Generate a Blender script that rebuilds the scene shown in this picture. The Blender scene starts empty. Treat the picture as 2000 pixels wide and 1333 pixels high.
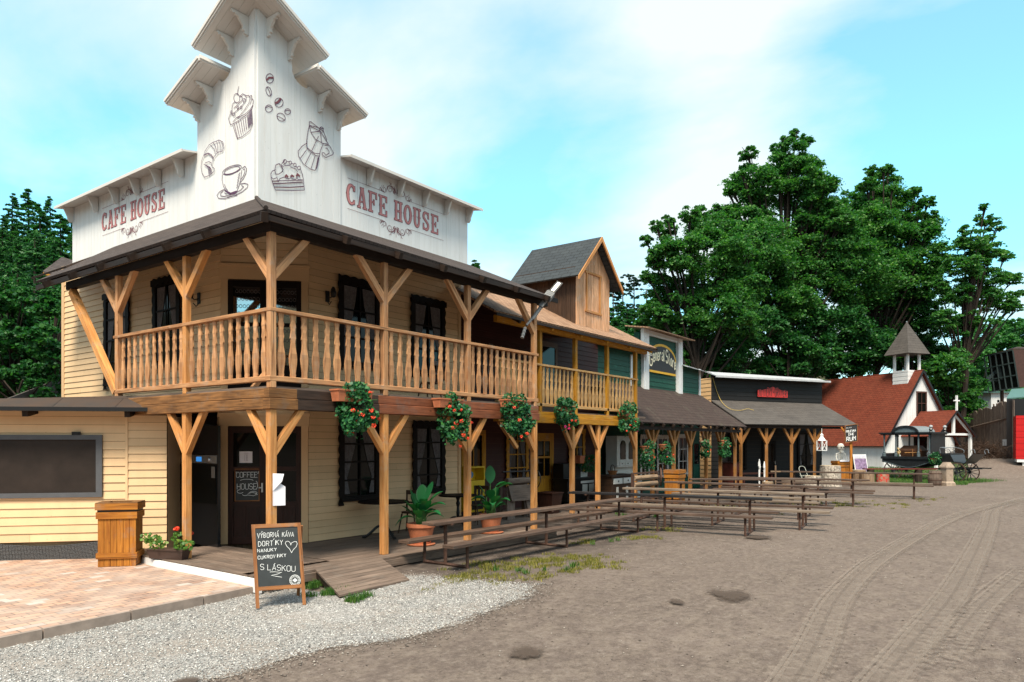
import bpy, math, random
import numpy as np
from mathutils import Vector, Matrix
random.seed(7); RNG=np.random.default_rng(7)
PI=math.pi; rad=math.radians
sc=bpy.context.scene; COL=sc.collection
# ------------------------------------------------------------------ camera
F_PX,HY,CXP,EZ=1406.,865.,1000.,2.1
TH=math.atan2(1040,1406); UX,UY=math.sin(TH),math.cos(TH)
CAM=(-6.502,-9.277)
cd=bpy.data.cameras.new('camera'); cam=bpy.data.objects.new('camera',cd); COL.objects.link(cam)
cam.location=(CAM[0],CAM[1],EZ); cam.rotation_euler=(rad(90),0,TH-rad(90))
cd.sensor_width=36; cd.lens=F_PX/2000*36; cd.shift_y=(HY-666.5)/2000; cd.clip_start=.1; cd.clip_end=2000
sc.camera=cam
# ------------------------------------------------------------------ world, sun, exposure
SUN_EL,SUN_AZ=rad(57),rad(208)     # azimuth of the sun counted from +X towards +Y
w=bpy.data.worlds.new('World'); sc.world=w; w.use_nodes=True
nt=w.node_tree; nt.nodes.clear()
def N(t,**k):
    n=nt.nodes.new(t)
    for a,b in k.items(): setattr(n,a,b)
    return n
sky=N('ShaderNodeTexSky'); sky.sky_type='NISHITA'; sky.sun_disc=False
sky.sun_elevation=SUN_EL; sky.sun_rotation=rad(90)-SUN_AZ; sky.altitude=300; sky.dust_density=1.0; sky.ozone_density=2.0
tint=N('ShaderNodeMixRGB',blend_type='MULTIPLY'); tint.inputs[0].default_value=1; tint.inputs[2].default_value=(1.25,3.0,2.75,1)
nt.links.new(sky.outputs[0],tint.inputs[1])
tc=N('ShaderNodeTexCoord'); sep=N('ShaderNodeSeparateXYZ'); nt.links.new(tc.outputs['Generated'],sep.inputs[0])
mz=N('ShaderNodeMath',operation='MAXIMUM'); nt.links.new(sep.outputs[2],mz.inputs[0]); mz.inputs[1].default_value=0
az=N('ShaderNodeMath',operation='ADD'); nt.links.new(mz.outputs[0],az.inputs[0]); az.inputs[1].default_value=.28
dx=N('ShaderNodeMath',operation='DIVIDE'); dy=N('ShaderNodeMath',operation='DIVIDE')
nt.links.new(sep.outputs[0],dx.inputs[0]); nt.links.new(az.outputs[0],dx.inputs[1])
nt.links.new(sep.outputs[1],dy.inputs[0]); nt.links.new(az.outputs[0],dy.inputs[1])
cb=N('ShaderNodeCombineXYZ'); nt.links.new(dx.outputs[0],cb.inputs[0]); nt.links.new(dy.outputs[0],cb.inputs[1])
mp=N('ShaderNodeMapping'); mp.inputs['Rotation'].default_value=(0,0,rad(60)); mp.inputs['Scale'].default_value=(1.0,.8,1); mp.inputs['Location'].default_value=(2.35,.6,0)
nt.links.new(cb.outputs[0],mp.inputs[0])
nz=N('ShaderNodeTexNoise'); nz.inputs['Scale'].default_value=1.75; nz.inputs['Detail'].default_value=8; nz.inputs['Roughness'].default_value=.53; nz.inputs['Distortion'].default_value=.25
nt.links.new(mp.outputs[0],nz.inputs['Vector'])
cr=N('ShaderNodeValToRGB'); cr.color_ramp.elements[0].position=.30; cr.color_ramp.elements[0].color=(.22,.22,.22,1); cr.color_ramp.elements[1].position=.56; cr.color_ramp.elements[1].color=(1,1,1,1)
def _dir(x,y):
    a,b=(x-CXP)/F_PX,(HY-y)/F_PX; return Vector((a*UX+UY,-a*UY+UX,b)).normalized()
cur=nz.outputs[0]
for x_,y_,ang_,k_ in ((20,240,6,.13),(150,40,5,.07),(1030,320,5.5,.20),(1150,250,4,.06),(1890,170,6.5,.20),(1480,10,7,.12),(1960,330,5,.10),(820,60,6,-.06),(1500,150,8,-.08),(300,100,6,-.05),(1250,90,7,-.06),(-900,200,25,.10),(2900,200,25,.08)):
    vd=N('ShaderNodeVectorMath',operation='DOT_PRODUCT'); nt.links.new(tc.outputs['Generated'],vd.inputs[0]); vd.inputs[1].default_value=_dir(x_,y_)
    m1=N('ShaderNodeMapRange'); m1.interpolation_type='SMOOTHSTEP'; nt.links.new(vd.outputs['Value'],m1.inputs[0]); m1.inputs[1].default_value=math.cos(rad(ang_*2.3)); m1.inputs[2].default_value=1; m1.inputs[3].default_value=0; m1.inputs[4].default_value=k_*.55
    m2=N('ShaderNodeMath',operation='SUBTRACT'); nt.links.new(cur,m2.inputs[0]); nt.links.new(m1.outputs[0],m2.inputs[1]); cur=m2.outputs[0]
nt.links.new(cur,cr.inputs[0])
mx=N('ShaderNodeMixRGB'); nt.links.new(cr.outputs[0],mx.inputs[0]); nt.links.new(tint.outputs[0],mx.inputs[1]); mx.inputs[2].default_value=(7.1,7.9,8.05,1)
bg=N('ShaderNodeBackground'); bg.inputs[1].default_value=.085; nt.links.new(mx.outputs[0],bg.inputs[0])
wo=N('ShaderNodeOutputWorld'); nt.links.new(bg.outputs[0],wo.inputs[0])
sl=bpy.data.lights.new('sun','SUN'); sl.energy=4.4; sl.angle=rad(18); sl.color=(1,.89,.73)
so=bpy.data.objects.new('sun',sl); COL.objects.link(so); so.location=(-10,-20,30)
sd=Vector((math.cos(SUN_AZ)*math.cos(SUN_EL),math.sin(SUN_AZ)*math.cos(SUN_EL),math.sin(SUN_EL)))
so.rotation_euler=sd.to_track_quat('Z','Y').to_euler()
vs=sc.view_settings; vs.view_transform='Standard'; vs.look='None'; vs.exposure=0.66; vs.gamma=1; vs.use_curve_mapping=False
sc.cycles.use_denoising=True; sc.cycles.max_bounces=6; sc.cycles.diffuse_bounces=3; sc.cycles.transparent_max_bounces=12
# ------------------------------------------------------------------ measuring: photo ray to a plane of the place
def wray(x,y):
    a,b=(x-CXP)/F_PX,(HY-y)/F_PX
    return (a*UX+UY, -a*UY+UX, b)
def onX(x,y,c): r=wray(x,y); t=(c-CAM[0])/r[0]; return Vector((c,CAM[1]+r[1]*t,EZ+r[2]*t))
def onY(x,y,c): r=wray(x,y); t=(c-CAM[1])/r[1]; return Vector((CAM[0]+r[0]*t,c,EZ+r[2]*t))
def onZ(x,y,c=0.): r=wray(x,y); t=(c-EZ)/r[2]; return Vector((CAM[0]+r[0]*t,CAM[1]+r[1]*t,c))
def atD(x,y,d): r=wray(x,y); return Vector((CAM[0]+r[0]*d,CAM[1]+r[1]*d,EZ+r[2]*d))
def c2w(X,Y,z=0.): return Vector((CAM[0]+X*UX+Y*UY, CAM[1]-X*UY+Y*UX, z))   # metres right of / ahead of the viewpoint
def cdir(a): # world angle of a direction given by angle from "right" towards "ahead"
    return a+TH-rad(90)
# ------------------------------------------------------------------ objects
XF={}
def thing(name,label,cat,loc=(0,0,0),rz=0,group=None):
    o=bpy.data.objects.new(name,None); COL.objects.link(o); o.empty_display_size=.3
    o.location=loc; o.rotation_euler=(0,0,rz); o['label']=label; o['category']=cat
    if group: o['group']=group
    XF[o.name]=Matrix.Translation(Vector(loc))@Matrix.Rotation(rz,4,'Z')
    return o
def tag(o,label,cat,group=None):
    o['label']=label; o['category']=cat
    if group: o['group']=group
    return o
def struct(o): o['kind']='structure'; return o
def stuff(o,label=None,cat=None):
    o['kind']='stuff'
    if label: o['label']=label; o['category']=cat
    return o
def copy_tree(o,parent=None):
    c=o.copy(); COL.objects.link(c); c.parent=parent
    for ch in list(o.children): copy_tree(ch,c)
    return c
def place(root,loc,rz,label=None,group=None,scale=None):
    c=copy_tree(root); c.location=loc; c.rotation_euler=(0,0,rz)
    if scale: c.scale=scale if hasattr(scale,'__len__') else (scale,)*3
    if label: c['label']=label
    if group: c['group']=group
    return c
class MB:
    def __init__(s): s.v=[]; s.f=[]; s.uv=[]; s.mi=[]; s.m=0; s.sm=[]
    def face(s,pts,uv=None,smooth=False):
        i=len(s.v); s.v+= [tuple(p) for p in pts]; s.f.append(tuple(range(i,i+len(pts)))); s.mi.append(s.m); s.sm.append(smooth)
        if uv is None:
            p=[Vector(q) for q in pts]; e=(p[1]-p[0]); L=e.length or 1; e=e/L
            n=(p[1]-p[0]).cross(p[2]-p[0]);
            if n.length<1e-12: n=Vector((0,0,1))
            n.normalize(); g=n.cross(e); uv=[((q-p[0]).dot(e),(q-p[0]).dot(g)) for q in p]
        s.uv+=uv
    def box8(s,c,grain=None):
        """c: 8 corners: 0-3 bottom ccw, 4-7 above them; UV v runs along the grain"""
        c=[Vector(q) for q in c]; ax=[c[1]-c[0],c[3]-c[0],c[4]-c[0]]
        g=max(ax,key=lambda a:a.length) if grain is None else ax[grain]
        g=g.normalized() if g.length>0 else Vector((0,0,1)); ou,ov=random.uniform(0,50),random.uniform(0,50)
        for a in ((0,3,2,1),(4,5,6,7),(0,1,5,4),(1,2,6,5),(2,3,7,6),(3,0,4,7)):
            p=[c[k] for k in a]; n=(p[1]-p[0]).cross(p[2]-p[1])
            if n.length<1e-14: n=(p[2]-p[0]).cross(p[3]-p[1])
            if n.length<1e-14: n=Vector((0,0,1))
            n.normalize(); gg=g-n*g.dot(n)
            if gg.length<.2: gg=(p[1]-p[0]) if (p[1]-p[0]).length>0 else Vector((1,0,0)); gg=gg-n*gg.dot(n)
            gg=gg.normalized() if gg.length>0 else Vector((1,0,0)); h=n.cross(gg)
            s.face(p,[((q-c[0]).dot(h)+ou,(q-c[0]).dot(gg)+ov) for q in p])
    def box(s,a,b):
        x0,y0,z0=[min(a[i],b[i]) for i in range(3)]; x1,y1,z1=[max(a[i],b[i]) for i in range(3)]
        s.box8([(x0,y0,z0),(x1,y0,z0),(x1,y1,z0),(x0,y1,z0),(x0,y0,z1),(x1,y0,z1),(x1,y1,z1),(x0,y1,z1)])
    def bar(s,p,q,w=.1,h=None,up=(0,0,1)):
        p=Vector(p); q=Vector(q); h=h or w; d=(q-p).normalized(); u=Vector(up)
        if abs(d.dot(u))>.97: u=Vector((1,0,0)) if abs(d.x)<.9 else Vector((0,1,0))
        r=d.cross(u).normalized(); u=r.cross(d)
        a=r*w/2; b=u*h/2
        s.box8([p-a-b,p+a-b,p+a+b,p-a+b,q-a-b,q+a-b,q+a+b,q-a+b],grain=2)
    def tube(s,pts,r,n=8,smooth=True,cap=True):
        pts=[Vector(p) for p in pts]; m=len(pts); rs=[r]*m if not hasattr(r,'__len__') else r
        rings=[]; prev=None
        for i,p in enumerate(pts):
            d=(pts[min(i+1,m-1)]-pts[max(i-1,0)]); d=d.normalized() if d.length>0 else Vector((0,0,1))
            if prev is None:
                u=Vector((0,0,1)) if abs(d.z)<.9 else Vector((1,0,0)); u=d.cross(u).normalized()
            else: u=(prev-d*prev.dot(d)); u=u.normalized() if u.length>1e-6 else d.orthogonal().normalized()
            prev=u; b=d.cross(u); rings.append([p+(u*math.cos(2*PI*k/n)+b*math.sin(2*PI*k/n))*rs[i] for k in range(n)])
        L=0
        for i in range(m-1):
            l=(pts[i+1]-pts[i]).length; c=2*PI*rs[i]
            for k in range(n):
                j=(k+1)%n; s.face([rings[i][k],rings[i][j],rings[i+1][j],rings[i+1][k]],[(k/n*c,L),((k+1)/n*c,L),((k+1)/n*c,L+l),(k/n*c,L+l)],smooth)
            L+=l
        if cap: s.face(rings[0][::-1]); s.face(rings[-1])
    def lathe(s,c,prof,n=20,smooth=True,M=None):
        c=Vector(c); R=[]
        for r,z in prof:
            ring=[Vector((r*math.cos(2*PI*k/n),r*math.sin(2*PI*k/n),z)) for k in range(n)]
            R.append([c+((M@q) if M else q) for q in ring])
        for i in range(len(R)-1):
            for k in range(n):
                j=(k+1)%n; s.face([R[i][k],R[i][j],R[i+1][j],R[i+1][k]],[(k/n*3,prof[i][1]),((k+1)/n*3,prof[i][1]),((k+1)/n*3,prof[i+1][1]),(k/n*3,prof[i+1][1])],smooth)
        if prof[0][0]>1e-4: s.face(R[0][::-1])
        if prof[-1][0]>1e-4: s.face(R[-1])
    def prism(s,pts,off):
        """flat polygon pts extruded by off"""
        pts=[Vector(p) for p in pts]; off=Vector(off); q=[p+off for p in pts]; n=len(pts)
        s.face(pts[::-1]); s.face(q)
        for i in range(n): j=(i+1)%n; s.face([pts[i],pts[j],q[j],q[i]])
    def slab(s,a,b,c,d,t):
        """sloping roof sheet: a,b eave left,right; c,d ridge right,left; t thickness down. uv in metres"""
        a,b,c,d=[Vector(q) for q in (a,b,c,d)]; e=(b-a).normalized(); n=(b-a).cross(d-a).normalized()
        if n.z<0: n=-n
        g=n.cross(e); f=lambda q:((q-a).dot(e),(q-a).dot(g))
        top=[a,b,c,d]
        if (b-a).cross(c-b).z<0: top=top[::-1]
        s.face(top,[f(q) for q in top]); lo=[q-n*t for q in top]; s.face(lo[::-1],[f(q) for q in lo[::-1]])
        for i in range(4): j=(i+1)%4; s.face([top[i],lo[i],lo[j],top[j]])
    def build(s,name,mat,parent=None,world=True,bevel=0,weld=False):
        me=bpy.data.meshes.new(name); V=s.v
        if parent is not None and world:
            I=XF[parent.name].inverted(); V=[tuple(I@Vector(p)) for p in V]
        me.from_pydata(V,[],s.f)
        l=me.uv_layers.new(name='UVMap'); l.data.foreach_set('uv',[c for uv in s.uv for c in uv])
        mats=mat if isinstance(mat,(list,tuple)) else [mat]
        for m in mats: me.materials.append(m)
        if len(mats)>1: me.polygons.foreach_set('material_index',s.mi)
        me.polygons.foreach_set('use_smooth',s.sm)
        o=bpy.data.objects.new(name,me); COL.objects.link(o)
        if parent is not None: o.parent=parent; XF[o.name]=XF[parent.name]
        else: XF[o.name]=Matrix.Identity(4)
        if weld or bevel:
            import bmesh
            bm=bmesh.new(); bm.from_mesh(me); bmesh.ops.remove_doubles(bm,verts=bm.verts,dist=.0004)
            if bevel: bmesh.ops.bevel(bm,geom=list(bm.edges),offset=bevel,segments=1,affect='EDGES',clamp_overlap=True)
            bm.to_mesh(me); bm.free()
        return o
def quads_obj(name,V,mat,parent=None,k=4,uvs=None):
    """V: (n,k,3) separate faces"""
    n=len(V); me=bpy.data.meshes.new(name); P=np.asarray(V,dtype=np.float64).reshape(-1,3)
    if parent is not None:
        I=np.array(XF[parent.name].inverted()); P=P@I[:3,:3].T+I[:3,3]
    me.vertices.add(n*k); me.vertices.foreach_set('co',P.astype(np.float32).ravel())
    me.loops.add(n*k); me.loops.foreach_set('vertex_index',np.arange(n*k,dtype=np.int32))
    me.polygons.add(n); me.polygons.foreach_set('loop_start',np.arange(n,dtype=np.int32)*k)
    try: me.polygons.foreach_set('loop_total',np.full(n,k,dtype=np.int32))
    except Exception: pass
    me.update(calc_edges=True); me.validate()
    for m in (mat if isinstance(mat,(list,tuple)) else [mat]): me.materials.append(m)
    o=bpy.data.objects.new(name,me); COL.objects.link(o)
    if parent is not None: o.parent=parent; XF[o.name]=XF[parent.name]
    else: XF[o.name]=Matrix.Identity(4)
    return o
def leaf_faces(P,size,flat=.0,aspect=.62,rng=RNG,sv=.35):
    """diamond leaves at points P; flat 0..1 turns them face-up"""
    n=len(P); d=rng.normal(size=(n,3)); d[:,2]*=(1-flat*.8); d/=np.linalg.norm(d,axis=1)[:,None]+1e-9
    e=rng.normal(size=(n,3)); e[:,2]*=(1-flat*.8); e-=d*(e*d).sum(1)[:,None]; e/=np.linalg.norm(e,axis=1)[:,None]+1e-9
    s=size*(1+sv*rng.uniform(-1,1,size=n))[:,None]
    a=d*s*.5; b=e*s*.5*aspect
    nr=np.cross(d,e)*s*.08
    return np.stack([P-a,P+b*1.0+nr-a*.1,P+a,P-b+nr-a*.1],axis=1)
# ------------------------------------------------------------------ materials
MATS={}
def mat(name): 
    m=bpy.data.materials.new(name); m.use_nodes=True; MATS[name]=m
    t=m.node_tree; b=t.nodes['Principled BSDF']; return m,t,b
def nd(t,ty,**k):
    n=t.nodes.new(ty)
    for a,b in k.items():
        if a in n.inputs.keys() if hasattr(n.inputs,'keys') else False: n.inputs[a].default_value=b
        else:
            try: setattr(n,a,b)
            except Exception: n.inputs[a].default_value=b
    return n
def ramp(t,fac,stops):
    r=t.nodes.new('ShaderNodeValToRGB'); e=r.color_ramp.elements
    while len(e)<len(stops): e.new(.5)
    for i,(p,c) in enumerate(stops): e[i].position=p; e[i].color=(c[0],c[1],c[2],1)
    t.links.new(fac,r.inputs[0]); return r.outputs[0]
def mixc(t,f,a,b,mode='MIX'):
    m=t.nodes.new('ShaderNodeMixRGB'); m.blend_type=mode
    for i,x in enumerate((f,a,b)):
        if hasattr(x,'links') or hasattr(x,'is_linked'): t.links.new(x,m.inputs[i])
        elif i==0: m.inputs[0].default_value=x
        else: m.inputs[i].default_value=(x[0],x[1],x[2],1)
    return m.outputs[0]
def noise(t,vec,scale,detail=4,rough=.55,dist=0,stretch=None):
    n=t.nodes.new('ShaderNodeTexNoise'); n.inputs['Scale'].default_value=scale; n.inputs['Detail'].default_value=detail; n.inputs['Roughness'].default_value=rough; n.inputs['Distortion'].default_value=dist
    if stretch:
        m=t.nodes.new('ShaderNodeMapping'); m.inputs['Scale'].default_value=stretch; t.links.new(vec,m.inputs[0]); vec=m.outputs[0]
    t.links.new(vec,n.inputs['Vector']); return n.outputs[0]
def bump(t,b,h,strength=.3,dist=.01):
    n=t.nodes.new('ShaderNodeBump'); n.inputs['Strength'].default_value=strength; n.inputs['Distance'].default_value=dist
    t.links.new(h,n.inputs['Height']); t.links.new(n.outputs[0],b.inputs['Normal'])
def coords(t): return t.nodes.new('ShaderNodeTexCoord')
def island(t): return t.nodes.new('ShaderNodeNewGeometry').outputs['Random Per Island']
def wpos(t): return t.nodes.new('ShaderNodeNewGeometry').outputs['Position']
def sc3(c,k): return tuple(min(1,x*k) for x in c[:3])
def m_paint(name,c,rough=.6,var=.12,wear=0,streak=0,wearc=(.3,.22,.15),nscale=3.0,dirt=.18,b=.25,grain=True):
    c=sc3(c,.83); m,t,p=mat(name); tc=coords(t); w=wpos(t)
    n1=noise(t,w,nscale,5); isl=island(t)
    col=ramp(t,isl,[(0,sc3(c,1-var)),(1,sc3(c,1+var))])
    col=mixc(t,ramp(t,n1,[(.35,(0,0,0)),(.75,(dirt,)*3)]),col,sc3(c,.62))
    n2=noise(t,tc.outputs['UV'],40,4,stretch=(1,.08,1) if grain else None)
    if wear>0:
        n3=noise(t,w,9,6,.65); f=ramp(t,n3,[(.62-wear*.3,(0,0,0)),(.68-wear*.2,(1,1,1))]); col=mixc(t,f,col,wearc)
    if streak:
        ns_=noise(t,w,7,6,.65,stretch=(1,1,.10)); col=mixc(t,ramp(t,ns_,[(.5,(0,0,0)),(.72,(streak,)*3)]),col,(c[0]*.66,c[1]*.60,c[2]*.53))
        nk=t.nodes.new('ShaderNodeTexVoronoi'); nk.inputs['Scale'].default_value=5.5; t.links.new(w,nk.inputs['Vector']); col=mixc(t,ramp(t,nk.outputs['Distance'],[(.035,(.5,)*3),(.06,(0,0,0))]),col,sc3(c,.5))
    t.links.new(col,p.inputs['Base Color']); p.inputs['Roughness'].default_value=rough; p.inputs['Specular IOR Level'].default_value=.3
    bump(t,p,n2,b,.004); return m
def m_wood(name,c1,c2,c3=None,rough=.65,scale=1.0,var=.18,dirt=.3,spec=.25,grey=.45):
    """c1 light, c2 dark grain"""
    c1=sc3(c1,.90); c2=sc3(c2,.86)
    m,t,p=mat(name); tc=coords(t); uv=tc.outputs['UV']; isl=island(t)
    n1=noise(t,uv,26*scale,6,.62,.4,stretch=(1,.07,1)); n2=noise(t,uv,5*scale,4,.55,.3,stretch=(1,.25,1)); n3=noise(t,wpos(t),1.7,5,.6)
    col=ramp(t,n1,[(.3,c2),(.62,c1)])
    col=mixc(t,ramp(t,n2,[(.4,(0,0,0)),(.8,(.45,)*3)]),col,c3 or sc3(c2,.75))
    col=mixc(t,ramp(t,n3,[(.45,(0,0,0)),(.8,(dirt,)*3)]),col,sc3(c2,.45))
    v=ramp(t,isl,[(0,(1-var,)*3),(1,(1+var,)*3)]); col=mixc(t,1.0,col,v,'MULTIPLY')
    vo=t.nodes.new('ShaderNodeTexVoronoi'); vo.inputs['Scale'].default_value=2.6*scale; vo.feature='F1'; mm=t.nodes.new('ShaderNodeMapping'); mm.inputs['Scale'].default_value=(2.2,.8,1); t.links.new(uv,mm.inputs[0]); t.links.new(mm.outputs[0],vo.inputs['Vector'])
    col=mixc(t,ramp(t,vo.outputs['Distance'],[(.04,(.8,)*3),(.09,(0,0,0))]),col,sc3(c2,.35))
    # drying cracks along the grain, grey weathering, and a little difference from piece to piece
    nc=noise(t,uv,34*scale,3,.5,.15,stretch=(1,.018,1)); col=mixc(t,ramp(t,nc,[(.655,(0,0,0)),(.69,(.75,)*3)]),col,sc3(c2,.25))
    nw=noise(t,wpos(t),3.3,6,.7); col=mixc(t,ramp(t,nw,[(.54,(0,0,0)),(.74,(grey,)*3)]),col,tuple((c1[0]+c1[1]+c1[2])/3*k for k in (.95,.9,.82)))
    oi=t.nodes.new('ShaderNodeObjectInfo').outputs['Random']; col=mixc(t,1.0,col,ramp(t,oi,[(0,(.86,.84,.82)),(.5,(1,1,1)),(1,(1.1,1.08,1.04))]),'MULTIPLY')
    t.links.new(col,p.inputs['Base Color']); p.inputs['Roughness'].default_value=rough; p.inputs['Specular IOR Level'].default_value=spec
    bump(t,p,n1,.35,.004); return m
def m_shingle(name,cs,bw=.32,bh=.14,mortar=.008,rough=.9,mort=(.02,.02,.02),moss=None,streak=.35):
    m,t,p=mat(name); uv=coords(t).outputs['UV']
    br=t.nodes.new('ShaderNodeTexBrick'); t.links.new(uv,br.inputs['Vector'])
    br.inputs['Scale'].default_value=1; br.inputs['Brick Width'].default_value=bw; br.inputs['Row Height'].default_value=bh; br.inputs['Mortar Size'].default_value=mortar
    br.inputs['Mortar Smooth'].default_value=.3; br.inputs['Color1'].default_value=(*cs[0],1); br.inputs['Color2'].default_value=(*cs[1],1); br.inputs['Mortar'].default_value=(*mort,1)
    br.inputs['Bias'].default_value=0
    n=noise(t,wpos(t),1.3,6,.65); n2=noise(t,uv,150,3,.7); n4=noise(t,uv,3.2,4,.6,0,stretch=(1,.22,1))
    col=mixc(t,ramp(t,n,[(.35,(0,0,0)),(.75,(.55,)*3)]),br.outputs['Color'],cs[2])
    col=mixc(t,ramp(t,n2,[(.3,(.4,)*3),(.7,(0,0,0))]),col,sc3(cs[0],.45))
    col=mixc(t,ramp(t,n4,[(.5,(0,0,0)),(.8,(streak,)*3)]),col,sc3(cs[2],.5))
    if moss: col=mixc(t,ramp(t,noise(t,wpos(t),2.2,6,.7),[(.56,(0,0,0)),(.64,(.85,)*3)]),col,moss)
    t.links.new(col,p.inputs['Base Color']); p.inputs['Roughness'].default_value=rough; p.inputs['Specular IOR Level'].default_value=.2
    # each course overlaps the one below: saw-tooth height
    sp=t.nodes.new('ShaderNodeSeparateXYZ'); t.links.new(uv,sp.inputs[0]); dv=nd(t,'ShaderNodeMath',operation='DIVIDE'); t.links.new(sp.outputs[1],dv.inputs[0]); dv.inputs[1].default_value=bh
    fr=nd(t,'ShaderNodeMath',operation='FRACT'); t.links.new(dv.outputs[0],fr.inputs[0]); iv=nd(t,'ShaderNodeMath',operation='SUBTRACT'); iv.inputs[0].default_value=1; t.links.new(fr.outputs[0],iv.inputs[1])
    ad=nd(t,'ShaderNodeMath',operation='ADD'); t.links.new(iv.outputs[0],ad.inputs[0]); ml=nd(t,'ShaderNodeMath',operation='MULTIPLY'); t.links.new(br.outputs['Fac'],ml.inputs[0]); ml.inputs[1].default_value=-.7; t.links.new(ml.outputs[0],ad.inputs[1])
    bump(t,p,ad.outputs[0],.9,.012); return m
M_BACK=None
def m_plain(name,c,rough=.5,metal=0,spec=.5,emit=None,es=0,var=0,ns=6,bm=0):
    m,t,p=mat(name); p.inputs['Base Color'].default_value=(*c,1)
    if var:
        n=noise(t,wpos(t),ns,5,.6); t.links.new(ramp(t,n,[(.3,sc3(c,1-var)),(.7,sc3(c,1+var))]),p.inputs['Base Color'])
        if bm: bump(t,p,n,bm,.01)
    p.inputs['Roughness'].default_value=rough; p.inputs['Metallic'].default_value=metal; p.inputs['Specular IOR Level'].default_value=spec
    if emit: p.inputs['Emission Color'].default_value=(*emit,1); p.inputs['Emission Strength'].default_value=es
    return m
def m_leaf(name,c1,c2,c3,trans=.35,rough=.5):
    m,t,p=mat(name); isl=island(t); n=noise(t,wpos(t),.55,4,.6)
    col=ramp(t,isl,[(0,c1),(.55,c2),(1,c3)]); col=mixc(t,ramp(t,n,[(.35,(.0,)*3),(.7,(.5,)*3)]),col,c1)
    t.links.new(col,p.inputs['Base Color']); p.inputs['Roughness'].default_value=rough; p.inputs['Specular IOR Level'].default_value=.35
    tr=t.nodes.new('ShaderNodeBsdfTranslucent'); c2_=mixc(t,1.0,col,(.9,1.25,.5),'MULTIPLY'); t.links.new(c2_,tr.inputs[0])
    ms=t.nodes.new('ShaderNodeMixShader'); ms.inputs[0].default_value=trans; out=t.nodes['Material Output']
    t.links.new(p.outputs[0],ms.inputs[1]); t.links.new(tr.outputs[0],ms.inputs[2]); t.links.new(ms.outputs[0],out.inputs[0]); return m
M={}
M['cream']=m_paint('cream_siding',(.87,.60,.345),.6,.07,dirt=.2,b=.15,streak=.10)
M['cream_trim']=m_paint('cream_trim',(.74,.49,.27),.6,.04)
M['white']=m_paint('white_boards',(.84,.84,.84),.55,.03,dirt=.05,b=.12,streak=.28)
M['white_trim']=m_paint('white_trim',(.76,.72,.68),.55,.03,dirt=.06,b=.1)
M['post']=m_wood('pine_post',(.72,.36,.13),(.46,.18,.05),var=.12,dirt=.22)
M['post_old']=m_wood('worn_pine',(.68,.37,.18),(.36,.16,.07),var=.16,dirt=.3)
M['beam']=m_wood('burnt_beam',(.36,.17,.06),(.11,.05,.02),var=.15,dirt=.5)
M['beam_dark']=m_wood('black_beam',(.075,.045,.032),(.022,.014,.011),var=.1)
M['beam_red']=m_wood('red_beam',(.30,.10,.045),(.14,.045,.022),var=.1)
M['yellow']=m_wood('yellow_stain',(.62,.30,.025),(.38,.15,.012),var=.1,dirt=.15)
M['ystain']=m_wood('yellow_baluster',(.66,.41,.18),(.42,.22,.07),var=.14,dirt=.15)
M['deck']=m_wood('grey_deck',(.23,.17,.135),(.10,.072,.06),var=.2,dirt=.35,rough=.8)
M['dark']=m_wood('dark_frame',(.014,.008,.006),(.006,.004,.003),var=.15,spec=.12,rough=.6)
M['doorbrown']=m_wood('brown_door',(.05,.018,.013),(.025,.01,.007),var=.1,rough=.5)
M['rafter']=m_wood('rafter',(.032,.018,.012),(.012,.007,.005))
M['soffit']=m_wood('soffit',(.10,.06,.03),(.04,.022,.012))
M['redwall']=m_paint('dark_red_boards',(.058,.013,.009),.6,.15,dirt=.3)
M['green']=m_paint('green_boards',(.008,.085,.052),.6,.2,dirt=.35,wear=.05,wearc=(.02,.14,.09))
M['black']=m_paint('black_boards',(.013,.012,.012),.65,.25,dirt=.3)
M['tan']=m_paint('tan_siding',(.72,.43,.20),.6,.05)
M['glass']=m_plain('dark_glass',(.004,.005,.005),.06,0,.22)
M['lace']=m_plain('lace',(.11,.10,.105),.9,var=.35,ns=25)
M['sh_main']=m_shingle('grey_brown_shingle',[(.085,.064,.058),(.05,.038,.035),(.10,.08,.072)],.34,.09,streak=.5)
M['sh_brown']=m_shingle('brown_shingle',[(.062,.042,.036),(.048,.032,.028),(.075,.052,.046)],.36,.2,moss=(.07,.058,.045))
M['sh_grey']=m_shingle('grey_shingle',[(.095,.084,.078),(.07,.062,.058),(.125,.11,.098)],.5,.2,.005)
M['sh_tan']=m_shingle('tan_shingle',[(.46,.28,.175),(.27,.15,.09),(.36,.22,.145)],.2,.13,.012,streak=.3)
M['sh_slate']=m_shingle('slate_shingle',[(.052,.062,.07),(.04,.048,.056),(.075,.085,.09)],.3,.16,.01)
M['sh_red']=m_shingle('red_shingle',[(.175,.038,.02),(.125,.028,.016),(.215,.058,.032)],.34,.17,.012,mort=(.04,.008,.005))
M['felt']=m_shingle('roof_felt',[(.06,.05,.045),(.05,.042,.038),(.12,.06,.03)],1.0,.6,.01)
M['pine_raw']=m_wood('weathered_boards',(.86,.50,.29),(.42,.20,.10),var=.16,dirt=.35)
M['pine_dark']=m_wood('dark_boards',(.085,.045,.025),(.03,.016,.01),var=.2)
M['post_brown']=m_wood('brown_post',(.40,.185,.055),(.22,.085,.022),var=.12,dirt=.3)
M['bin']=m_wood('orange_bin',(.50,.20,.028),(.28,.085,.012),var=.15,dirt=.45)
M['rust']=m_plain('rusty_steel',(.085,.045,.032),.7,.3,.4,var=.4,ns=18)
M['table']=m_wood('brown_plank',(.155,.10,.075),(.05,.03,.022),var=.2,rough=.5,spec=.35)
M['table_grey']=m_wood('grey_plank',(.30,.235,.18),(.12,.085,.065),var=.2,rough=.65)
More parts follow.
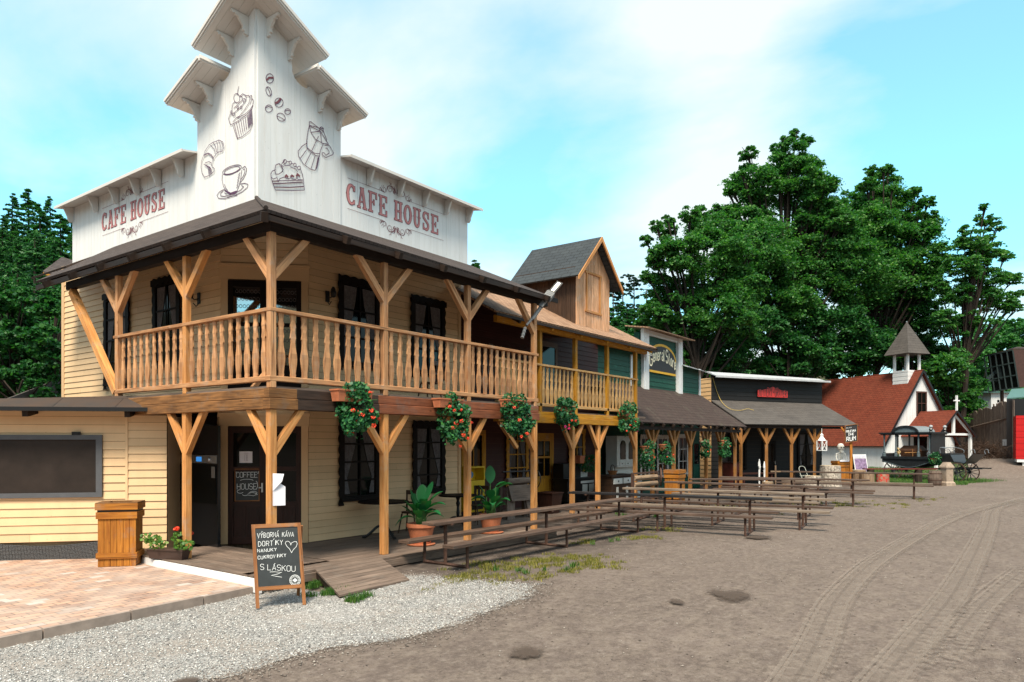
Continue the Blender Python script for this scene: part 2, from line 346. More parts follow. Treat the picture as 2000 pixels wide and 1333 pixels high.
M['table_black']=m_wood('black_plank',(.03,.03,.034),(.012,.011,.012),var=.2,rough=.5)
M['terra']=m_plain('terracotta',(.42,.135,.06),.75,var=.18,ns=9)
M['terra_dark']=m_plain('brown_plastic',(.05,.028,.022),.5)
M['leaf_ger']=m_leaf('geranium_leaf',(.008,.065,.025),(.018,.12,.04),(.06,.22,.05),.22)
M['leaf_canna']=m_leaf('canna_leaf',(.012,.10,.035),(.02,.14,.045),(.045,.2,.06),.25,.35)
M['flower']=m_plain('red_flower',(.80,.06,.02),.6,var=.3,ns=40)
M['flower_pink']=m_plain('pink_flower',(.75,.03,.22),.6,var=.3,ns=40)
M['stem']=m_plain('stem',(.05,.14,.03),.6)
M['soil']=m_plain('soil',(.02,.013,.009),.95)
M['ink']=m_plain('ink_line',(.085,.035,.085),.8)
M['rose']=m_plain('rose_paint',(.50,.20,.20),.7)
M['rose_dark']=m_plain('rose_outline',(.17,.045,.06),.7)
M['chalk']=m_plain('chalk',(.78,.80,.80),.9)
M['slate']=m_plain('chalkboard',(.022,.026,.028),.55,var=.25,ns=7)
M['frame_or']=m_wood('orange_frame',(.40,.17,.06),(.22,.08,.03),var=.1)
M['steel']=m_plain('steel',(.45,.46,.47),.35,.9)
M['blackm']=m_plain('black_metal',(.012,.012,.013),.4,.2)
M['paper']=m_plain('paper',(.78,.76,.82),.8)
M['signred']=m_plain('sign_red',(.55,.035,.03),.6,var=.15)
M['signblk']=m_plain('sign_black',(.018,.016,.018),.6)
M['signyel']=m_plain('sign_yellow',(.70,.38,.02),.6)
M['signcream']=m_plain('sign_cream',(.85,.76,.55),.6)
M['bark']=m_wood('bark',(.045,.032,.024),(.016,.011,.009),var=.2,rough=.9)
M['bark_pine']=m_wood('pine_bark',(.20,.09,.05),(.09,.045,.03),var=.2,rough=.9)
M['stump']=m_wood('log',(.36,.25,.16),(.15,.09,.06),var=.2,rough=.85)
M['logtop']=m_plain('log_end',(.38,.30,.2),.9,var=.2,ns=12)
M['fence']=m_wood('grey_fence',(.32,.25,.205),(.13,.095,.08),var=.25,rough=.9)
M['redpaint']=m_paint('red_trailer',(.55,.012,.012),.5,.06,dirt=.12)
M['tank']=m_plain('hearse_paint',(.085,.115,.13),.45,var=.25,ns=8)
M['hearseblk']=m_plain('hearse_black',(.014,.017,.02),.35,var=.3,ns=8)
M['stone']=m_plain('stone',(.30,.23,.175),.9,var=.25,ns=9,bm=.3)
M['cream2']=m_plain('cupboard_white',(.62,.63,.60),.5,var=.05)
M['toyyel']=m_plain('toy_yellow',(.75,.5,.01),.5)

M['groove']=m_plain('groove_shade',(.12,.068,.034),.9)  # dark brown backing: colours in the shadow lines between siding boards

M['skyglass']=m_plain('reflecting_glass',(.004,.005,.005),.03,0,1.0); M['skyglass'].node_tree.nodes['Principled BSDF'].inputs['IOR'].default_value=2.6

M['lampgrey']=m_plain('lamp_grey',(.16,.165,.17),.5)
# ------------------------------------------------------------------ terrain
def sst(a,b,x):
    t=np.clip((x-a)/(b-a),0,1); return t*t*(3-2*t)
def gz(u,v):
    u=np.asarray(u,float); v=np.asarray(v,float); dxx,dyy=u-CAM[0],v-CAM[1]
    X=dxx*UX-dyy*UY; Y=dxx*UY+dyy*UX
    z=-.10*(1-sst(-1.5,3.5,u))*(1-sst(4,9,v))
    z=z+.36*sst(40,50,Y)+.72*sst(40,52,Y)*sst(27,33,X)
    h=np.clip(v-17,0,60)*.36*sst(17,24,v); h=h+np.clip(Y-75,0,80)*.14; return z+np.minimum(h,15+4*np.sin(u*.05))+np.minimum(np.clip(-v-42,0,90)*.55,12)+np.minimum(np.clip(-u-42,0,90)*.5,14)  # last two terms: unseen slopes behind the viewpoint, added to cut low sky light
def gzf(u,v): return float(gz(u,v))
def near_axis(lo,a,b,hi,fine,n):
    mid=np.arange(a,b,fine); k=np.linspace(0,1,n)**2.2
    return np.unique(np.concatenate([a-(a-lo)*k[::-1],mid,b+(hi-b)*k]))
gx=near_axis(-130,-9,32,320,.22,34); gy=near_axis(-150,-12,4,260,.22,44)
UU,VV=np.meshgrid(gx,gy,indexing='ij'); ZZ=gz(UU,VV)
bumpy=sst(4,7,UU)*.008*np.sin(UU*2.1+VV*.7)*np.sin(VV*1.7-UU*.4)+sst(4,7,UU)*.005*np.sin(UU*5.3+1)*np.sin(VV*4.1)
ZZ=ZZ+bumpy*(1-sst(-.9,-.4,VV)*(1-sst(40,41,UU)))-.012*sst(-1,-.4,VV)*(1-sst(16,17,VV))
nx,ny=UU.shape; idx=np.arange(nx*ny).reshape(nx,ny)
Fq=np.stack([idx[:-1,:-1],idx[1:,:-1],idx[1:,1:],idx[:-1,1:]],-1).reshape(-1,4)
me=bpy.data.meshes.new('ground'); me.from_pydata(np.stack([UU,VV,ZZ],-1).reshape(-1,3).tolist(),[],Fq.tolist()); me.polygons.foreach_set('use_smooth',[True]*len(Fq))
ground=bpy.data.objects.new('ground',me); COL.objects.link(ground); struct(ground)
m,t,p=mat('dirt_lot'); W_=wpos(t)
n1=noise(t,W_,.35,6,.6); n2=noise(t,W_,2.3,6,.65,stretch=None); n3=noise(t,W_,45,4,.7); n4=noise(t,W_,9,5,.65)
# fine drag marks run along the street
st=t.nodes.new('ShaderNodeMapping'); st.inputs['Rotation'].default_value=(0,0,rad(-30)); st.inputs['Scale'].default_value=(.8,1.3,1); t.links.new(W_,st.inputs[0]); n5=noise(t,st.outputs[0],3.2,12,.74,.2)
c=ramp(t,n1,[(.3,(.185,.142,.119)),(.7,(.275,.213,.178))])
c=mixc(t,ramp(t,n5,[(.42,(0,0,0)),(.62,(.6,)*3)]),c,(.35,.28,.222))
c=mixc(t,ramp(t,n2,[(.5,(0,0,0)),(.72,(.55,)*3)]),c,(.165,.125,.10))
c=mixc(t,ramp(t,n4,[(.50,(0,0,0)),(.66,(.6,)*3)]),c,(.125,.095,.078)); c=mixc(t,ramp(t,n4,[(.34,(.55,)*3),(.46,(0,0,0))]),c,(.36,.295,.245))
n7=noise(t,W_,22,5,.7); c=mixc(t,ramp(t,n7,[(.36,(.5,)*3),(.48,(0,0,0))]),c,(.11,.085,.07)); c=mixc(t,ramp(t,n7,[(.56,(0,0,0)),(.7,(.5,)*3)]),c,(.38,.32,.27))
c=mixc(t,ramp(t,n3,[(.58,(0,0,0)),(.72,(.6,)*3)]),c,(.42,.35,.30))
c=mixc(t,ramp(t,n3,[(.28,(.6,)*3),(.42,(0,0,0))]),c,(.09,.068,.056))
n6=noise(t,W_,130,3,.8); c=mixc(t,ramp(t,n6,[(.34,(.5,)*3),(.5,(0,0,0))]),c,(.10,.078,.064)); c=mixc(t,ramp(t,n6,[(.60,(0,0,0)),(.70,(.55,)*3)]),c,(.46,.40,.35))
# darker, damp soil along the porch (v from -2 to 1) and brown forest floor up the hill
sp=t.nodes.new('ShaderNodeSeparateXYZ'); t.links.new(W_,sp.inputs[0])
def mr(v,a,b):
    k=nd(t,'ShaderNodeMapRange'); t.links.new(v,k.inputs[0]); k.inputs[1].default_value=a; k.inputs[2].default_value=b; return k.outputs[0]
def mul(a,b):
    k=nd(t,'ShaderNodeMath',operation='MULTIPLY')
    for i,x in enumerate((a,b)):
        if hasattr(x,'links'): t.links.new(x,k.inputs[i])
        else: k.inputs[i].default_value=x
    return k.outputs[0]
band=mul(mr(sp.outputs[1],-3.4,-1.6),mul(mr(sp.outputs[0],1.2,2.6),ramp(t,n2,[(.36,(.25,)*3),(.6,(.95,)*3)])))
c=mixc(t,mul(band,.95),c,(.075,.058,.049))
c=mixc(t,mr(sp.outputs[2],1.3,2.2),c,mixc(t,n2,(.05,.07,.02),(.09,.06,.035)))
c=mixc(t,1.0,c,(.66,.665,.68),'MULTIPLY')
t.links.new(c,p.inputs['Base Color']); p.inputs['Roughness'].default_value=.95; p.inputs['Specular IOR Level'].default_value=.15
hb=mixc(t,.5,n3,n4); hb=mixc(t,.35,hb,n5); bump(t,p,hb,.9,.05)
me.materials.append(m)
# sheets lying on the ground with ragged edges (dry tyre dust, damp stains, gravel)
def ragged(name,c1,c2,lo=.35,hi=.62,nsc=3.,fade=True,b=.5,fine=60,maxa=1.):
    m,t,p=mat(name); W_=wpos(t); uv=coords(t).outputs['UV']; sp=t.nodes.new('ShaderNodeSeparateXYZ'); t.links.new(uv,sp.inputs[0])
    a=noise(t,W_,fine,4,.7); col=ramp(t,a,[(.3,c2),(.7,c1)]); t.links.new(col,p.inputs['Base Color']); p.inputs['Roughness'].default_value=.95; p.inputs['Specular IOR Level'].default_value=.15
    e=noise(t,W_,nsc,6,.7); am=nd(t,'ShaderNodeMath',operation='MULTIPLY_ADD'); t.links.new(e,am.inputs[0]); am.inputs[1].default_value=2.4; am.inputs[2].default_value=-.7; e=am.outputs[0]; ad=nd(t,'ShaderNodeMath',operation='ADD'); t.links.new(e,ad.inputs[0]); t.links.new(sp.outputs[1],ad.inputs[1])  # uv.y: 1 inside, 0 at the edge
    al=ramp(t,ad.outputs[0],[(lo,(0,0,0)),(hi,(maxa,)*3)])
    tr=t.nodes.new('ShaderNodeBsdfTransparent'); ms=t.nodes.new('ShaderNodeMixShader'); o=t.nodes['Material Output']
    t.links.new(al,ms.inputs[0]); t.links.new(tr.outputs[0],ms.inputs[1]); t.links.new(p.outputs[0],ms.inputs[2]); t.links.new(ms.outputs[0],o.inputs[0]); bump(t,p,a,b,.01); return m
def subdiv(pts,n): 
    out=[]
    for i in range(len(pts)-1):
        a,b=Vector(pts[i]),Vector(pts[i+1])
        for k in range(n): out.append(a.lerp(b,k/n))
    out.append(Vector(pts[-1])); return out
def smoothline(P,n=8):
    P=[Vector(q) for q in P]; out=[]
    for i in range(len(P)-1):
        p0=P[max(i-1,0)];p1=P[i];p2=P[i+1];p3=P[min(i+2,len(P)-1)]
        for k in range(n):
            s=k/n; out.append(.5*((2*p1)+(p2-p0)*s+(2*p0-5*p1+4*p2-p3)*s*s+(3*p1-p0-3*p2+p3)*s**3))
    out.append(P[-1]); return out
def strip(mb,line,w,dz=.006,edge=0.,mid=.5):
    L=smoothline(line,10); rows=[]
    for i,q in enumerate(L):
        d=(L[min(i+1,len(L)-1)]-L[max(i-1,0)]); d.z=0; d.normalize(); s=Vector((-d.y,d.x,0)); ww=w[0]+(w[1]-w[0])*i/(len(L)-1) if hasattr(w,'__len__') else w
        f=min(1,i/6,(len(L)-1-i)/6)
        rows.append([(q+s*ww*k,(f*m_)) for k,m_ in ((-.5,edge),(-.25,mid),(.25,mid),(.5,edge))])
    for i in range(len(rows)-1):
        for k in range(3):
            P=[rows[i][k],rows[i][k+1],rows[i+1][k+1],rows[i+1][k]]
            mb.face([(a.x,a.y,gzf(a.x,a.y)+dz+.014) for a,_ in P],[(0,u) for _,u in P])
dust=ragged('tyre_dust',(.32,.265,.22),(.24,.195,.165),.5,1.2,9.,b=.6,maxa=.3)
damp=ragged('damp_soil',(.10,.075,.06),(.06,.045,.037),.62,1.25,2.6,b=.6,maxa=.85)
g0=lambda x,y:onZ(x,y,0.)
tr=MB()
for line,w_ in (([(1480,1420),(1590,1270),(1650,1160),(1740,1080),(1870,1010),(1960,985),(2040,968)],(.55,.45)),
                ([(1640,1420),(1790,1260),(1860,1170),(1905,1090),(1932,1030),(1945,995),(2000,978)],(.55,.45)),
                ([(1830,1300),(1930,1180),(2010,1110)],(.45,.3))):
    P_=[g0(*q) for q in line]; strip(tr,P_,w_)
    for o_ in (-.2,-.12,.03,.16,.22):
        Q=[]
        for i in range(len(P_)):
            d=(P_[min(i+1,len(P_)-1)]-P_[max(i-1,0)]).normalized(); Q.append(P_[i]+Vector((-d.y,d.x,0))*(o_+random.uniform(-.015,.015)))
        tr.m=1 if o_ in (-.2,.03) else 0; strip(tr,Q,(.05,.04),dz=.012,mid=.9)
    tr.m=0
tr.m=1
struct(tr.build('tyre_tracks',[dust,ragged('rut_edge',(.13,.10,.085),(.09,.07,.06),.7,1.5,5.,b=.8,maxa=.14)]))
dm=MB()
def blotch(mb,c,rx,ry,ang=0,dz=.03,n=20):
    c=Vector(c); 
    for k in range(n):
        a0,a1=2*PI*k/n,2*PI*(k+1)/n
        f=lambda r,a:(lambda X,Y:(c.x+X*math.cos(ang)-Y*math.sin(ang),c.y+X*math.sin(ang)+Y*math.cos(ang)))(rx*r*math.cos(a),ry*r*math.sin(a))
        z=lambda q:(q[0],q[1],gzf(*q)+dz)
        mb.face([z(f(0,a0)),z(f(.5,a0)),z(f(.5,a1))],[(0,.7),(0,.55),(0,.55)])
        mb.face([z(f(.5,a0)),z(f(1,a0)),z(f(1,a1)),z(f(.5,a1))],[(0,.55),(0,0),(0,0),(0,.55)])
for x,y,rx,ry in ((1425,1165,.46,.34),(1022,1262,.30,.24),(1325,1178,.2,.12),(350,1325,.4,.16),(1480,1052,.5,.3)):
    blotch(dm,g0(x,y),rx,ry,TH)
struct(dm.build('damp_patches',damp))
# gravel spread in front of the terrace
gpx=[(-160,1278),(0,1247),(240,1205),(485,1158),(560,1150),(640,1160),(720,1148),(793,1130),(850,1132),(930,1140),(1045,1150),(1030,1170),(960,1196),(880,1222),(800,1243),(640,1262),(520,1295),(400,1325),(250,1385),(0,1500),(-300,1500)]
gv=[onZ(x,y,-.07) for x,y in gpx]; gc=sum(gv,Vector())/len(gv); gc=onZ(480,1225,-.07)
gm,t,p=mat('gravel'); W_=wpos(t); vo=t.nodes.new('ShaderNodeTexVoronoi'); vo.inputs['Scale'].default_value=75; t.links.new(W_,vo.inputs['Vector'])
sp=t.nodes.new('ShaderNodeSeparateColor'); t.links.new(vo.outputs['Color'],sp.inputs[0])
col=ramp(t,sp.outputs[0],[(0,(.12,.115,.11)),(.35,(.22,.21,.20)),(.75,(.37,.355,.34)),(1,(.56,.53,.50))]); n=noise(t,W_,1.3,7,.7); col=mixc(t,ramp(t,n,[(.44,(0,0,0)),(.66,(.65,)*3)]),col,(.29,.24,.20)); col=mixc(t,ramp(t,noise(t,W_,3.1,6,.7),[(.52,(0,0,0)),(.7,(.45,)*3)]),col,(.16,.15,.14))
t.links.new(col,p.inputs['Base Color']); p.inputs['Roughness'].default_value=.9; bump(t,p,vo.outputs['Distance'],1.0,.012)
uvn=coords(t).outputs['UV']; s2=t.nodes.new('ShaderNodeSeparateXYZ'); t.links.new(uvn,s2.inputs[0]); e=noise(t,W_,6,6,.75); ad=nd(t,'ShaderNodeMath',operation='ADD'); t.links.new(e,ad.inputs[0]); t.links.new(s2.outputs[1],ad.inputs[1])
al=ramp(t,ad.outputs[0],[(.74,(0,0,0)),(.80,(1,1,1))]); trn=t.nodes.new('ShaderNodeBsdfTransparent'); ms=t.nodes.new('ShaderNodeMixShader'); t.links.new(al,ms.inputs[0]); t.links.new(trn.outputs[0],ms.inputs[1]); t.links.new(p.outputs[0],ms.inputs[2]); t.links.new(ms.outputs[0],t.nodes['Material Output'].inputs[0])
gb=MB(); ed=subdiv(gv+[gv[0]],4)
for i in range(len(ed)-1):
    a,b=ed[i],ed[i+1]; rings=[0,.5,.78,1.12]; uvv=[1,1,.75,0]
    for k in range(3):
        P=[(gc.lerp(a,rings[k]),uvv[k]),(gc.lerp(a,rings[k+1]),uvv[k+1]),(gc.lerp(b,rings[k+1]),uvv[k+1]),(gc.lerp(b,rings[k]),uvv[k])]
        if k==0: P=P[1:] if False else [P[0],P[1],P[2]]
        gb.face([(q.x,q.y,gzf(q.x,q.y)+.008) for q,_ in P],[(0,u) for _,u in P])
struct(gb.build('gravel_strip',gm))
def inpoly(x,y,P):
    c=False; n=len(P)
    for i in range(n):
        a,b=P[i],P[(i+1)%n]
        if (a.y>y)!=(b.y>y) and x<(b.x-a.x)*(y-a.y)/(b.y-a.y)+a.x: c=not c
    return c
def stones(name,pts,smin,smax,mat_,label):
    oc=np.array([(1,0,0),(0,1,0),(-1,0,0),(0,-1,0),(0,0,.8),(0,0,-.5)]); fc=[(0,1,4),(1,2,4),(2,3,4),(3,0,4),(1,0,5),(2,1,5),(3,2,5),(0,3,5)]
    T=oc[np.array(fc)]; n=len(pts); sz=RNG.uniform(smin,smax,n)*RNG.uniform(.6,1.2,n); an=RNG.uniform(0,2*PI,n); ca,sa=np.cos(an),np.sin(an)
    st=np.stack([RNG.uniform(.6,1.3,n),RNG.uniform(.6,1.3,n),RNG.uniform(.5,1,n)],1)
    V=T[None]*st[:,None,None,:]*sz[:,None,None,None]; X=V[...,0]*ca[:,None,None]-V[...,1]*sa[:,None,None]; Y=V[...,0]*sa[:,None,None]+V[...,1]*ca[:,None,None]
    V=np.stack([X,Y,V[...,2]],-1)+np.array(pts)[:,None,None,:]
    # weld each stone so that it shades as one island
    me=bpy.data.meshes.new(name); P=(oc[None]*st[:,None,:]*sz[:,None,None]); X=P[...,0]*ca[:,None]-P[...,1]*sa[:,None]; Y=P[...,0]*sa[:,None]+P[...,1]*ca[:,None]
    P=np.stack([X,Y,P[...,2]],-1)+np.array(pts)[:,None,:]; idx=(np.arange(n)[:,None,None]*6+np.array(fc)[None]).reshape(-1)
    me.vertices.add(n*6); me.vertices.foreach_set('co',P.astype(np.float32).ravel()); me.loops.add(n*24); me.loops.foreach_set('vertex_index',idx.astype(np.int32)); me.polygons.add(n*8); me.polygons.foreach_set('loop_start',np.arange(n*8,dtype=np.int32)*3); me.update(calc_edges=True); me.validate()
    me.materials.append(mat_); o=bpy.data.objects.new(name,me); COL.objects.link(o); stuff(o); o['label']=label; return o
ms_,t,p=mat('pebble'); isl=island(t); t.links.new(ramp(t,isl,[(0,(.10,.10,.10)),(.4,(.30,.30,.29)),(.8,(.52,.51,.49)),(1,(.75,.72,.68))]),p.inputs['Base Color']); p.inputs['Roughness'].default_value=.85
pp=[]; 
while len(pp)<26000:
    x=random.uniform(-9,4); y=random.uniform(-9,.4)
    if inpoly(x,y,gv): pp.append((x,y,gzf(x,y)+.012))
o=stones('loose_gravel',pp,.006,.014,ms_,'pale grey loose gravel spread before the terrace kerb'); del o['label']
pp=[]
for _ in range(9000):
    x=random.uniform(-6,30); y=random.uniform(-12,-.8)
    pp.append((x,y,gzf(x,y)+.006))
e1=gv[7:19]
for _ in range(7000):
    k=random.randrange(len(e1)-1); q=e1[k].lerp(e1[k+1],random.random()); r=abs(random.gauss(0,.26)); a=random.uniform(0,2*PI); x,y=q.x+r*math.cos(a),q.y+r*math.sin(a); pp.append((x,y,gzf(x,y)+.008))
ms2,t,p=mat('lot_pebble'); isl=island(t); t.links.new(ramp(t,isl,[(0,(.07,.055,.046)),(.6,(.19,.155,.13)),(1,(.36,.32,.28))]),p.inputs['Base Color']); p.inputs['Roughness'].default_value=.9
o=stones('scattered_pebbles',pp,.004,.016,ms2,'x'); del o['label']
# ------------------------------------------------------------------ grass tufts
gm1=m_leaf('dry_grass',(.10,.11,.015),(.22,.20,.035),(.36,.28,.07),.3,.7); gm2=m_leaf('green_grass',(.03,.10,.015),(.06,.17,.025),(.16,.22,.04),.3,.6)
def blades(name,cs,mat_,h,label=None):
    V=[]
    for (x,y,z,s) in cs:
        a=random.uniform(0,2*PI); l=h*s*random.uniform(.5,1.2); b=random.uniform(0,.9)*l; w_=.004+.004*random.random(); dx_,dy_=math.cos(a),math.sin(a)
        V.append([(x-dy_*w_,y+dx_*w_,z),(x+dy_*w_,y-dx_*w_,z),(x+dx_*b*.5+dy_*w_*.6,y+dy_*b*.5-dx_*w_*.6,z+l*.6),(x+dx_*b,y+dy_*b,z+l)])
    return stuff(quads_obj(name,V,mat_))
tufts=[]
for x,y,n_,r in ((960,1105,30,.5),(1050,1100,40,.7),(1130,1092,34,.6),(900,1128,26,.4),(1000,1130,14,.35),(1160,1105,24,.5),(1090,1120,14,.4),(1290,1035,14,.5),(1150,1060,10,.3),(1240,1052,16,.4),(1560,985,14,1.),(1640,985,20,1.2),(1725,985,26,1.5),(1790,975,12,1.),(1400,990,10,.8),(1500,1000,10,.8)):
    c0=g0(x,y)
    for _ in range(n_):
        q=(c0.x+random.gauss(0,r*.6),c0.y+random.gauss(0,r*.45))
        for _ in range(34): xx,yy=q[0]+random.gauss(0,.06),q[1]+random.gauss(0,.05); tufts.append((xx,yy,gzf(xx,yy)+.0,1))
blades('dry_grass_tufts',tufts,gm1,.05)
gr=[]
for x,y,n_,r in ((650,1152,14,.14),(695,1164,12,.10),(620,1140,10,.08),(1010,1120,3,.4),(1160,1062,3,.3),(1120,1110,4,.3),(1215,1010,6,.3),(1290,1010,5,.3)):
    c0=g0(x,y)
    for _ in range(n_):
        q=(c0.x+random.gauss(0,r),c0.y+random.gauss(0,r*.6))
        for _ in range(30): xx,yy=q[0]+random.gauss(0,.03),q[1]+random.gauss(0,.03); gr.append((xx,yy,gzf(xx,yy)+.02,1))
blades('green_weeds',gr,gm2,.09)
lw=[]
for _ in range(42000):
    d=random.uniform(35.5,50); px_=random.uniform(1690,1975); q=atD(px_,900,d)
    if px_>1890 and not (36.8+(px_-1890)*.03<d<41.5-(px_-1890)*.028 and random.random()<1-(px_-1890)/95): continue
    lw.append((q.x,q.y,gzf(q.x,q.y)-.02,1))
blades('verge_grass',lw,gm2,.16)
# ------------------------------------------------------------------ paved terrace with kerb
PZ=.02
m,t,p=mat('paving'); uv=wpos(t); mp_=t.nodes.new('ShaderNodeMapping'); mp_.inputs['Rotation'].default_value=(0,0,rad(-2)); t.links.new(uv,mp_.inputs[0])
br=t.nodes.new('ShaderNodeTexBrick'); t.links.new(mp_.outputs[0],br.inputs['Vector']); br.inputs['Scale'].default_value=1; br.inputs['Brick Width'].default_value=.21; br.inputs['Row Height'].default_value=.14; br.inputs['Mortar Size'].default_value=.007
br.inputs['Color1'].default_value=(.47,.28,.19,1); br.inputs['Color2'].default_value=(.21,.135,.11,1); br.inputs['Mortar'].default_value=(.07,.052,.043,1); br.offset=.5; br.inputs['Bias'].default_value=-.1
n=noise(t,uv,1.6,5,.6); c=mixc(t,ramp(t,n,[(.35,(0,0,0)),(.7,(.6,)*3)]),br.outputs[0],(.50,.42,.36))
br2=t.nodes.new('ShaderNodeTexBrick'); t.links.new(mp_.outputs[0],br2.inputs['Vector']); br2.inputs['Scale'].default_value=1; br2.inputs['Brick Width'].default_value=.21; br2.inputs['Row Height'].default_value=.14; br2.inputs['Mortar Size'].default_value=0; br2.offset=.5; br2.inputs['Color1'].default_value=(0,0,0,1); br2.inputs['Color2'].default_value=(1,1,1,1)
c=mixc(t,ramp(t,br2.outputs[0],[(.90,(0,0,0)),(.96,(.6,)*3)]),c,(.56,.52,.47))
n9=noise(t,uv,70,4,.7); c=mixc(t,ramp(t,n9,[(.55,(0,0,0)),(.8,(.4,)*3)]),c,(.2,.15,.12))
t.links.new(c,p.inputs['Base Color']); p.inputs['Roughness'].default_value=.85; bump(t,p,br.outputs['Fac'],-.5,.006)
kA=onZ(-400,1325,PZ); kB=onZ(489,1146,PZ); wallL=Vector((-3.4,7.45,PZ))
pv=MB(); pv.prism([(kA.x,kA.y,-.3),(kB.x,kB.y,-.3),(-.3,.2,-.3),(-.3,3.5,-.3),(0.2,3.9,-.3),(-5,9.3,-.3),(-12,9.3,-.3)],(0,0,.3+PZ)); struct(pv.build('paved_terrace',m))
kb=MB(); d=(kB-kA); L=d.length; d.normalize(); nn=Vector((d.y,-d.x,0)); conc=m_plain('kerb_concrete',(.27,.215,.18),.9,var=.2,ns=6,bm=.3)
k=0
while k<L-.01:
    e=min(k+.99,L); a=kA+d*(k+.004); b=kA+d*(e-.004); dz=random.uniform(-.004,.004)
    kb.box8([(a+nn*.055)-Vector((0,0,.3)),(b+nn*.055)-Vector((0,0,.3)),(b-nn*.0)-Vector((0,0,.3)),(a-nn*.0)-Vector((0,0,.3)),a+nn*.055+Vector((0,0,.006+dz)),b+nn*.055+Vector((0,0,.006+dz)),b+Vector((0,0,.006+dz)),a+Vector((0,0,.006+dz))]); k+=1.0
struct(kb.build('kerb',conc))
# ------------------------------------------------------------------ wall frames
class Wf:
    def __init__(s,o,d,n): s.o=Vector((o[0],o[1],0)); s.d=Vector((d[0],d[1],0)).normalized(); s.n=Vector((n[0],n[1],0)).normalized()
    def P(s,a,z,o=0.): return s.o+s.d*a+s.n*o+Vector((0,0,z))
    def box(s,mb,a0,a1,z0,z1,o0,o1):
        c=[s.P(a0,z0,o0),s.P(a1,z0,o0),s.P(a1,z0,o1),s.P(a0,z0,o1),s.P(a0,z1,o0),s.P(a1,z1,o0),s.P(a1,z1,o1),s.P(a0,z1,o1)]
        if (c[1]-c[0]).cross(c[3]-c[0]).z<0: c=[c[1],c[0],c[3],c[2],c[5],c[4],c[7],c[6]]
        mb.box8(c)
    def lap(s,mb,a0,a1,z0,z1,h=.135,j=True):
        """lapped siding boards over a backing"""
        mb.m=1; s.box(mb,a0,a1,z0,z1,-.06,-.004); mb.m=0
        z=z0
        while z<z1-.01:
            zt=min(z+h,z1); cuts=[a0]
            if j and a1-a0>2.5:
                c=a0+random.uniform(1.2,4.5)
                while c<a1-.8: cuts.append(c); c+=random.uniform(3,4.5)
            cuts.append(a1)
            for q in range(len(cuts)-1):
                b0,b1=cuts[q]+(.0015 if q else 0),cuts[q+1]-(.0015 if q<len(cuts)-2 else 0); w=random.uniform(-.002,.002)
                c=[s.P(b0,z+.0055,-.003),s.P(b1,z+.0055,-.003),s.P(b1,z+.0055,.019+w),s.P(b0,z+.0055,.019+w),s.P(b0,zt,-.003),s.P(b1,zt,-.003),s.P(b1,zt,.003),s.P(b0,zt,.003)]
                if (c[1]-c[0]).cross(c[3]-c[0]).z<0: c=[c[1],c[0],c[3],c[2],c[5],c[4],c[7],c[6]]
                mb.box8(c,grain=0)
            z=zt
    def vert(s,mb,a0,a1,zlo,zhi,w=.14,sub=1,gap=.006,th=.02):
        """upright boards; zlo,zhi numbers or functions of the place along the wall"""
        fl=zlo if callable(zlo) else (lambda a:zlo); fh=zhi if callable(zhi) else (lambda a:zhi)
        a=a0
        while a<a1-.005:
            b=min(a+w,a1); o=random.uniform(-.002,.002); du=random.uniform(0,20)
            for k in range(sub):
                p=a+gap/2+(b-a-gap)*k/sub; q=a+gap/2+(b-a-gap)*(k+1)/sub
                if min(fh(p),fh(q))-max(fl(p),fl(q))<.005: continue
                c=[s.P(p,fl(p),0),s.P(q,fl(q),0),s.P(q,fl(q),th+o),s.P(p,fl(p),th+o),s.P(p,fh(p),0),s.P(q,fh(q),0),s.P(q,fh(q),th+o),s.P(p,fh(p),th+o)]
                if (c[1]-c[0]).cross(c[3]-c[0]).z<0: c=[c[1],c[0],c[3],c[2],c[5],c[4],c[7],c[6]]
                mb.box8(c,grain=2)
            a=b
def ribbon(pts,w,closed=False,ext=0.):
    """2D polyline to a list of quads with mitred joints"""
    P=[Vector((p[0],p[1])) for p in pts]; out=[P[0]]
    for q in P[1:]:
        if (q-out[-1]).length>1e-5: out.append(q)
    P=out; n=len(P)
    if n<2: return []
    if not closed and ext:
        P[0]=P[0]+(P[0]-P[1]).normalized()*ext; P[-1]=P[-1]+(P[-1]-P[-2]).normalized()*ext
    ws=w if hasattr(w,'__len__') else [w]*n
    if len(ws)!=n: ws=[ws[0]+(ws[-1]-ws[0])*i/(n-1) for i in range(n)]
    Lf=[]
    for i in range(n):
        if closed: a,b,c=P[i-1],P[i],P[(i+1)%n]
        else: a,b,c=P[max(i-1,0)],P[i],P[min(i+1,n-1)]
        d1=(b-a).normalized() if (b-a).length>0 else (c-b).normalized(); d2=(c-b).normalized() if (c-b).length>0 else d1
        t_=(d1+d2); t_=t_.normalized() if t_.length>.2 else d2; nrm=Vector((-t_.y,t_.x)); k=max(.45,abs(Vector((-d2.y,d2.x)).dot(nrm))); Lf.append((b+nrm*ws[i]/2/k,b-nrm*ws[i]/2/k))
    R=range(n if closed else n-1)
    return [(Lf[i][0],Lf[i][1],Lf[(i+1)%n][1],Lf[(i+1)%n][0]) for i in R]
def draw(mb,fr,lines,w,out,closed=False,ext=0.):
    """lines: list of polylines in wall coordinates (along,height); each a hair further out"""
    for k,l in enumerate(lines):
        ww=w; 
        for q in ribbon(l,ww,closed,ext):
            pts=[fr.P(c[0],c[1],out+k*.00025) for c in q]
            nrm=(pts[1]-pts[0]).cross(pts[2]-pts[1])
            if nrm.dot(fr.n)<0: pts=pts[::-1]
            mb.face(pts)
def arc(cx,cy,rx,ry,a0,a1,n=10): return [(cx+rx*math.cos(rad(a0+(a1-a0)*k/n)),cy+ry*math.sin(rad(a0+(a1-a0)*k/n))) for k in range(n+1)]
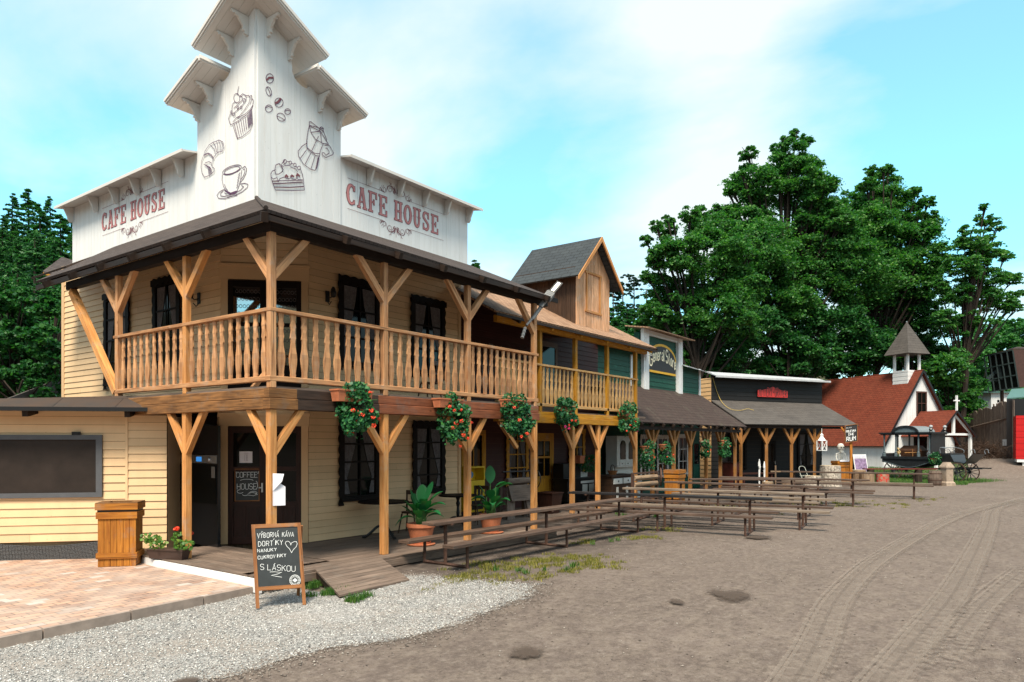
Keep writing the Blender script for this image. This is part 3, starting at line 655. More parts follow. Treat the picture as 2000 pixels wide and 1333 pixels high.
GL={'A':'002640|1232','B':'000636454434320 3|033342413000','C':'4536160501103041','D':'000626443221 00','E':'46060040|0333','F':'460600|0333','G':'45361605011030414323','H':'0006|4046|0343','I':'2026','J':'3631201001','K':'0006|4603|1440','L':'060040','M':'0006234640','N':'00064046','O':'161050111030414536161605','P':'00063645443303','R':'00063645443303|2340','S':'45361605142434423010 01','T':'0646|2620','U':'0601103041 46','V':'062046','Y':'062346|2320','+':'0343|2125','W':'061023304 6'}
GL['B']='00 06 26 35 34 23 03|23 32 31 20 00'; GL['D']='00 06 26 44 42 20 00'; GL['O']='16 05 01 10 30 41 45 36 16'; GL['S']='45 36 16 05 04 13 33 42 41 30 10 01'; GL['U']='06 01 10 30 41 46'; GL['W']='06 10 23 30 46'; GL['G']='45 36 16 05 01 10 30 41 43 23'; GL['J']='36 31 20 10 01'
GL.update({'e':'02 42 43 34 14 03 01 10 30 41','n':'00 04|03 14 34 43 40','r':'00 04|03 14 34 43','a':'14 34 43 40|42 12 01 10 30 41','l':'06 00 10','t':'16 11 20 30|04 34','o':'14 03 01 10 30 41 43 34 14','.':'00 01','-':'03 43'})
def glyph(ch):
    out=[]
    for s_ in GL.get(ch,'').split('|'):
        s_=s_.replace(' ','')
        if s_: out.append([(int(s_[i])/4,int(s_[i+1])/6) for i in range(0,len(s_)-1,2)])
    return out
def write(txt,x,z,w,h,pitch=None,slant=0,base=None,jit=0):
    """stroke text; returns polylines; ´ after a letter puts an accent on it"""
    pitch=pitch or w*1.35; L=[]; cx=x; i=0
    for ch in txt:
        if ch=='´': L.append([(cx-pitch+w*.45,z+h*1.08+ (base(cx-pitch) if base else 0)),(cx-pitch+w*.75,z+h*1.32+(base(cx-pitch) if base else 0))]); continue
        b=(base(cx) if base else 0)+random.uniform(-jit,jit)
        for g in glyph(ch): L.append([(cx+q[0]*w+q[1]*h*slant,z+b+q[1]*h) for q in g])
        cx+=pitch*(.55 if ch in 'I l' else 1)
    return L
def wavy(fr,mb,a0,z0,a1,z1,w,out,th=.025,amp=.018,per=.22):
    """board from (a0,z0) to (a1,z1) with scalloped sides"""
    d=Vector((a1-a0,z1-z0)); L=d.length; d.normalize(); s=Vector((-d.y,d.x)); n=max(6,int(L/per*6)); ph=random.uniform(0,6)
    l=[];r=[]
    for k in range(n+1):
        t_=L*k/n; q=Vector((a0,z0))+d*t_; e=amp*abs(math.sin(PI*t_/per+ph)); e2=amp*abs(math.sin(PI*t_/per+ph+.8)); l.append(q+s*(w/2-amp+e*2)); r.append(q-s*(w/2-amp+e2*2))
    for k in range(n):
        c=[r[k],r[k+1],l[k+1],l[k]]; lo=[fr.P(q.x,q.y,out) for q in c]; hi=[fr.P(q.x,q.y,out+th) for q in c]
        mb.box8(lo+hi if (lo[1]-lo[0]).cross(lo[2]-lo[1]).dot(fr.n)>0 else lo[::-1]+hi[::-1],grain=0)
def window(fr,parent,a,z,w,h,frame,nx=2,nz=3,sash=None,wav=True,curtain=True,bar=.035,sill=True,fw=.1,out=.055,split=True,glass=None,name='window'):
    """window centred at a, bottom z: frame (part) > pane, curtain, sash"""
    mb=MB(); x0,x1=a-w/2,a+w/2
    if wav:
        wavy(fr,mb,x0-fw*.3,z-.14,x0-fw*.3,z+h+.04,fw,out+.0); wavy(fr,mb,x1+fw*.3,z-.14,x1+fw*.3,z+h+.04,fw,out+.002); wavy(fr,mb,x0-fw,z+h+.05,x1+fw,z+h+.05,fw*1.25,out+.026)
    else:
        for (b0,b1,c0,c1) in ((x0-fw,x0,z,z+h),(x1,x1+fw,z,z+h),(x0-fw,x1+fw,z+h+.001,z+h+fw)): fr.box(mb,b0,b1,c0,c1,out-.02,out+.03)
    if sill: fr.box(mb,x0-.05,x1+.05,z-.06,z,out-.01,out+.055)
    f=mb.build(name,frame,parent)
    s_=MB(); b2=.05
    for (b0,b1,c0,c1) in ((x0,x0+b2,z,z+h),(x1-b2,x1,z,z+h),(x0+b2,x1-b2,z,z+b2),(x0+b2,x1-b2,z+h-b2,z+h)): fr.box(s_,b0,b1,c0,c1,out-.004,out+.024)
    for i in range(1,nx): c=x0+w*i/nx; fr.box(s_,c-bar/2,c+bar/2,z+b2,z+h-b2,out-.003,out+.018)
    for i in range(1,nz):
        c=z+h*i/nz
        for q in range(nx): 
            e0=x0+w*q/nx+(b2 if q==0 else bar/2); e1=x0+w*(q+1)/nx-(b2 if q==nx-1 else bar/2); fr.box(s_,e0,e1,c-bar/2,c+bar/2,out-.002,out+.018)
    s_.build('sash',sash or frame,f)
    g=MB(); fr.box(g,x0+.01,x1-.01,z+.01,z+h-.01,out-.03,out-.018); g.build('pane',glass or M['glass'],f)
    if curtain:
        for sgn in (-1,1):
            c_=MB(); pts=[]
            for k in range(9):
                t_=k/8; zz=z+h*.96-h*.9*t_; inner=w*.5*(.72-.62*min(1,abs(t_-.0)*1.25)**1.5) if t_<.8 else w*.5*.2*(1+ (t_-.8)*3)
                pts.append((zz,inner))
            for k in range(8):
                (za,ia),(zb,ib)=pts[k],pts[k+1]; e=a+sgn*(w/2-.06)
                n_=5
                for j in range(n_):
                    f0,f1=j/n_,(j+1)/n_; q=[(e-sgn*ia*f0,za),(e-sgn*ia*f1,za),(e-sgn*ib*f1,zb),(e-sgn*ib*f0,zb)]
                    o_=[out-.014+.006*(j%2),out-.014+.006*((j+1)%2)]
                    c_.face([fr.P(q[0][0],q[0][1],o_[0]),fr.P(q[1][0],q[1][1],o_[1]),fr.P(q[2][0],q[2][1],o_[1]),fr.P(q[3][0],q[3][1],o_[0])])
            c_.build('curtain',M['lace'],f)
    return f
def baluster_mesh(h,mat_,th=.028,parent=None,wmax=.062,lowdark=None):
    prof=[(0,.040),(.03,.046),(.07,.041),(.13,.050),(.22,.063),(.3,.068),(.38,.060),(.47,.042),(.55,.034),(.6,.037),(.625,.049),(.65,.046),(.70,.037),(.74,.035),(.78,.039),(.81,.048),(.835,.045),(.88,.034),(.92,.036),(.96,.045),(1,.046)]
    mb=MB(); k=wmax/.062
    for (t0,w0),(t1,w1) in zip(prof[:-1],prof[1:]):
        w0*=k; w1*=k; mb.box8([(-w0,-th/2,t0*h),(w0,-th/2,t0*h),(w0,th/2,t0*h),(-w0,th/2,t0*h),(-w1,-th/2,t1*h),(w1,-th/2,t1*h),(w1,th/2,t1*h),(-w1,th/2,t1*h)],grain=2)
    # one board: shared uv along the height
    mb.uv=[]; ou=random.uniform(0,9)
    for f in mb.f:
        for i in f: v=mb.v[i]; mb.uv.append((v[0]+v[1]+ou,v[2]))
    return mb
def balusters(parent,p0,p1,n,h,mat_,ang,skip=(),wmax=.062):
    first=None; p0=Vector(p0); p1=Vector(p1); out=[]
    protos=[]
    for i in range(n):
        if i in skip: continue
        q=p0.lerp(p1,(i+.5)/n)
        if len(protos)<4:
            b=baluster_mesh(h,mat_,wmax=wmax).build('baluster',mat_,None); protos.append(b)
        else: b=random.choice(protos).copy(); COL.objects.link(b)
        b.parent=parent; b.location=XF[parent.name].inverted()@q; b.rotation_euler=(random.uniform(-.01,.01),random.uniform(-.012,.012),ang+random.uniform(-.06,.06)-parent.rotation_euler.z); out.append(b)
    return out
def post_y(parent,x,y,z0,z1,zj,dirs,s=.105,mat_=None,bmat=None,reach=.6,name='post',ztop=None,bw=.085):
    mb=MB(); mb.box((x-s/2,y-s/2,z0),(x+s/2,y+s/2,z1)); mb.build(name,mat_,parent,bevel=.006,weld=True)
    for d in dirs:
        d=Vector((d[0],d[1],0)); zt=ztop if ztop else z1
        b=MB(); a=Vector((x,y,zj))+d*(s/2-.01); e=Vector((x,y,zt-.001))+d*(reach); dd=(e-a)
        # foot cut flush with the post, head flush with the beam
        side=Vector((-d.y,d.x,0))*bw/2*.92; v=dd.normalized(); k=bw/max(.3,math.hypot(d.dot(v),0)); f0=a-Vector((0,0,k*.55)); f1=a+Vector((0,0,k*.55)); kk=bw/max(.3,v.z)
        t0=e+d*kk*.5; t1=e-d*kk*.5
        b.box8([f0-side,t0-side,t0+side,f0+side,f1-side,t1-side,t1+side,f1+side],grain=0)
        b.build('brace',bmat or mat_,parent)

def onW(fr,x,y,o=0.):
    """photo ray to the wall plane: returns (along,height)"""
    r=Vector(wray(x,y)); c=Vector((CAM[0],CAM[1],EZ)); q=fr.o+fr.n*o; k=(q-c).dot(fr.n)/Vector((r.x,r.y,0)).dot(fr.n) if False else ((q.x-c.x)*fr.n.x+(q.y-c.y)*fr.n.y)/(r.x*fr.n.x+r.y*fr.n.y)
    p=c+r*k; return (p-fr.o).dot(fr.d),p.z
# ================================================================== CAFE HOUSE
cafe=thing('cafe_building','two-storey cream corner cafe with white false front reading CAFE HOUSE and a wooden balcony','cafe building',(2,3,0))
UW,VW=1.3,2.3                      # wall planes behind the balcony
R_=Wf((0,VW),(1,0),(0,-1)); L_=Wf((UW,0),(0,1),(-1,0)); C1,C2=(UW,3.45),(2.45,VW); Cc=Wf(C1,(C2[0]-C1[0],C2[1]-C1[1]),(-1,-1)); CL=math.hypot(C2[0]-C1[0],C2[1]-C1[1])
mb=MB(); R_.lap(mb,2.45,6.98,.15,2.9); L_.lap(mb,3.45,3.56,.15,2.9,j=False); L_.lap(mb,5.2,10.47,-.1,2.9); R_.lap(mb,2.45,6.98,2.96,6.4); L_.lap(mb,3.45,10.47,2.9,6.4)
for z0,z1 in ((.15,2.9),(2.96,6.4)):
    Cc.lap(mb,0,.02,z0,z1); Cc.lap(mb,CL-.02,CL,z0,z1)
Cc.lap(mb,0,CL,2.45,2.9); Cc.lap(mb,0,CL,5.3,6.4)
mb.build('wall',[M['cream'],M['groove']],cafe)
mb=MB()   # return walls and back so that the block is closed
for a,b in (((6.98,VW+.06,.1),(6.9,9,6.5)),((1.36,10.47,-.1),(6.9,10.4,6.5)),((1.36,3.5,6.3),(6.9,10.4,6.4))): mb.box(a,b)
mb.build('side_wall',M['cream_trim'],cafe)
mb=MB()
for z0,z1,zt in ((.15,2.42,2.62),(2.96,5.25,5.5)):
    Cc.box(mb,.0,.13,z0,z1,.0,.035); Cc.box(mb,CL-.13,CL,z0,z1,.0,.035); Cc.box(mb,-.02,CL+.02,z1,zt,.0,.04); Cc.box(mb,-.04,CL+.04,zt,zt+.05,0,.06)
mb.build('door_surround',M['cream_trim'],cafe)
mb=MB(); L_.box(mb,10.35,10.49,-.1,6.5,.012,.03); mb.build('corner_trim',M['cream_trim'],cafe); mb=MB(); R_.box(mb,6.9,7.0,.15,6.4,.012,.03); mb.build('corner_trim',M['cream_trim'],cafe)
mb=MB(); mb.box((1.3,3.6,2.9),(6.9,10.4,2.96)); mb.face([(1.31,3.5,0),(2.5,2.35,0),(2.5,2.35,6.4),(1.31,3.5,6.4)]); mb.build('inner_floor',M['soffit'],cafe)
# --- lower doors (dark brown pair in the cut corner)
def panel_door(fr,parent,a0,a1,z0,z1,mat_,glass_rows=((.36,.62),(.66,.95)),panels=2,name='door',out=.0,hs=1):
    mb=MB(); w=a1-a0; h=z1-z0; fr.box(mb,a0,a1,z0,z1,out-.02,out+.01)
    st=.1*w+.03
    rows=sorted(glass_rows); 
    fr.box(mb,a0,a0+st,z0,z1,out+.01,out+.035); fr.box(mb,a1-st,a1,z0,z1,out+.01,out+.035)
    ys=[0.0,.045]+[x for r in rows for x in r]+[1.0]; 
    fr.box(mb,a0+st,a1-st,z0,z0+.06*h,out+.01,out+.034); fr.box(mb,a0+st,a1-st,z1-(1-rows[-1][1])*h,z1,out+.01,out+.034)
    fr.box(mb,a0+st,a1-st,z0+(rows[0][0]-.05)*h,z0+rows[0][0]*h,out+.01,out+.034)
    for r0,r1 in zip(rows[:-1],rows[1:]): fr.box(mb,a0+st,a1-st,z0+r0[1]*h,z0+r1[0]*h,out+.01,out+.034)
    iw=(a1-a0-2*st)
    for k in range(panels): fr.box(mb,a0+st+iw*k/panels+.012,a0+st+iw*(k+1)/panels-.012,z0+.06*h,z0+(rows[0][0]-.05)*h,out+.01,out+.02)
    d=mb.build(name,mat_,parent); g=MB()
    for r in rows: fr.box(g,a0+st+.002,a1-st-.002,z0+r[0]*h,z0+r[1]*h,out+.011,out+.016)
    g.build('pane',M['glass'],d); hb=MB(); hx=a1-st*.5 if hs>0 else a0+st*.5; fr.box(hb,hx-.015,hx+.015,z0+.44*h,z0+.52*h,out+.036,out+.042); fr.box(hb,hx-.06*(hs>0),hx+.06*(hs<=0),z0+.475*h,z0+.485*h,out+.05,out+.06); fr.box(hb,hx-.006,hx+.006,z0+.474*h,z0+.486*h,out+.04,out+.055); hb.build('handle',M['steel'],d); return d
mid=CL/2
d1=panel_door(Cc,cafe,.13,mid,.15,2.4,M['doorbrown'],out=.0,hs=1); d2=panel_door(Cc,cafe,mid+.004,CL-.13,.15,2.4,M['doorbrown'],out=.0,hs=-1)
# chalk lettering on the left leaf, notice above it
bd=MB(); Cc.box(bd,.27,.70,.99,1.58,.018,.026); bd2=bd.build('chalkboard',M['slate'],d1)
fr_=MB()
for q in ((.255,.27,.97,1.60),(.70,.715,.97,1.60),(.27,.70,.97,.99),(.27,.70,1.58,1.60)): Cc.box(fr_,*q,.018,.034)
fr_.build('chalkboard_frame',M['frame_or'],d1)
tx=MB(); T=write('COFFEE',.285,1.43,.055,.10,.067)+write('HOUSE',.30,1.2,.058,.11,.076)
T+=[arc(.48,1.36,.13,.035,20,160,8),arc(.36,1.16,.06,.035,90,330,8),arc(.6,1.13,.07,.03,-60,200,9),arc(.45,1.1,.05,.02,180,360,6),arc(.31,1.53,.03,.03,60,250,6),arc(.67,1.53,.03,.03,-80,120,6),arc(.64,1.28,.04,.08,-90,80,6),[(.5,1.12),(.58,1.14),(.66,1.12)],[(.5,1.09),(.6,1.075),(.68,1.1)]]
draw(tx,Cc,T,.007,.028); tx.build('chalk_lettering',M['chalk'],bd2)
pp_=MB(); Cc.box(pp_,.34,.58,1.71,1.93,.017,.02); np_=pp_.build('paper_notice',M['paper'],d1)
tx=MB(); draw(tx,Cc,[[(.42,1.90),(.51,1.90)],[(.43,1.88),(.50,1.88)]]+[[(.43,1.86-.015*k),(.442,1.86-.015*k)] for k in range(8)]+[[(.46,1.86-.015*k),(.49+.01*(k%2),1.86-.015*k)] for k in range(8)],.004,.0205); tx.build('notice_print',M['ink'],np_)
# upper glazed doors, sky mirrored in the panes and lace curtains
def glazed(a0,a1):
    mb=MB(); z0,z1=2.96,5.22
    for q in ((a0,a0+.09,z0,z1),(a1-.09,a1,z0,z1),(a0+.09,a1-.09,z0,3.6),(a0+.09,a1-.09,5.1,z1),(a0+.09,a1-.09,4.35,4.42)): Cc.box(mb,*q,-.01,.04)
    d=mb.build('door',M['dark'],cafe); g=MB(); Cc.box(g,a0+.08,a1-.08,3.6,5.1,.0,.01); g.build('pane',M['skyglass'],d)
    c=MB()
    for zz0,zz1 in ((3.62,4.33),(4.5,5.08)):
        L=[]
        for k in range(7): 
            xx=a0+.13+(a1-a0-.26)*k/6
            for j in range(4): zc=zz0+.09+(zz1-zz0-.15)*j/3; L.append(arc(xx+(.03 if j%2 else 0),zc,.028,.034,0,360,7))
        draw(c,Cc,L,.009,.0112)
    c.build('lace',M['lace'],d)
glazed(.13,mid); glazed(mid+.004,CL-.13)
# windows
for a,z,w,h,nz in ((3.72,.95,.95,1.5,4),(5.83,.98,.92,1.5,4)): window(R_,cafe,a,z,w,h,M['dark'],2,nz)
for a,z,w,h,nz in ((3.72,3.72,.98,1.68,3),(5.80,3.72,.98,1.62,3)): window(R_,cafe,a,z,w,h,M['dark'],2,nz)
for a,z,w,h,nz in ((7.55,3.45,1.0,1.93,4),(5.38,3.72,.92,1.7,3)): window(L_,cafe,a,z,w,h,M['dark'],2,nz)
# wall lamps
for fr,a,z in ((L_,4.2,4.95),(R_,2.9,5.02)):
    mb=MB(); fr.box(mb,a-.05,a+.05,z-.1,z+.12,.016,.03); mb.tube([fr.P(a,z,.03),fr.P(a,z-.03,.12),fr.P(a,z+.03,.2)],.012,6); mb.tube([fr.P(a-.0,z-.1,.03),fr.P(a,z-.16,.08),fr.P(a,z-.1,.14)],.01,6)
    mb.lathe(fr.P(a,z+.02,.2),[(.02,-.05),(.05,-.03),(.06,.05),(.045,.12),(.02,.16)],10); mb.build('wall_lamp',M['blackm'],cafe)
# white parapet: flat parts and the corner tower
def hL(a,flip=False): # top of the tower as a function of distance from its corner
    s=a
    if s<.60: return 9.92-s*1.14
    if s<.80: return 9.23-(.60-s)*(-.5)
    return 0
PF=[(0,10.02),(.715,9.66),(.725,9.32),(.745,9.17),(.79,9.08),(.86,9.03),(.95,8.99),(1.03,8.98),(1.09,9.0),(1.15,9.06),(1.92,8.745)]
def prof(s):
    for (a,x),(b,y) in zip(PF[:-1],PF[1:]):
        if s<=b: return x+(y-x)*(s-a)/(b-a)
    return PF[-1][1]
neck=[(.60,9.21),(.66,9.10),(.70,9.0),(.725,8.9)]
Tl=Wf((UW,VW),(0,1),(-1,0)); Tr=Wf((UW,VW),(1,0),(0,-1)); TW=1.92
mb=MB()
for fr in (Tl,Tr):
    a=0.0
    while a<TW-.01:
        b=min(a+.133,TW); n_=5 if .6<a<1.3 else 1; o=random.uniform(-.002,.002)
        for k in range(n_):
            p=a+.0012+(b-a-.0024)*k/n_; q=a+.0012+(b-a-.0024)*(k+1)/n_
            fr_p=[fr.P(p,6.4,-.03),fr.P(q,6.4,-.03),fr.P(q,6.4,.045+o),fr.P(p,6.4,.045+o),fr.P(p,prof(p),-.03),fr.P(q,prof(q),-.03),fr.P(q,prof(q),.045+o),fr.P(p,prof(p),.045+o)]
            if (fr_p[1]-fr_p[0]).cross(fr_p[3]-fr_p[0]).z<0: fr_p=[fr_p[i] for i in (1,0,3,2,5,4,7,6)]
            mb.box8(fr_p,grain=2)
        a=b
mb.build('tower_wall',M['white'],cafe)
mb=MB(); L_.vert(mb,VW+TW,9.89,6.4,7.9,.155,gap=.0035); mb.build('parapet_wall',M['white'],cafe)
mb=MB(); R_.vert(mb,UW+TW,7.26,6.4,7.92,.155,gap=.0035); mb.build('parapet_wall',M['white'],cafe)
mb=MB(); mb.box((1.34,2.34,6.3),(7.2,2.44,7.85)); mb.box((1.34,2.44,6.3),(1.44,9.85,7.85)); mb.box((7.14,2.44,6.3),(7.24,9.85,7.6)); mb.build('parapet_back',M['white_trim'],cafe)
# sloping cornice boards of the tower
def cornice(fr,s0,z0,m,s1,o0,o1,th=.05,bw=.16,mitre=False):
    """underside runs z0-m*s from s0 (low end) up to s1; boards from -o0 behind to o1 in front, mitred at the corner"""
    mb=MB(); nv=Vector((m,1)).normalized()
    U=lambda hh: fr.d*nv.x*hh+Vector((0,0,nv.y*hh))
    Pt=lambda s,o: fr.P(s,z0-m*s,o)
    def piece(oa,ob,ha,hb):
        ea,eb=(-oa,-ob) if mitre else (s1,s1)
        A=[Pt(s0,oa),Pt(ea,oa),Pt(eb,ob),Pt(s0,ob)]; c=[q+U(ha) for q in A]+[q+U(hb) for q in A]
        if (c[1]-c[0]).cross(c[3]-c[0]).dot(U(1))<0: c=[c[i] for i in (1,0,3,2,5,4,7,6)]
        mb.box8(c,grain=0)
    o=-o0
    while o<o1-.01: e=min(o+bw,o1); piece(o+.002,e-.002,0,th); o=e
    for w0,w1,h0,h1 in ((o1,o1+.025,-.012,.07),(o1+.025,o1+.05,.015,.09),(o1+.05,o1+.07,.05,.105)): piece(w0,w1,h0,h1)
    if not mitre:
        for a0,a1,h0,h1 in ((0,.03,0,.085),(.03,.055,.02,.1)):
            A=[Pt(s1-a0,-o0),Pt(s1-a0,o1+.05),Pt(s1-a1,o1+.05),Pt(s1-a1,-o0)]; c=[q+U(h0) for q in A]+[q+U(h1) for q in A]
            if (c[1]-c[0]).cross(c[3]-c[0]).dot(U(1))<0: c=[c[i] for i in (1,0,3,2,5,4,7,6)]
            mb.box8(c,grain=1)
    return mb
O1=.52
for fr in (Tl,Tr):
    cornice(fr,1.15,10.03,.52,0,.7,O1,mitre=True).build('tower_cornice',M['white_trim'],cafe)
    cornice(fr,2.14,9.52,.40,.95,.5,O1).build('tower_cornice',M['white_trim'],cafe)
def bracket(fr,a,z,slope=0,L=.36,H=.34,th=.05,curly=True,mat_=None):
    """scrolled bracket under a cornice; a along wall, z top at the wall"""
    mb=MB()
    if curly: pr_=[(0.0,0),(L,0),(L,-.035),(L-.03,-.06),(L-.07,-.045),(L-.09,-.08),(L-.14,-.075),(L*.5,-.13),(L*.34,-.2),(.11,-H+.1),(.13,-H+.06),(.085,-H+.045),(.09,-H+.01),(.05,-H),(.0,-H)]
    else: pr_=[(0,0),(L,0),(L,-.04),(L-.06,-.045),(.13,-H+.12),(.12,-H+.06),(.07,-H),(.0,-H+.02)]
    pts=[fr.P(a-th/2,z+q[1],.04+q[0]) for q in pr_]; mb.prism(pts,fr.d*th); return mb
for fr in (Tl,Tr):
    for a,z in ((.2,9.93),(.66,9.69),(1.37,8.97),(1.84,8.78)): bracket(fr,a,z-.01).build('cornice_bracket',M['white_trim'],cafe)
LZ,RZc=7.82,7.90
# straight parapet cornices
mb=MB(); mb.slab((UW-.35,10.05,LZ),(UW-.35,VW+TW,LZ),(UW+.12,VW+TW,LZ+.08),(UW+.12,10.05,LZ+.08),.035); mb.box((UW-.365,VW+TW,LZ-.05),(UW-.345,10.06,LZ+.01)); mb.build('parapet_cornice',M['white_trim'],cafe)
mb=MB(); mb.slab((UW+TW,VW-.35,RZc),(7.44,VW-.35,RZc),(7.44,VW+.12,RZc+.08),(UW+TW,VW+.12,RZc+.08),.035); mb.box((UW+TW,VW-.365,RZc-.05),(7.45,VW-.345,RZc+.01)); mb.build('parapet_cornice',M['white_trim'],cafe)
for a in (4.75,5.65,6.55,7.5,8.5,9.8): bracket(L_,a,LZ+.0,L=.28,H=.36,curly=False).build('cornice_bracket',M['white_trim'],cafe)
for a in (3.95,4.85,5.65,6.4,7.2): bracket(R_,a,RZc+.0,L=.28,H=.36,curly=False).build('cornice_bracket',M['white_trim'],cafe)
# ---- lettering CAFE HOUSE (slab letters with spurs)
def slab_letter(ch,x,z,w,h,e):
    """list of (polyline,width) for one letter, e grows every stroke for the outline"""
    st=.22*w; tn=.13*w; sf=.07*h; S=[]
    def vbar(cx,z0=0,z1=1,wd=st): S.append(([(x+cx*w,z+z0*h-e),(x+cx*w,z+z1*h+e)],wd+2*e))
    def hbar(c0,c1,cz,wd=sf): S.append(([(x+c0*w-e,z+cz*h),(x+c1*w+e,z+cz*h)],wd+2*e))
    def spur(cx,cz): S.append(([(x+cx*w-st*.5-.03*w-e,z+cz*h),(x+cx*w+st*.5+.03*w+e,z+cz*h)],.03*h+2*e))
    q=.035
    if ch=='C': S.append((arc(x+.52*w,z+.5*h,.37*w,.445*h,52,308,16),[tn+2*e if i in (0,16) else st*(1 if 3<i<13 else .75)+2*e for i in range(17)])); S.append(([(x+.80*w,z+.70*h-e),(x+.80*w,z+.93*h+e)],.17*w+2*e)); S.append(([(x+.80*w,z+.08*h-e),(x+.80*w,z+.25*h+e)],.12*w+2*e)); spur(.15,.5)
    elif ch=='A': S.append(([(x+.17*w,z-e),(x+.47*w,z+h+e)],tn+2*e)); S.append(([(x+.83*w,z-e),(x+.52*w,z+h+e)],st+2*e)); hbar(.02,.34,q); hbar(.60,1.0,q); hbar(.28,.70,.32,.05*h); hbar(.3,.66,1-q)
    elif ch=='F': vbar(.28); hbar(.05,.52,q); hbar(.05,.95,1-q); S.append(([(x+.90*w,z+.70*h-e),(x+.90*w,z+h+e)],.12*w+2*e)); hbar(.3,.64,.5,.06*h); S.append(([(x+.64*w,z+.38*h-e),(x+.64*w,z+.62*h+e)],.1*w+2*e)); spur(.28,.5)
    elif ch=='E': vbar(.28); hbar(.05,.95,q); hbar(.05,.95,1-q); S.append(([(x+.90*w,z+.72*h-e),(x+.90*w,z+h+e)],.12*w+2*e)); S.append(([(x+.90*w,z-e),(x+.90*w,z+.28*h+e)],.12*w+2*e)); hbar(.3,.64,.5,.06*h); S.append(([(x+.64*w,z+.38*h-e),(x+.64*w,z+.62*h+e)],.1*w+2*e)); spur(.28,.5)
    elif ch=='H': vbar(.24); vbar(.76); hbar(.03,.45,q); hbar(.55,.97,q); hbar(.03,.45,1-q); hbar(.55,.97,1-q); hbar(.24,.76,.5,.07*h); spur(.24,.5); spur(.76,.5)
    elif ch=='O': S.append((arc(x+.5*w,z+.5*h,.36*w,.445*h,0,360,22)[:-1],[st*(.62+.45*abs(math.cos(2*PI*i/22)))+2*e for i in range(22)],True)); spur(.14,.5); spur(.86,.5)
    elif ch=='U': S.append(([(x+.24*w,z+h+e)]+arc(x+.5*w,z+.33*h,.26*w,.28*h,180,360,9)+[(x+.76*w,z+h+e)],[st+2*e]*4+[st*.8+2*e]*4+[tn*1.2+2*e]*4)); hbar(.03,.45,1-q); hbar(.55,.97,1-q); spur(.24,.55); spur(.76,.55)
    elif ch=='S': S.append((arc(x+.5*w,z+.735*h,.30*w,.215*h,35,205,8)+[(x+.42*w,z+.55*h),(x+.6*w,z+.46*h)]+arc(x+.5*w,z+.265*h,.30*w,.215*h,25,-145,8),[tn+2*e]*4+[st*.9+2*e]*13+[tn+2*e]*3)); S.append(([(x+.80*w,z+.66*h-e),(x+.80*w,z+.97*h+e)],.13*w+2*e)); S.append(([(x+.2*w,z+.03*h-e),(x+.2*w,z+.34*h+e)],.13*w+2*e))
    return S
def curl(cx,cz,r,a0,turn,n=22,shrink=.35,start=None):
    """spiral from outside in"""
    return [(cx+r*(1-(1-shrink)*k/n)*math.cos(rad(a0+turn*k/n)),cz+r*(1-(1-shrink)*k/n)*math.sin(rad(a0+turn*k/n))) for k in range(n+1)]
def ornament(cx,cz,k,up=1):
    f=lambda L:[(cx+x*k,cz+up*z*k) for x,z in L]; out=[]
    for s in (-1,1):
        g=lambda L:[(s*x,z) for x,z in L]
        for L in ([(.03,.02),(.10,.14),(.20,.22),(.30,.20)],[(.03,.02),(.16,.10),(.24,.20),(.27,.30),(.33,.34)],curl(.30,.10,.13,80,-420,shrink=.3),[(.30,.22),(.42,.16),(.46,.04),(.50,-.05),(.58,-.08)],curl(.55,.02,.10,-90,330,shrink=.3),[(.56,-.08),(.68,-.06),(.74,.02)],curl(.72,-.02,.07,80,-380,shrink=.3),[(.66,.04),(.70,.12)],[(.60,.10),(.64,.16)],[(.26,.24),(.24,.34)],[(.05,-.02),(.12,.02),(.15,.08)],[(.03,.05),(.06,.16),(.12,.26)]):
            out.append(f(g(L)))
    out.append(f([(0,-.02),(0,.36)])); return out
def cafe_sign(fr,a_first,dirn,z0,hgt,cw,gap,space,ruleL,ruleR,parent,zr0,zr1,ox,oz1,oz0,ok):
    """a_first: wall place of the left end as read; dirn +1/-1 reading direction along the wall"""
    sgn=MB(); fil=MB(); x=0
    F2=Wf((0,0),(1,0),(0,1)); F2.P=lambda a,z,o=0: fr.P(a_first+dirn*a,z,o)
    F2.n=fr.n
    for ch in 'CAFE HOUSE':
        if ch==' ': x+=space; continue
        for mbx,e,o in ((sgn,.012,.024),(fil,-.001,.028)):
            for k,s in enumerate(slab_letter(ch,x,z0,cw,hgt,e)):
                cl=len(s)>2
                for q in ribbon(s[0],s[1],cl):
                    P=[F2.P(c[0],c[1],o+k*.00022) for c in q]
                    if (P[1]-P[0]).cross(P[2]-P[1]).dot(fr.n)<0: P=P[::-1]
                    mbx.face(P)
        x+=cw+gap
    a=sgn.build('sign_outline',M['rose_dark'],parent); fil.build('sign_lettering',M['rose'],parent)
    o=MB(); draw(o,F2,[[(ruleL,zr1),(x*.5-ok*.62,zr1)],[(x*.5+ok*.72,zr1),(ruleR,zr1)],[(ruleL,zr0),(x*.5-ok*.62,zr0)],[(x*.5+ok*.72,zr0),(ruleR,zr0)]],.007,.026)
    for l in ornament(x*.5+ox,oz1,ok,1)+ornament(x*.5+ox,oz0,ok,-1): draw(o,F2,[l],[.010]+[.022]*(len(l)//2)+[.008],.026)
    o.build('sign_ornament',M['rose_dark'],parent)
# right: letters run from u=3.42 to 6.5 ; left: from v=7.9 down to 4.95
zr=lambda x,y:onY(x,y,VW-.02)
cafe_sign(R_,zr(676,400).x,1,7.03,.43,.262,.034,.17,.03,2.98,cafe,6.93,7.56,0,7.60,6.87,.62)
zl=lambda x,y:onX(x,y,UW-.02)
cafe_sign(L_,zl(199,450).y,-1,7.01,.40,.265,.034,.17,.03,2.98,cafe,6.90,7.53,0,7.58,6.85,.62)
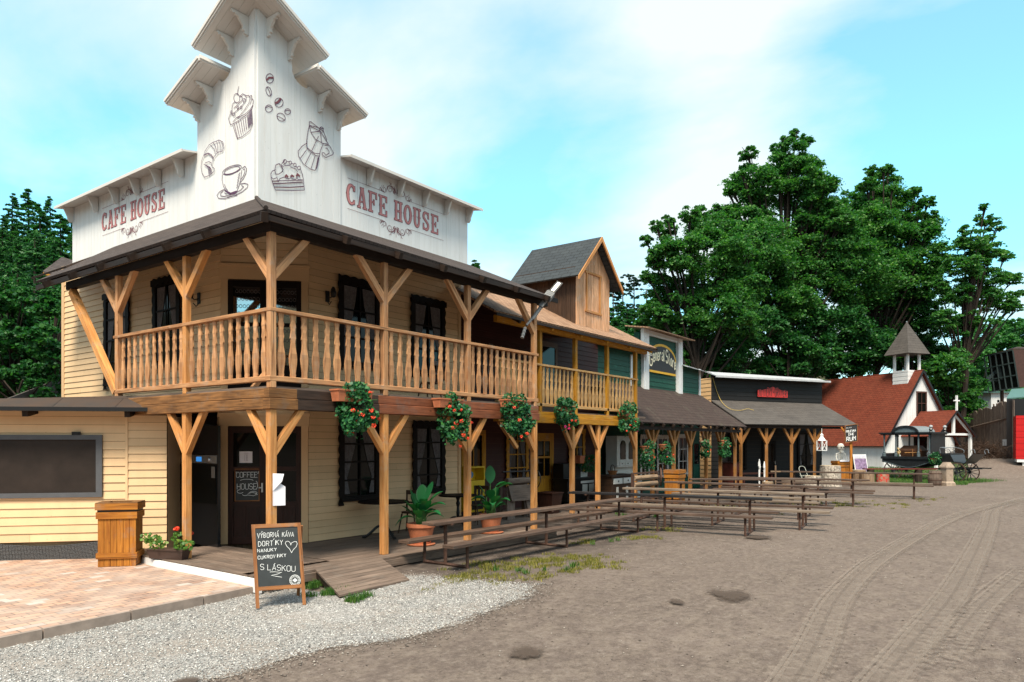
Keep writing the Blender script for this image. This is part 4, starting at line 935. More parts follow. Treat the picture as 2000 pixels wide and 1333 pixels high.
# ---- line drawings on the tower
def px_draw(mb,fr,onf,lines,w,out=.052,closed=False,off=(0,0),k=1.0,base=(380,140),sc_=5.129):
    A=[]
    for l in lines:
        pts=[]
        for x,y in l:
            q=onf(base[0]+x/sc_,base[1]+y/sc_); a=(q-fr.o).dot(fr.d); pts.append((a,q.z))
        A.append(pts)
    draw(mb,fr,A,w,out,closed)
oL=lambda x,y:onX(x,y,UW-.05); oR=lambda x,y:onY(x,y,VW-.05)
def ell(cx,cy,rx,ry,rot=0,a0=0,a1=360,n=18):
    c,s=math.cos(rad(rot)),math.sin(rad(rot)); return [(cx+rx*math.cos(rad(a0+(a1-a0)*k/n))*c-ry*math.sin(rad(a0+(a1-a0)*k/n))*s,cy+rx*math.cos(rad(a0+(a1-a0)*k/n))*s+ry*math.sin(rad(a0+(a1-a0)*k/n))*c) for k in range(n+1)]
W1=.0125
cup=[ell(375,985,100,38,-20),ell(375,990,84,28,-20),[(278,1030),(276,1090),(290,1150),(318,1205),(350,1225),(390,1222),(425,1200),(445,1150),(462,1080),(475,985)],[(476,970),(505,950),(522,975),(515,1020),(490,1075),(458,1112)],[(486,985),(500,975),(506,1000),(490,1045),(468,1080)],[(300,1180),(250,1205),(225,1240),(240,1270),(300,1275),(400,1245),(480,1205),(530,1160),(536,1130),(500,1120),(455,1128)],[(290,1195),(262,1222),(262,1246),(300,1252),(380,1232),(460,1190),(492,1155),(470,1140)],[(310,1195),(325,1212),(360,1235),(400,1228),(425,1212)]]+[[(458-4*i,1010+26*i),(440-4*i,1040+26*i)] for i in range(6)]+[[(300,1130),(312,1165),(335,1195)],[(330,1262),(430,1238)],[(300,1215),(330,1232)]]
cupf=[[(300,1190),(360,1222),(420,1200)]]
muffin=[ell(425,268,30,46,-5),[(447,148),(436,190),(434,235)],[(350,500),(342,470),(355,440),(375,400),(380,330),(410,300)],[(455,245),(480,255),(478,290),(440,330),(395,370)],[(455,250),(485,225),(515,240),(520,280),(490,330),(430,390),(370,440)],[(515,245),(545,240),(560,265),(545,320),(500,390),(450,450),(420,465),(385,510)],[(555,250),(575,240),(575,270),(560,330)],[(575,268),(592,290),(585,340),(560,380),(520,420),(470,450),(430,465)],[(350,500),(365,535),(400,520),(450,490),(520,440),(570,380),(588,340)],[(385,535),(430,672),(480,655),(560,590),(585,530),(575,375)],ell(500,290,12,18),ell(436,363,9,14),ell(470,362,9,14),ell(373,408,9,12),ell(398,432,11,15)]+[[(400+22*i,525-14*i),(436+18*i,668-16*i)] for i in range(7)]+[[(540+i*6,440-i*12),(548+i*6,560-i*6)] for i in range(6)]
crois=[[(95,850),(75,900),(70,960),(80,1020),(105,1062),(150,1045),(200,1005),(204,975),(185,960),(175,935),(185,900),(205,850),(240,812),(285,800),(300,760),(290,710),(250,688),(225,700),(190,712),(150,740),(110,800),(95,850)],[(225,700),(238,740),(236,815)],[(190,712),(215,750),(228,812)],[(165,740),(205,780),(212,830)],[(98,838),(140,818),(175,835),(196,870)],[(100,845),(140,826),(172,845),(190,878)],[(110,920),(150,905),(175,920)],[(245,690),(262,730),(262,800)],[(280,708),(285,750),(278,798)]]+[[(100+14*i,930+6*i),(140+9*i,960+6*i),(150+7*i,1040-5*i)] for i in range(5)]
mb=MB(); px_draw(mb,Tl,oL,cup+muffin+crois,W1); px_draw(mb,Tl,oL,cupf,.03,.05); mb.build('tower_drawing',M['ink'],cafe)
beans=[]
for cx,cy,rx,ry,ro in ((753,70,38,47,0),(743,200,26,48,-18),(845,312,42,46,0),(744,372,36,36,0),(866,458,46,36,42),(932,402,30,28,0)):
    beans.append(ell(cx,cy,rx,ry,ro)); 
bl=[[(718,88),(745,62),(790,62)],[(722,95),(748,70),(788,70)],[(728,160),(750,200),(762,245)],[(806,318),(830,308),(862,270)],[(815,330),(845,315),(868,280)],[(708,365),(740,352),(778,364)],[(828,450),(860,460),(905,490)],[(905,398),(935,388),(955,398)]]
pot=[[(1148,505),(1150,540),(1135,600),(1122,700),(1125,770)],[(1148,505),(1165,505),(1235,560),(1290,600),(1325,690)],[(1150,540),(1230,560)],[(1150,540),(1165,610),(1260,600),(1340,730)],[(1165,610),(1210,680),(1280,720),(1340,730)],[(1260,600),(1270,720)],[(1150,545),(1258,600)],[(1252,600),(1255,562),(1270,555),(1290,570),(1285,612)],[(1255,562),(1272,575),(1290,570)],[(1125,700),(1122,760),(1160,790),(1200,820),(1250,825),(1260,790),(1290,720)],[(1170,800),(1240,650)],[(1120,768),(1170,810),(1215,845),(1248,850),(1252,815)],[(1122,718),(1075,750),(1035,800),(1040,850),(1090,930),(1160,980),(1205,992),(1225,960),(1248,850)],[(1120,785),(1055,875)],[(1165,815),(1105,930)],[(1205,845),(1165,975)],[(1300,740),(1345,740),(1390,815),(1380,835),(1310,865),(1275,835),(1278,815),(1295,815),(1315,840),(1345,820),(1345,800),(1325,770),(1310,770)],[(1345,740),(1365,770)],[(1235,860),(1210,985)],[(1240,862),(1218,978)]]
cake=[[(760,1030),(775,1000),(810,985)],[(880,1000),(870,1010),(840,1030),(810,1030),(800,990),(810,940),(840,925),(870,950),(885,985),(870,1010)],[(845,920),(885,985)],[(860,930),(890,960)],[(870,925),(905,890)],ell(902,903,16,20),ell(956,915,13,16),ell(1002,938,13,18),ell(1044,968,16,18),[(918,900),(942,905)],[(968,922),(990,930)],[(1012,955),(1030,962)],[(1058,985),(1078,1035),(1085,1080),(1096,1190)],[(760,1030),(765,1075),(780,1125),(808,1190),(1000,1193),(1096,1190)],[(885,935),(920,945),(950,940),(970,965),(1005,975),(1030,1010)],[(765,1062),(785,1080),(820,1065),(838,1105),(850,1075),(890,1060),(950,1080),(960,1050),(975,1080),(1010,1085),(1020,1055),(1035,1085),(1080,1088)],[(775,1100),(860,1095),(1080,1092)],[(785,1125),(1080,1110)],[(800,1158),(950,1160),(1090,1152)]]
cakef=[[(785,1125),(900,1120),(1082,1108)],[(800,1158),(950,1162),(1088,1154)],[(775,1098),(840,1100)]]
caket=[[(905,1058),(918,1040),(938,1058)],[(962,1054),(975,1042),(996,1056)],[(1018,1052),(1030,1028),(1055,1052)]]
mb=MB(); px_draw(mb,Tr,oR,beans+bl+pot+cake,W1); mb.build('tower_drawing',M['ink'],cafe)
mb=MB(); px_draw(mb,Tr,oR,cakef,.018,.056); px_draw(mb,Tr,oR,caket,.035,.056); px_draw(mb,Tr,oR,[bl[0],bl[3]],.03,.056); mb.build('tower_drawing_fill',M['rose_dark'],cafe)
# ---- porch roof over the balcony
EV=5.46; RZ=6.57; e0=-.3; RE=7.42; LE=7.75
mb=MB(); 
mb.slab((e0,e0,EV),(RE,e0,EV-.06),(RE,VW,RZ-.02),(UW,VW,RZ),.05); mb.slab((e0,LE,EV+.03),(e0,e0,EV),(UW,VW,RZ),(UW,LE,RZ),.05)
mb.tube([(e0,e0,EV+.012),(UW,VW,RZ+.012)],.035,6)
mb.build('porch_roof',M['sh_main'],cafe)
mb=MB(); mb.slab((e0+.5,7.6,EV+.42),(e0+.5,9.4,EV+.42),(UW,9.4,RZ-.05),(UW,7.6,RZ-.05),.04); mb.build('tarred_strip',M['felt'],cafe)
qa,qb,qc,qd=atD(84,536,19.6),atD(121,508,21.5),atD(160,520,20.5),atD(124,548,18.6); mb=MB(); mb.prism([qa,qd,qc,qb],(0,0,.05)); rr_=mb.build('rear_roof_boards',M['yellow'],cafe); mb=MB(); mb.prism([q+Vector((0,0,.052)) for q in (qa,qd,qc,qb)],(0,0,.04)); mb.build('rear_roof',M['sh_main'],cafe)
mb=MB(); # fascia, plates and rafter ends
mb.box((e0-.0,e0-.0,EV-.16),(RE,e0+.03,EV-.075)); mb.box((e0,e0+.03,EV-.16),(e0+.03,LE,EV-.06)); mb.build('fascia',M['rafter'],cafe)
mb=MB(); mb.box((-.06,-.06,5.24),(7.35,.06,5.40)); mb.box((-.06,.06,5.24),(.06,6.9,5.40)); mb.build('wall_plate',M['rafter'],cafe)
mb=MB(); mb.bar((e0-.06,e0-.06,EV-.15),(UW,VW,RZ-.2),.1,.14); mb.build('hip_rafter',M['rafter'],cafe)
for k in range(1,7):
    u=1.15*k; zt=EV-.055
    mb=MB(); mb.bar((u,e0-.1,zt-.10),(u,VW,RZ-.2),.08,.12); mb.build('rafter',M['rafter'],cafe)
for k in range(1,7):
    v=1.18*k; mb=MB(); uu=UW if k>1 else .55; mb.bar((e0-.1,v,EV-.15),(uu,v,EV-.15+(uu-e0+.1)/1.7*1.0),.08,.12); mb.build('rafter',M['rafter'],cafe)
# ---- balcony
mb=MB(); mb.box((-.04,-.04,2.9),(6.98,VW-.02,2.95)); mb.box((-.04,VW-.02,2.9),(UW-.02,4.85,2.95)); mb.build('balcony_floor',M['deck'],cafe)
def beams(name,a,b,mat_,ax): # two stacked timbers
    for z0,z1,o,du in ((2.60,2.765,.085,0),(2.77,2.915,.06,.02)):
        mb=MB()
        if ax=='u': mb.box((a,-o,z0),(b,o,z1))
        else: mb.box((-o,a,z0),(o,b,z1))
        mb.build(name,mat_,cafe,bevel=.008,weld=True)
beams('balcony_beam',.09,4.84,M['beam'],'v'); beams('balcony_beam',-.09,.42,M['beam'],'u'); beams('balcony_beam',.42,2.1,M['beam_dark'],'u'); beams('balcony_beam',2.1,6.98,M['beam_red'],'u')
PS=[(0,0),(2.28,0),(4.54,0),(6.87,0),(0,2.355),(0,4.75)]
for i,(x,y) in enumerate(PS):
    if y==0:
        dl=[(1,0),(-1,0)] if i not in (0,3) else ([(1,0)] if i==0 else [(-1,0)])
        if i==0: dl=[(1,0),(0,1)]
    else: dl=[(0,1),(0,-1)]
    if (x,y)!=(0,4.75): 
        lowd=[(1,0),(-1,0)] if y==0 and i>0 else dl
        if i==3: lowd=[(-1,0)]
        post_y(cafe,x,y,.15,2.6,1.98,lowd,mat_=M['post'],reach=.52,s=.115,bw=.1)
    post_y(cafe,x,y,2.92 if i<4 or y<3 else 2.95,5.24,4.62,dl,mat_=M['post_old'] if i!=4 else M['post'],reach=.6,bw=.105,s=.105)
mb=MB(); mb.bar((0,4.82,3.05),(0,6.72,5.2),.13,.13); mb.build('brace',M['post'],cafe)
for a,b in (((-.06,-.06,4.06),(6.98,.06,4.115)),((-.06,.06,4.06),(.06,4.86,4.115))): mb=MB(); mb.box(a,b); mb.build('handrail',M['post_old'],cafe,bevel=.006,weld=True)
for a,b in (((-.07,-.055,3.02),(6.98,.055,3.10)),((-.055,.055,3.02),(.055,4.86,3.10))): mb=MB(); mb.box(a,b); mb.build('bottom_rail',M['post_old'],cafe,bevel=.008,weld=True)
H=.96
balusters(cafe,(.06,-.0,3.1),(2.22,0,3.1),10,H,M['post_old'],0); balusters(cafe,(2.34,0,3.1),(4.48,0,3.1),10,H,M['post_old'],0); balusters(cafe,(4.6,0,3.1),(6.82,0,3.1),11,H,M['post_old'],0)
balusters(cafe,(0,.06,3.1),(0,2.3,3.1),10,H,M['post_old'],PI/2); balusters(cafe,(0,2.41,3.1),(0,4.7,3.1),10,H,M['post_old'],PI/2)
# ---- oven recess: black side panel and tall oven left of the doors
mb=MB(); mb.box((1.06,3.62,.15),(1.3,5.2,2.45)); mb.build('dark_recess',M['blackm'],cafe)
# ================================================================== deck, ramp
deck=thing('porch_deck','weathered grey plank porch floor under the balconies, with a white painted left edge','deck',(3,1,0))
mb=MB(); y=-.28
while y<2.35:
    x0,x1=(1.34 if y>.0 else -.3),7.1; yy=y+.135
    if y>-.2 and y<2.2: x0=1.3 if y>.15 else -.28
    sk=-.035 
    f=lambda x: -.04*(x-1)
    mb.box8([(x0,y+f(x0),.115),(x1,y+f(x1),.115),(x1,yy+f(x1),.115),(x0,yy+f(x0),.115),(x0,y+f(x0),.15),(x1,y+f(x1),.15),(x1,yy+f(x1),.15),(x0,yy+f(x0),.15)],grain=0); y+=.14
x=-.3
while x<1.2: mb.box((x,.16,.115),(x+.135,4.4-.7*(x>0)-(x)*.3,.15)); x+=.14
y=1.05
while y<3.4: mb.box((7.1,y,.115),(15.9,y+.135,.149)); y+=.14
mb.build('boards',M['deck'],deck)
mb=MB(); f=lambda x: -.04*(x-1)
mb.bar((-.25,-.27,.055),(7.05,-.27+f(7.05)+.04,.055),.05,.115); mb.box((7.05,-.4,-.02),(7.1,1.05,.11)); mb.box((7.1,1.06,-.02),(15.9,1.1,.11)); mb.build('edge_board',M['deck'],deck)
mb=MB(); mb.box((-.24,-.1,-.1),(6.9,.0,.1)); mb.build('joist',M['rafter'],deck)
mb=MB(); P=smoothline([(-.22,3.6,0),(-.335,2.8,0),(-.345,1.6,0),(-.345,.5,0),(-.36,-.25,0)],6)
for a,b in zip(P[:-1],P[1:]): mb.box8([a+Vector((-.02,0,-.06)),b+Vector((-.02,0,-.06)),b+Vector((.03,0,-.06)),a+Vector((.03,0,-.06)),a+Vector((-.008,0,.128)),b+Vector((-.008,0,.128)),b+Vector((.03,0,.13)),a+Vector((.03,0,.13))][::1])
mb.build('white_edge',M['white'],deck)
ramp_=thing('wooden_ramp','short sloping plank ramp leading from gravel up to the porch beside the chalkboard','ramp',(1,-.8,0))
mb=MB()
for k in range(9):
    t0,t1=k/9,(k+.93)/9
    A=lambda t:(Vector((.56,-.31,.135)).lerp(Vector((.10,-1.42,-.045)),t)); B=lambda t:(Vector((1.92,-.31,.135)).lerp(Vector((1.47,-1.42,-.035)),t))
    up=Vector((0,0,.03)); mb.box8([A(t1),B(t1),B(t0),A(t0),A(t1)+up,B(t1)+up,B(t0)+up,A(t0)+up],grain=0)
mb.build('plank',M['deck'],ramp_); mb=MB()
for a,b in (((.6,-.32,.08),(.16,-1.38,-.08)),((1.86,-.32,.08),(1.42,-1.38,-.08))): mb.bar(a,b,.05,.1)
mb.build('side_beam',M['rafter'],ramp_)
# ================================================================== serving annex at the left
annex=thing('serving_annex','single-storey cream board annex with a large dark shuttered hatch and low felt roof','annex',(-1,4.5,0))
A_=Wf((.41,3.78),(-.75,.66),(-.66,-.75))
aT=lambda x,y,o=0.:onW(A_,x,y,o)
s248=aT(248,900)[0]; sL=s248+6.5
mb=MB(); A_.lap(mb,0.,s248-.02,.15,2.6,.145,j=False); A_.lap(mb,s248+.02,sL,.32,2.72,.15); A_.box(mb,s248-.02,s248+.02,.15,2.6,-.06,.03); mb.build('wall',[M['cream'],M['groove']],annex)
mb=MB(); c=[A_.P(0,0,-.07),A_.P(sL,0,-.07),A_.P(sL,0,-1.5),Vector((1.2,4.6,0))]; mb.box8([c[0],c[1],c[2],c[3]][::-1]+[q+Vector((0,0,2.6)) for q in c][::-1]) ; mb.build('core',M['cream_trim'],annex)
mb=MB(); (h0,zt),(h1,zb)=aT(200,850,.03),aT(200,971,.03); hw=2.6
for q in ((h0,h0+.1,zb,zt),(h0+hw,h0+hw+.1,zb,zt)): A_.box(mb,*q,.0,.06)
A_.box(mb,h0+.1,h0+hw,zt-.085,zt,0,.06); A_.box(mb,h0+.1,h0+hw,zb,zb+.085,0,.06); hf=mb.build('hatch_frame',m_plain('grey_frame',(.075,.08,.09),.6,var=.1),annex)
mb=MB(); A_.box(mb,h0+.1,h0+hw,zb+.085,zt-.085,.005,.03); mb.build('shutter',m_plain('dark_shutter',(.024,.017,.014),.6,spec=.25,var=.3,ns=2.5),hf)
a_,z_=aT(149,847,.05); mb=MB(); A_.box(mb,a_-.07,a_+.07,z_-.03,z_+.03,.04,.07)
for s in (-.04,.04): mb.lathe(A_.P(a_+s,z_,.07),[(.016,0),(.016,.012)],8,M=Matrix.Rotation(PI/2,3,A_.d)); 
mb.build('bracket',M['blackm'],annex)
mb=MB() # netting skirt at the foot
n_=60
for k in range(n_):
    a0,a1=s248+.0+(sL-s248)*k/n_,s248+(sL-s248)*(k+1)/n_; b=lambda a:.12+.06*math.sin(a*1.7)
    mb.face([A_.P(a1,PZ-.05,b(a1)),A_.P(a0,PZ-.05,b(a0)),A_.P(a0,.30+.04*math.sin(a0*2.4),.02+b(a0)*.3),A_.P(a1,.30+.04*math.sin(a1*2.4),.02+b(a1)*.3)],[(a1,0),(a0,0),(a0,.32),(a1,.32)])
m,t,p=mat('netting'); vo=t.nodes.new('ShaderNodeTexVoronoi'); vo.inputs['Scale'].default_value=42; vo.inputs['Randomness'].default_value=.25; t.links.new(coords(t).outputs['UV'],vo.inputs['Vector']); t.links.new(ramp(t,vo.outputs['Distance'],[(.25,(.10,.10,.105)),(.5,(.008,.008,.009))]),p.inputs['Base Color']); p.inputs['Roughness'].default_value=.5; bump(t,p,vo.outputs['Distance'],1,.02)
mb.build('netting_skirt',m,annex)
mb=MB(); e0_=A_.P(-.25,2.70,.5); e1_=A_.P(sL,2.68,.5); mb.slab(e0_,e1_,(1.25,11.5,3.04),(1.25,3.55,3.04),.05); mb.build('roof',M['felt'],annex)
mb=MB(); mb.bar(A_.P(-.27,2.69,.52),A_.P(sL,2.67,.52),.03,.07); mb.build('gutter_edge',M['blackm'],annex)
for k in range(6):
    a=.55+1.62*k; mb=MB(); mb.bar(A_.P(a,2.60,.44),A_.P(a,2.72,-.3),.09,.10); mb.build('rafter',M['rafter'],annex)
mb=MB(); q0=onZ(228,768,3.0); mb.bar(A_.P(-.2,2.78,.42),(.35,5.0,2.96),.03,.11); mb.build('flashing',M['blackm'],annex)
# small shed roof behind the annex
shed=thing('lean_to_shed','small dark lean-to shed with a sagging tin roof behind the annex','shed',atD(60,865,30)[:2]+(0,) if False else (atD(60,865,30).x,atD(60,865,30).y,0))
mb=MB(); a=atD(12,779,27); b=atD(125,772,30); c_=atD(126,746,31); d_=atD(98,746,29); mb.slab(a,(b.x,b.y,a.z-.0),c_,d_,.06); mb.build('roof',M['sh_grey'],shed)
mb=MB(); q=[Vector((a.x,a.y,0)),Vector((b.x,b.y,0)),Vector((c_.x,c_.y,0)),Vector((d_.x,d_.y,0))]; mb.prism(q,(0,0,3.6)); mb.build('wall',M['pine_dark'],shed)
# ================================================================== saloon (dark red, yellow trim)
V2=1.2; W2=3.45
sal=thing('red_house','dark red two-storey house with yellow balcony posts, tan shingle roof and boarded dormer','house',(11,3,0))
S_=Wf((0,W2),(1,0),(0,-1))
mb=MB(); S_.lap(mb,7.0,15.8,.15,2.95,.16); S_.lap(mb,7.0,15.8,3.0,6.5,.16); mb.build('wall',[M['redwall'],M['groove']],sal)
mb=MB(); mb.box((7.0,W2+.06,-.1),(15.75,9,6.4)); mb.build('core',M['redwall'],sal)
mb=MB(); mb.slab((6.6,.86,5.14),(15.15,.86,5.17),(15.15,4.6,7.15),(6.6,4.6,7.15),.05); mb.slab((15.15,9.0,5.1),(6.6,9.0,5.1),(6.6,4.6,7.15),(15.15,4.6,7.15),.05); mb.build('roof',M['sh_tan'],sal)
mb=MB(); mb.box((6.6,.85,5.04),(15.15,.88,5.10)); mb.bar((15.13,.86,5.10),(15.13,4.6,7.08),.05,.12); mb.build('fascia',M['rafter'],sal)
mb=MB(); mb.box((7.0,V2-.06,4.98),(15.0,V2+.06,5.14)); mb.build('wall_plate',M['yellow'],sal)
mb=MB(); mb.box((9.35,4.5,7.16),(11.5,4.7,7.27)); mb.box((9.35,4.55,7.0),(9.45,4.65,7.16)); mb.build('ridge_beam',M['deck'],sal)
for k in range(6):
    u=7.6+1.45*k; mb=MB(); mb.bar((u,.9,5.03),(u,W2,6.4),.07,.1); mb.build('rafter',M['yellow'] if k else M['rafter'],sal)
# dormer
D0,D1,DF,DB=11.12,13.08,1.5,3.6; DM=(D0+D1)/2
DFf=Wf((0,DF),(1,0),(0,-1)); mb=MB()
zr2=lambda v:5.16+(v-.86)*.53
def dh(a): return 7.12+(1-abs(a-DM)/((D1-D0)/2))*1.0
a=D0
while a<D1-.01:
    b=min(a+.14,D1); DFf.vert(mb,a,b,zr2(DF)-.02+random.uniform(-.02,.02),dh,.2,sub=2,gap=.008); a=b
mb.build('dormer_front',M['pine_raw'],sal)
mb=MB()
for x0,nn in ((D0,-1),(D1,1)):
    fr=Wf((x0,0),(0,1),(nn,0)); fr.vert(mb,DF,DB,lambda a:zr2(a)-.03,7.14,.15,gap=.008)
mb.box((D0+.01,DF+.01,5.5),(D1-.01,DB,7.12)); mb.build('dormer_side',M['pine_dark'],sal)
mb=MB(); o=.33; ez=dh(D0)-.38; rz_=8.16
mb.slab((D0-o,DF-.3,ez+.06),(D0-o,DB+.1,ez+.06),(DM,DB+.1,rz_),(DM,DF-.3,rz_),.04); mb.slab((D1+o,DB+.1,ez+.06),(D1+o,DF-.3,ez+.06),(DM,DF-.3,rz_),(DM,DB+.1,rz_),.04); mb.build('dormer_roof',M['sh_slate'],sal)
for s in (-1,1):
    mb=MB(); xe=DM+s*((D1-D0)/2+o); mb.bar((xe,DF-.31,ez-.02),(DM,DF-.31,rz_-.07),.035,.13,up=(0,1,0)) if False else mb.box8([(xe,DF-.33,ez-.06),(xe,DF-.29,ez-.06),(DM,DF-.29,rz_-.14),(DM,DF-.33,rz_-.14),(xe,DF-.33,ez+.06),(xe,DF-.29,ez+.06),(DM,DF-.29,rz_),(DM,DF-.33,rz_)] if s<0 else [(DM,DF-.33,rz_-.14),(DM,DF-.29,rz_-.14),(xe,DF-.29,ez-.06),(xe,DF-.33,ez-.06),(DM,DF-.33,rz_),(DM,DF-.29,rz_),(xe,DF-.29,ez+.06),(xe,DF-.33,ez+.06)],grain=1 if False else None)
    mb.build('bargeboard',M['post'],sal)
mb=MB(); 
for q in ((11.66,11.72,5.98,7.06),(12.44,12.5,5.98,7.06),(11.6,12.56,7.06,7.12),(11.6,12.56,5.92,5.98)): DFf.box(mb,*q,.02,.055)
mb.build('hatch_trim',M['post'],sal)
# balcony of the red house
mb=MB(); mb.box((7.0,V2,2.88),(15.0,W2,2.94)); mb.build('balcony_floor',M['deck'],sal)
for z0,z1,oo in ((2.61,2.77,.085),(2.77,2.90,.06)):
    mb=MB(); mb.box((7.02,V2-oo,z0),(14.32,V2+oo,z1)); mb.build('balcony_beam',M['yellow'],sal,bevel=.008,weld=True)
for i,x in enumerate((8.65,10.45,11.87,14.25)):
    if i: post_y(sal,x,V2,.15,2.61,1.98,[(1,0),(-1,0)] if i<3 else [(-1,0)],mat_=M['post'],reach=.52,s=.115,bw=.1)
for x in (8.85,10.6,12.4,14.25):
    mb=MB(); mb.box((x-.055,V2-.055,2.9),(x+.055,V2+.055,4.98)); mb.build('post',M['yellow'],sal,bevel=.006,weld=True)
mb=MB(); mb.bar((7.15,V2-.0,2.61),(7.85,V2,1.98),.09); mb.build('brace',M['post'],sal)
mb=MB(); mb.box((7.04,V2-.06,4.08),(14.36,V2+.06,4.135)); mb.build('handrail',M['ystain'],sal,bevel=.006,weld=True)
mb=MB(); mb.box((7.04,V2-.055,3.04),(14.36,V2+.055,3.12)); mb.build('bottom_rail',M['ystain'],sal,bevel=.006,weld=True)
for a,b,n_ in ((7.08,8.78,8),(8.92,10.53,8),(10.67,12.33,8),(12.47,14.18,8)): balusters(sal,(a,V2,3.12),(b,V2,3.12),n_,.96,M['ystain'],0)
# openings in yellow frames
window(S_,sal,10.9,.95,.95,1.6,M['yellow'],2,4); window(S_,sal,14.3,.95,.85,1.5,M['yellow'],2,3); window(S_,sal,8.83,1.15,.85,1.2,M['yellow'],2,1,wav=False,curtain=False)
dd=panel_door(S_,sal,11.85,12.78,.15,2.3,M['yellow'],glass_rows=((.42,.68),(.71,.93)),panels=1,out=.03)
mb=MB(); 
for q in ((11.75,11.85,.15,2.4),(12.78,12.88,.15,2.4),(11.85,12.78,2.3,2.4)): S_.box(mb,*q,.0,.06)
S_.box(mb,12.3,12.33,1.05,2.15,.062,.075); mb.build('door_frame',M['yellow'],sal)
d_up=panel_door(S_,sal,12.1,13.1,2.96,5.3,m_plain('brown_paint',(.10,.05,.02),.6),glass_rows=((.36,.93),),panels=1,out=.03)
tx=MB(); draw(tx,S_,write('SMITH',8.7,4.05,.2,.85,.38,slant=-.12),.045,.02); tx.build('painted_lettering',m_plain('faded_white',(.22,.2,.19),.8),sal)
# ================================================================== general store
V3,W3=1.75,3.6
gs=thing('general_store','green board general store with white pilasters, arched shop sign and brown shingle porch','shop',(20,4,0))
G_=Wf((0,W3),(1,0),(0,-1))
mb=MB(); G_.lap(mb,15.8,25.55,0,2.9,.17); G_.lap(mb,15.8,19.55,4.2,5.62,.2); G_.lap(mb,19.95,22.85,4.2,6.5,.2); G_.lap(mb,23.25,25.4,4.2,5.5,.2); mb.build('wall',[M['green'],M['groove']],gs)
mb=MB(); mb.box((15.8,W3+.06,0),(25.6,9,5.3)); mb.box((19.5,W3+.06,5.3),(23.3,W3+.3,6.5)); mb.build('core',M['green'],gs)
mb=MB()
for a,b,zt in ((19.5,19.97,6.62),(22.85,23.3,6.62)): mb=MB(); G_.box(mb,a,b,4.2,zt,0,.14); G_.box(mb,a+.14,a+.18,4.22,zt-.02,.14,.15); mb.build('pilaster',M['white'],gs)
for a,b in ((25.4,25.56),(18.55,18.68)): mb=MB(); G_.box(mb,a,b,4.2,5.5,0,.06); mb.build('trim_board',M['white'],gs)
mb=MB(); G_.box(mb,19.97,22.85,6.42,6.62,.0,.1); mb.build('frieze',M['white'],gs)
mb=MB()
mb.slab((19.1,W3-.55,6.60),(23.7,W3-.55,6.60),(23.7,W3+.5,6.76),(19.1,W3+.5,6.76),.04); mb.build('sign_roof',M['sh_tan'],gs)
mb=MB(); mb.slab((15.7,W3-.4,5.55),(19.75,W3-.4,5.55),(19.75,W3+.2,5.78),(15.7,W3+.2,5.78),.03); mb.slab((23.25,W3-.4,5.42),(26.0,W3-.42,5.34),(26.0,W3+.2,5.55),(23.25,W3+.2,5.65),.03); mb.build('tin_coping',m_plain('zinc',(.50,.50,.51),.5,.3,var=.15),gs)
mb=MB(); mb.slab((14.7,1.45,2.79),(25.75,1.45,2.81),(25.6,W3,4.33),(15.8,W3,4.33),.05); mb.build('porch_roof',M['sh_brown'],gs)
for k in range(13):
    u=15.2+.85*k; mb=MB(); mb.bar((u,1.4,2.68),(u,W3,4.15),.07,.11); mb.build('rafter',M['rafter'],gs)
mb=MB(); mb.box((15.0,V3-.06,2.55),(25.6,V3+.06,2.68)); mb.build('wall_plate',M['rafter'],gs)
for i,x in enumerate((1274,1315.7,1348,1379,1407,1435.6)):
    u=onY(x,860,V3).x; post_y(gs,u,V3,-.02,2.55,2.02,[(1,0),(-1,0)] if i<5 else [(-1,0)],mat_=M['post_brown'],reach=.45,s=.12,bw=.1)
sg=MB(); c0,w_,zb_=21.32,2.62,5.0
arcp=[(c0+w_/2*math.cos(rad(t_)),5.52+.62*math.sin(rad(t_))) for t_ in range(0,181,12)]
pts=[(c0-w_/2,zb_),(c0+w_/2,zb_)]+arcp
sg.prism([G_.P(a,z,.05) for a,z in pts],G_.n*.05); sgn_=sg.build('sign_board',M['signblk'],gs)
sy=MB(); draw(sy,G_,[arcp],.10,.105); draw(sy,G_,[[(c0-w_/2,zb_),(c0+w_/2,zb_)]],.09,.105); sy.build('sign_border',M['signyel'],sgn_)
tx=MB(); bs=lambda x: .30*math.cos((x-(c0-.12))*1.15)-.02
T=write('G',20.08,5.16,.24,.50,.3,base=bs)+write('eneral',20.40,5.24,.13,.46,.205,base=bs)+write('S',21.62,5.22,.20,.52,.26,base=bs)+write('tore',21.90,5.24,.12,.44,.19,base=bs)
draw(tx,G_,T,.06,.107); tx.build('sign_lettering',M['signcream'],sgn_)
window(G_,gs,19.75,.75,.7,1.55,M['white_trim'],2,3,curtain=False); window(G_,gs,21.4,.7,.95,1.6,M['white_trim'],2,3); window(G_,gs,23.5,.75,.95,1.6,M['white_trim'],2,3)
panel_door(G_,gs,24.65,25.45,.05,2.2,M['green'],glass_rows=((.5,.93),),panels=1,out=.03)
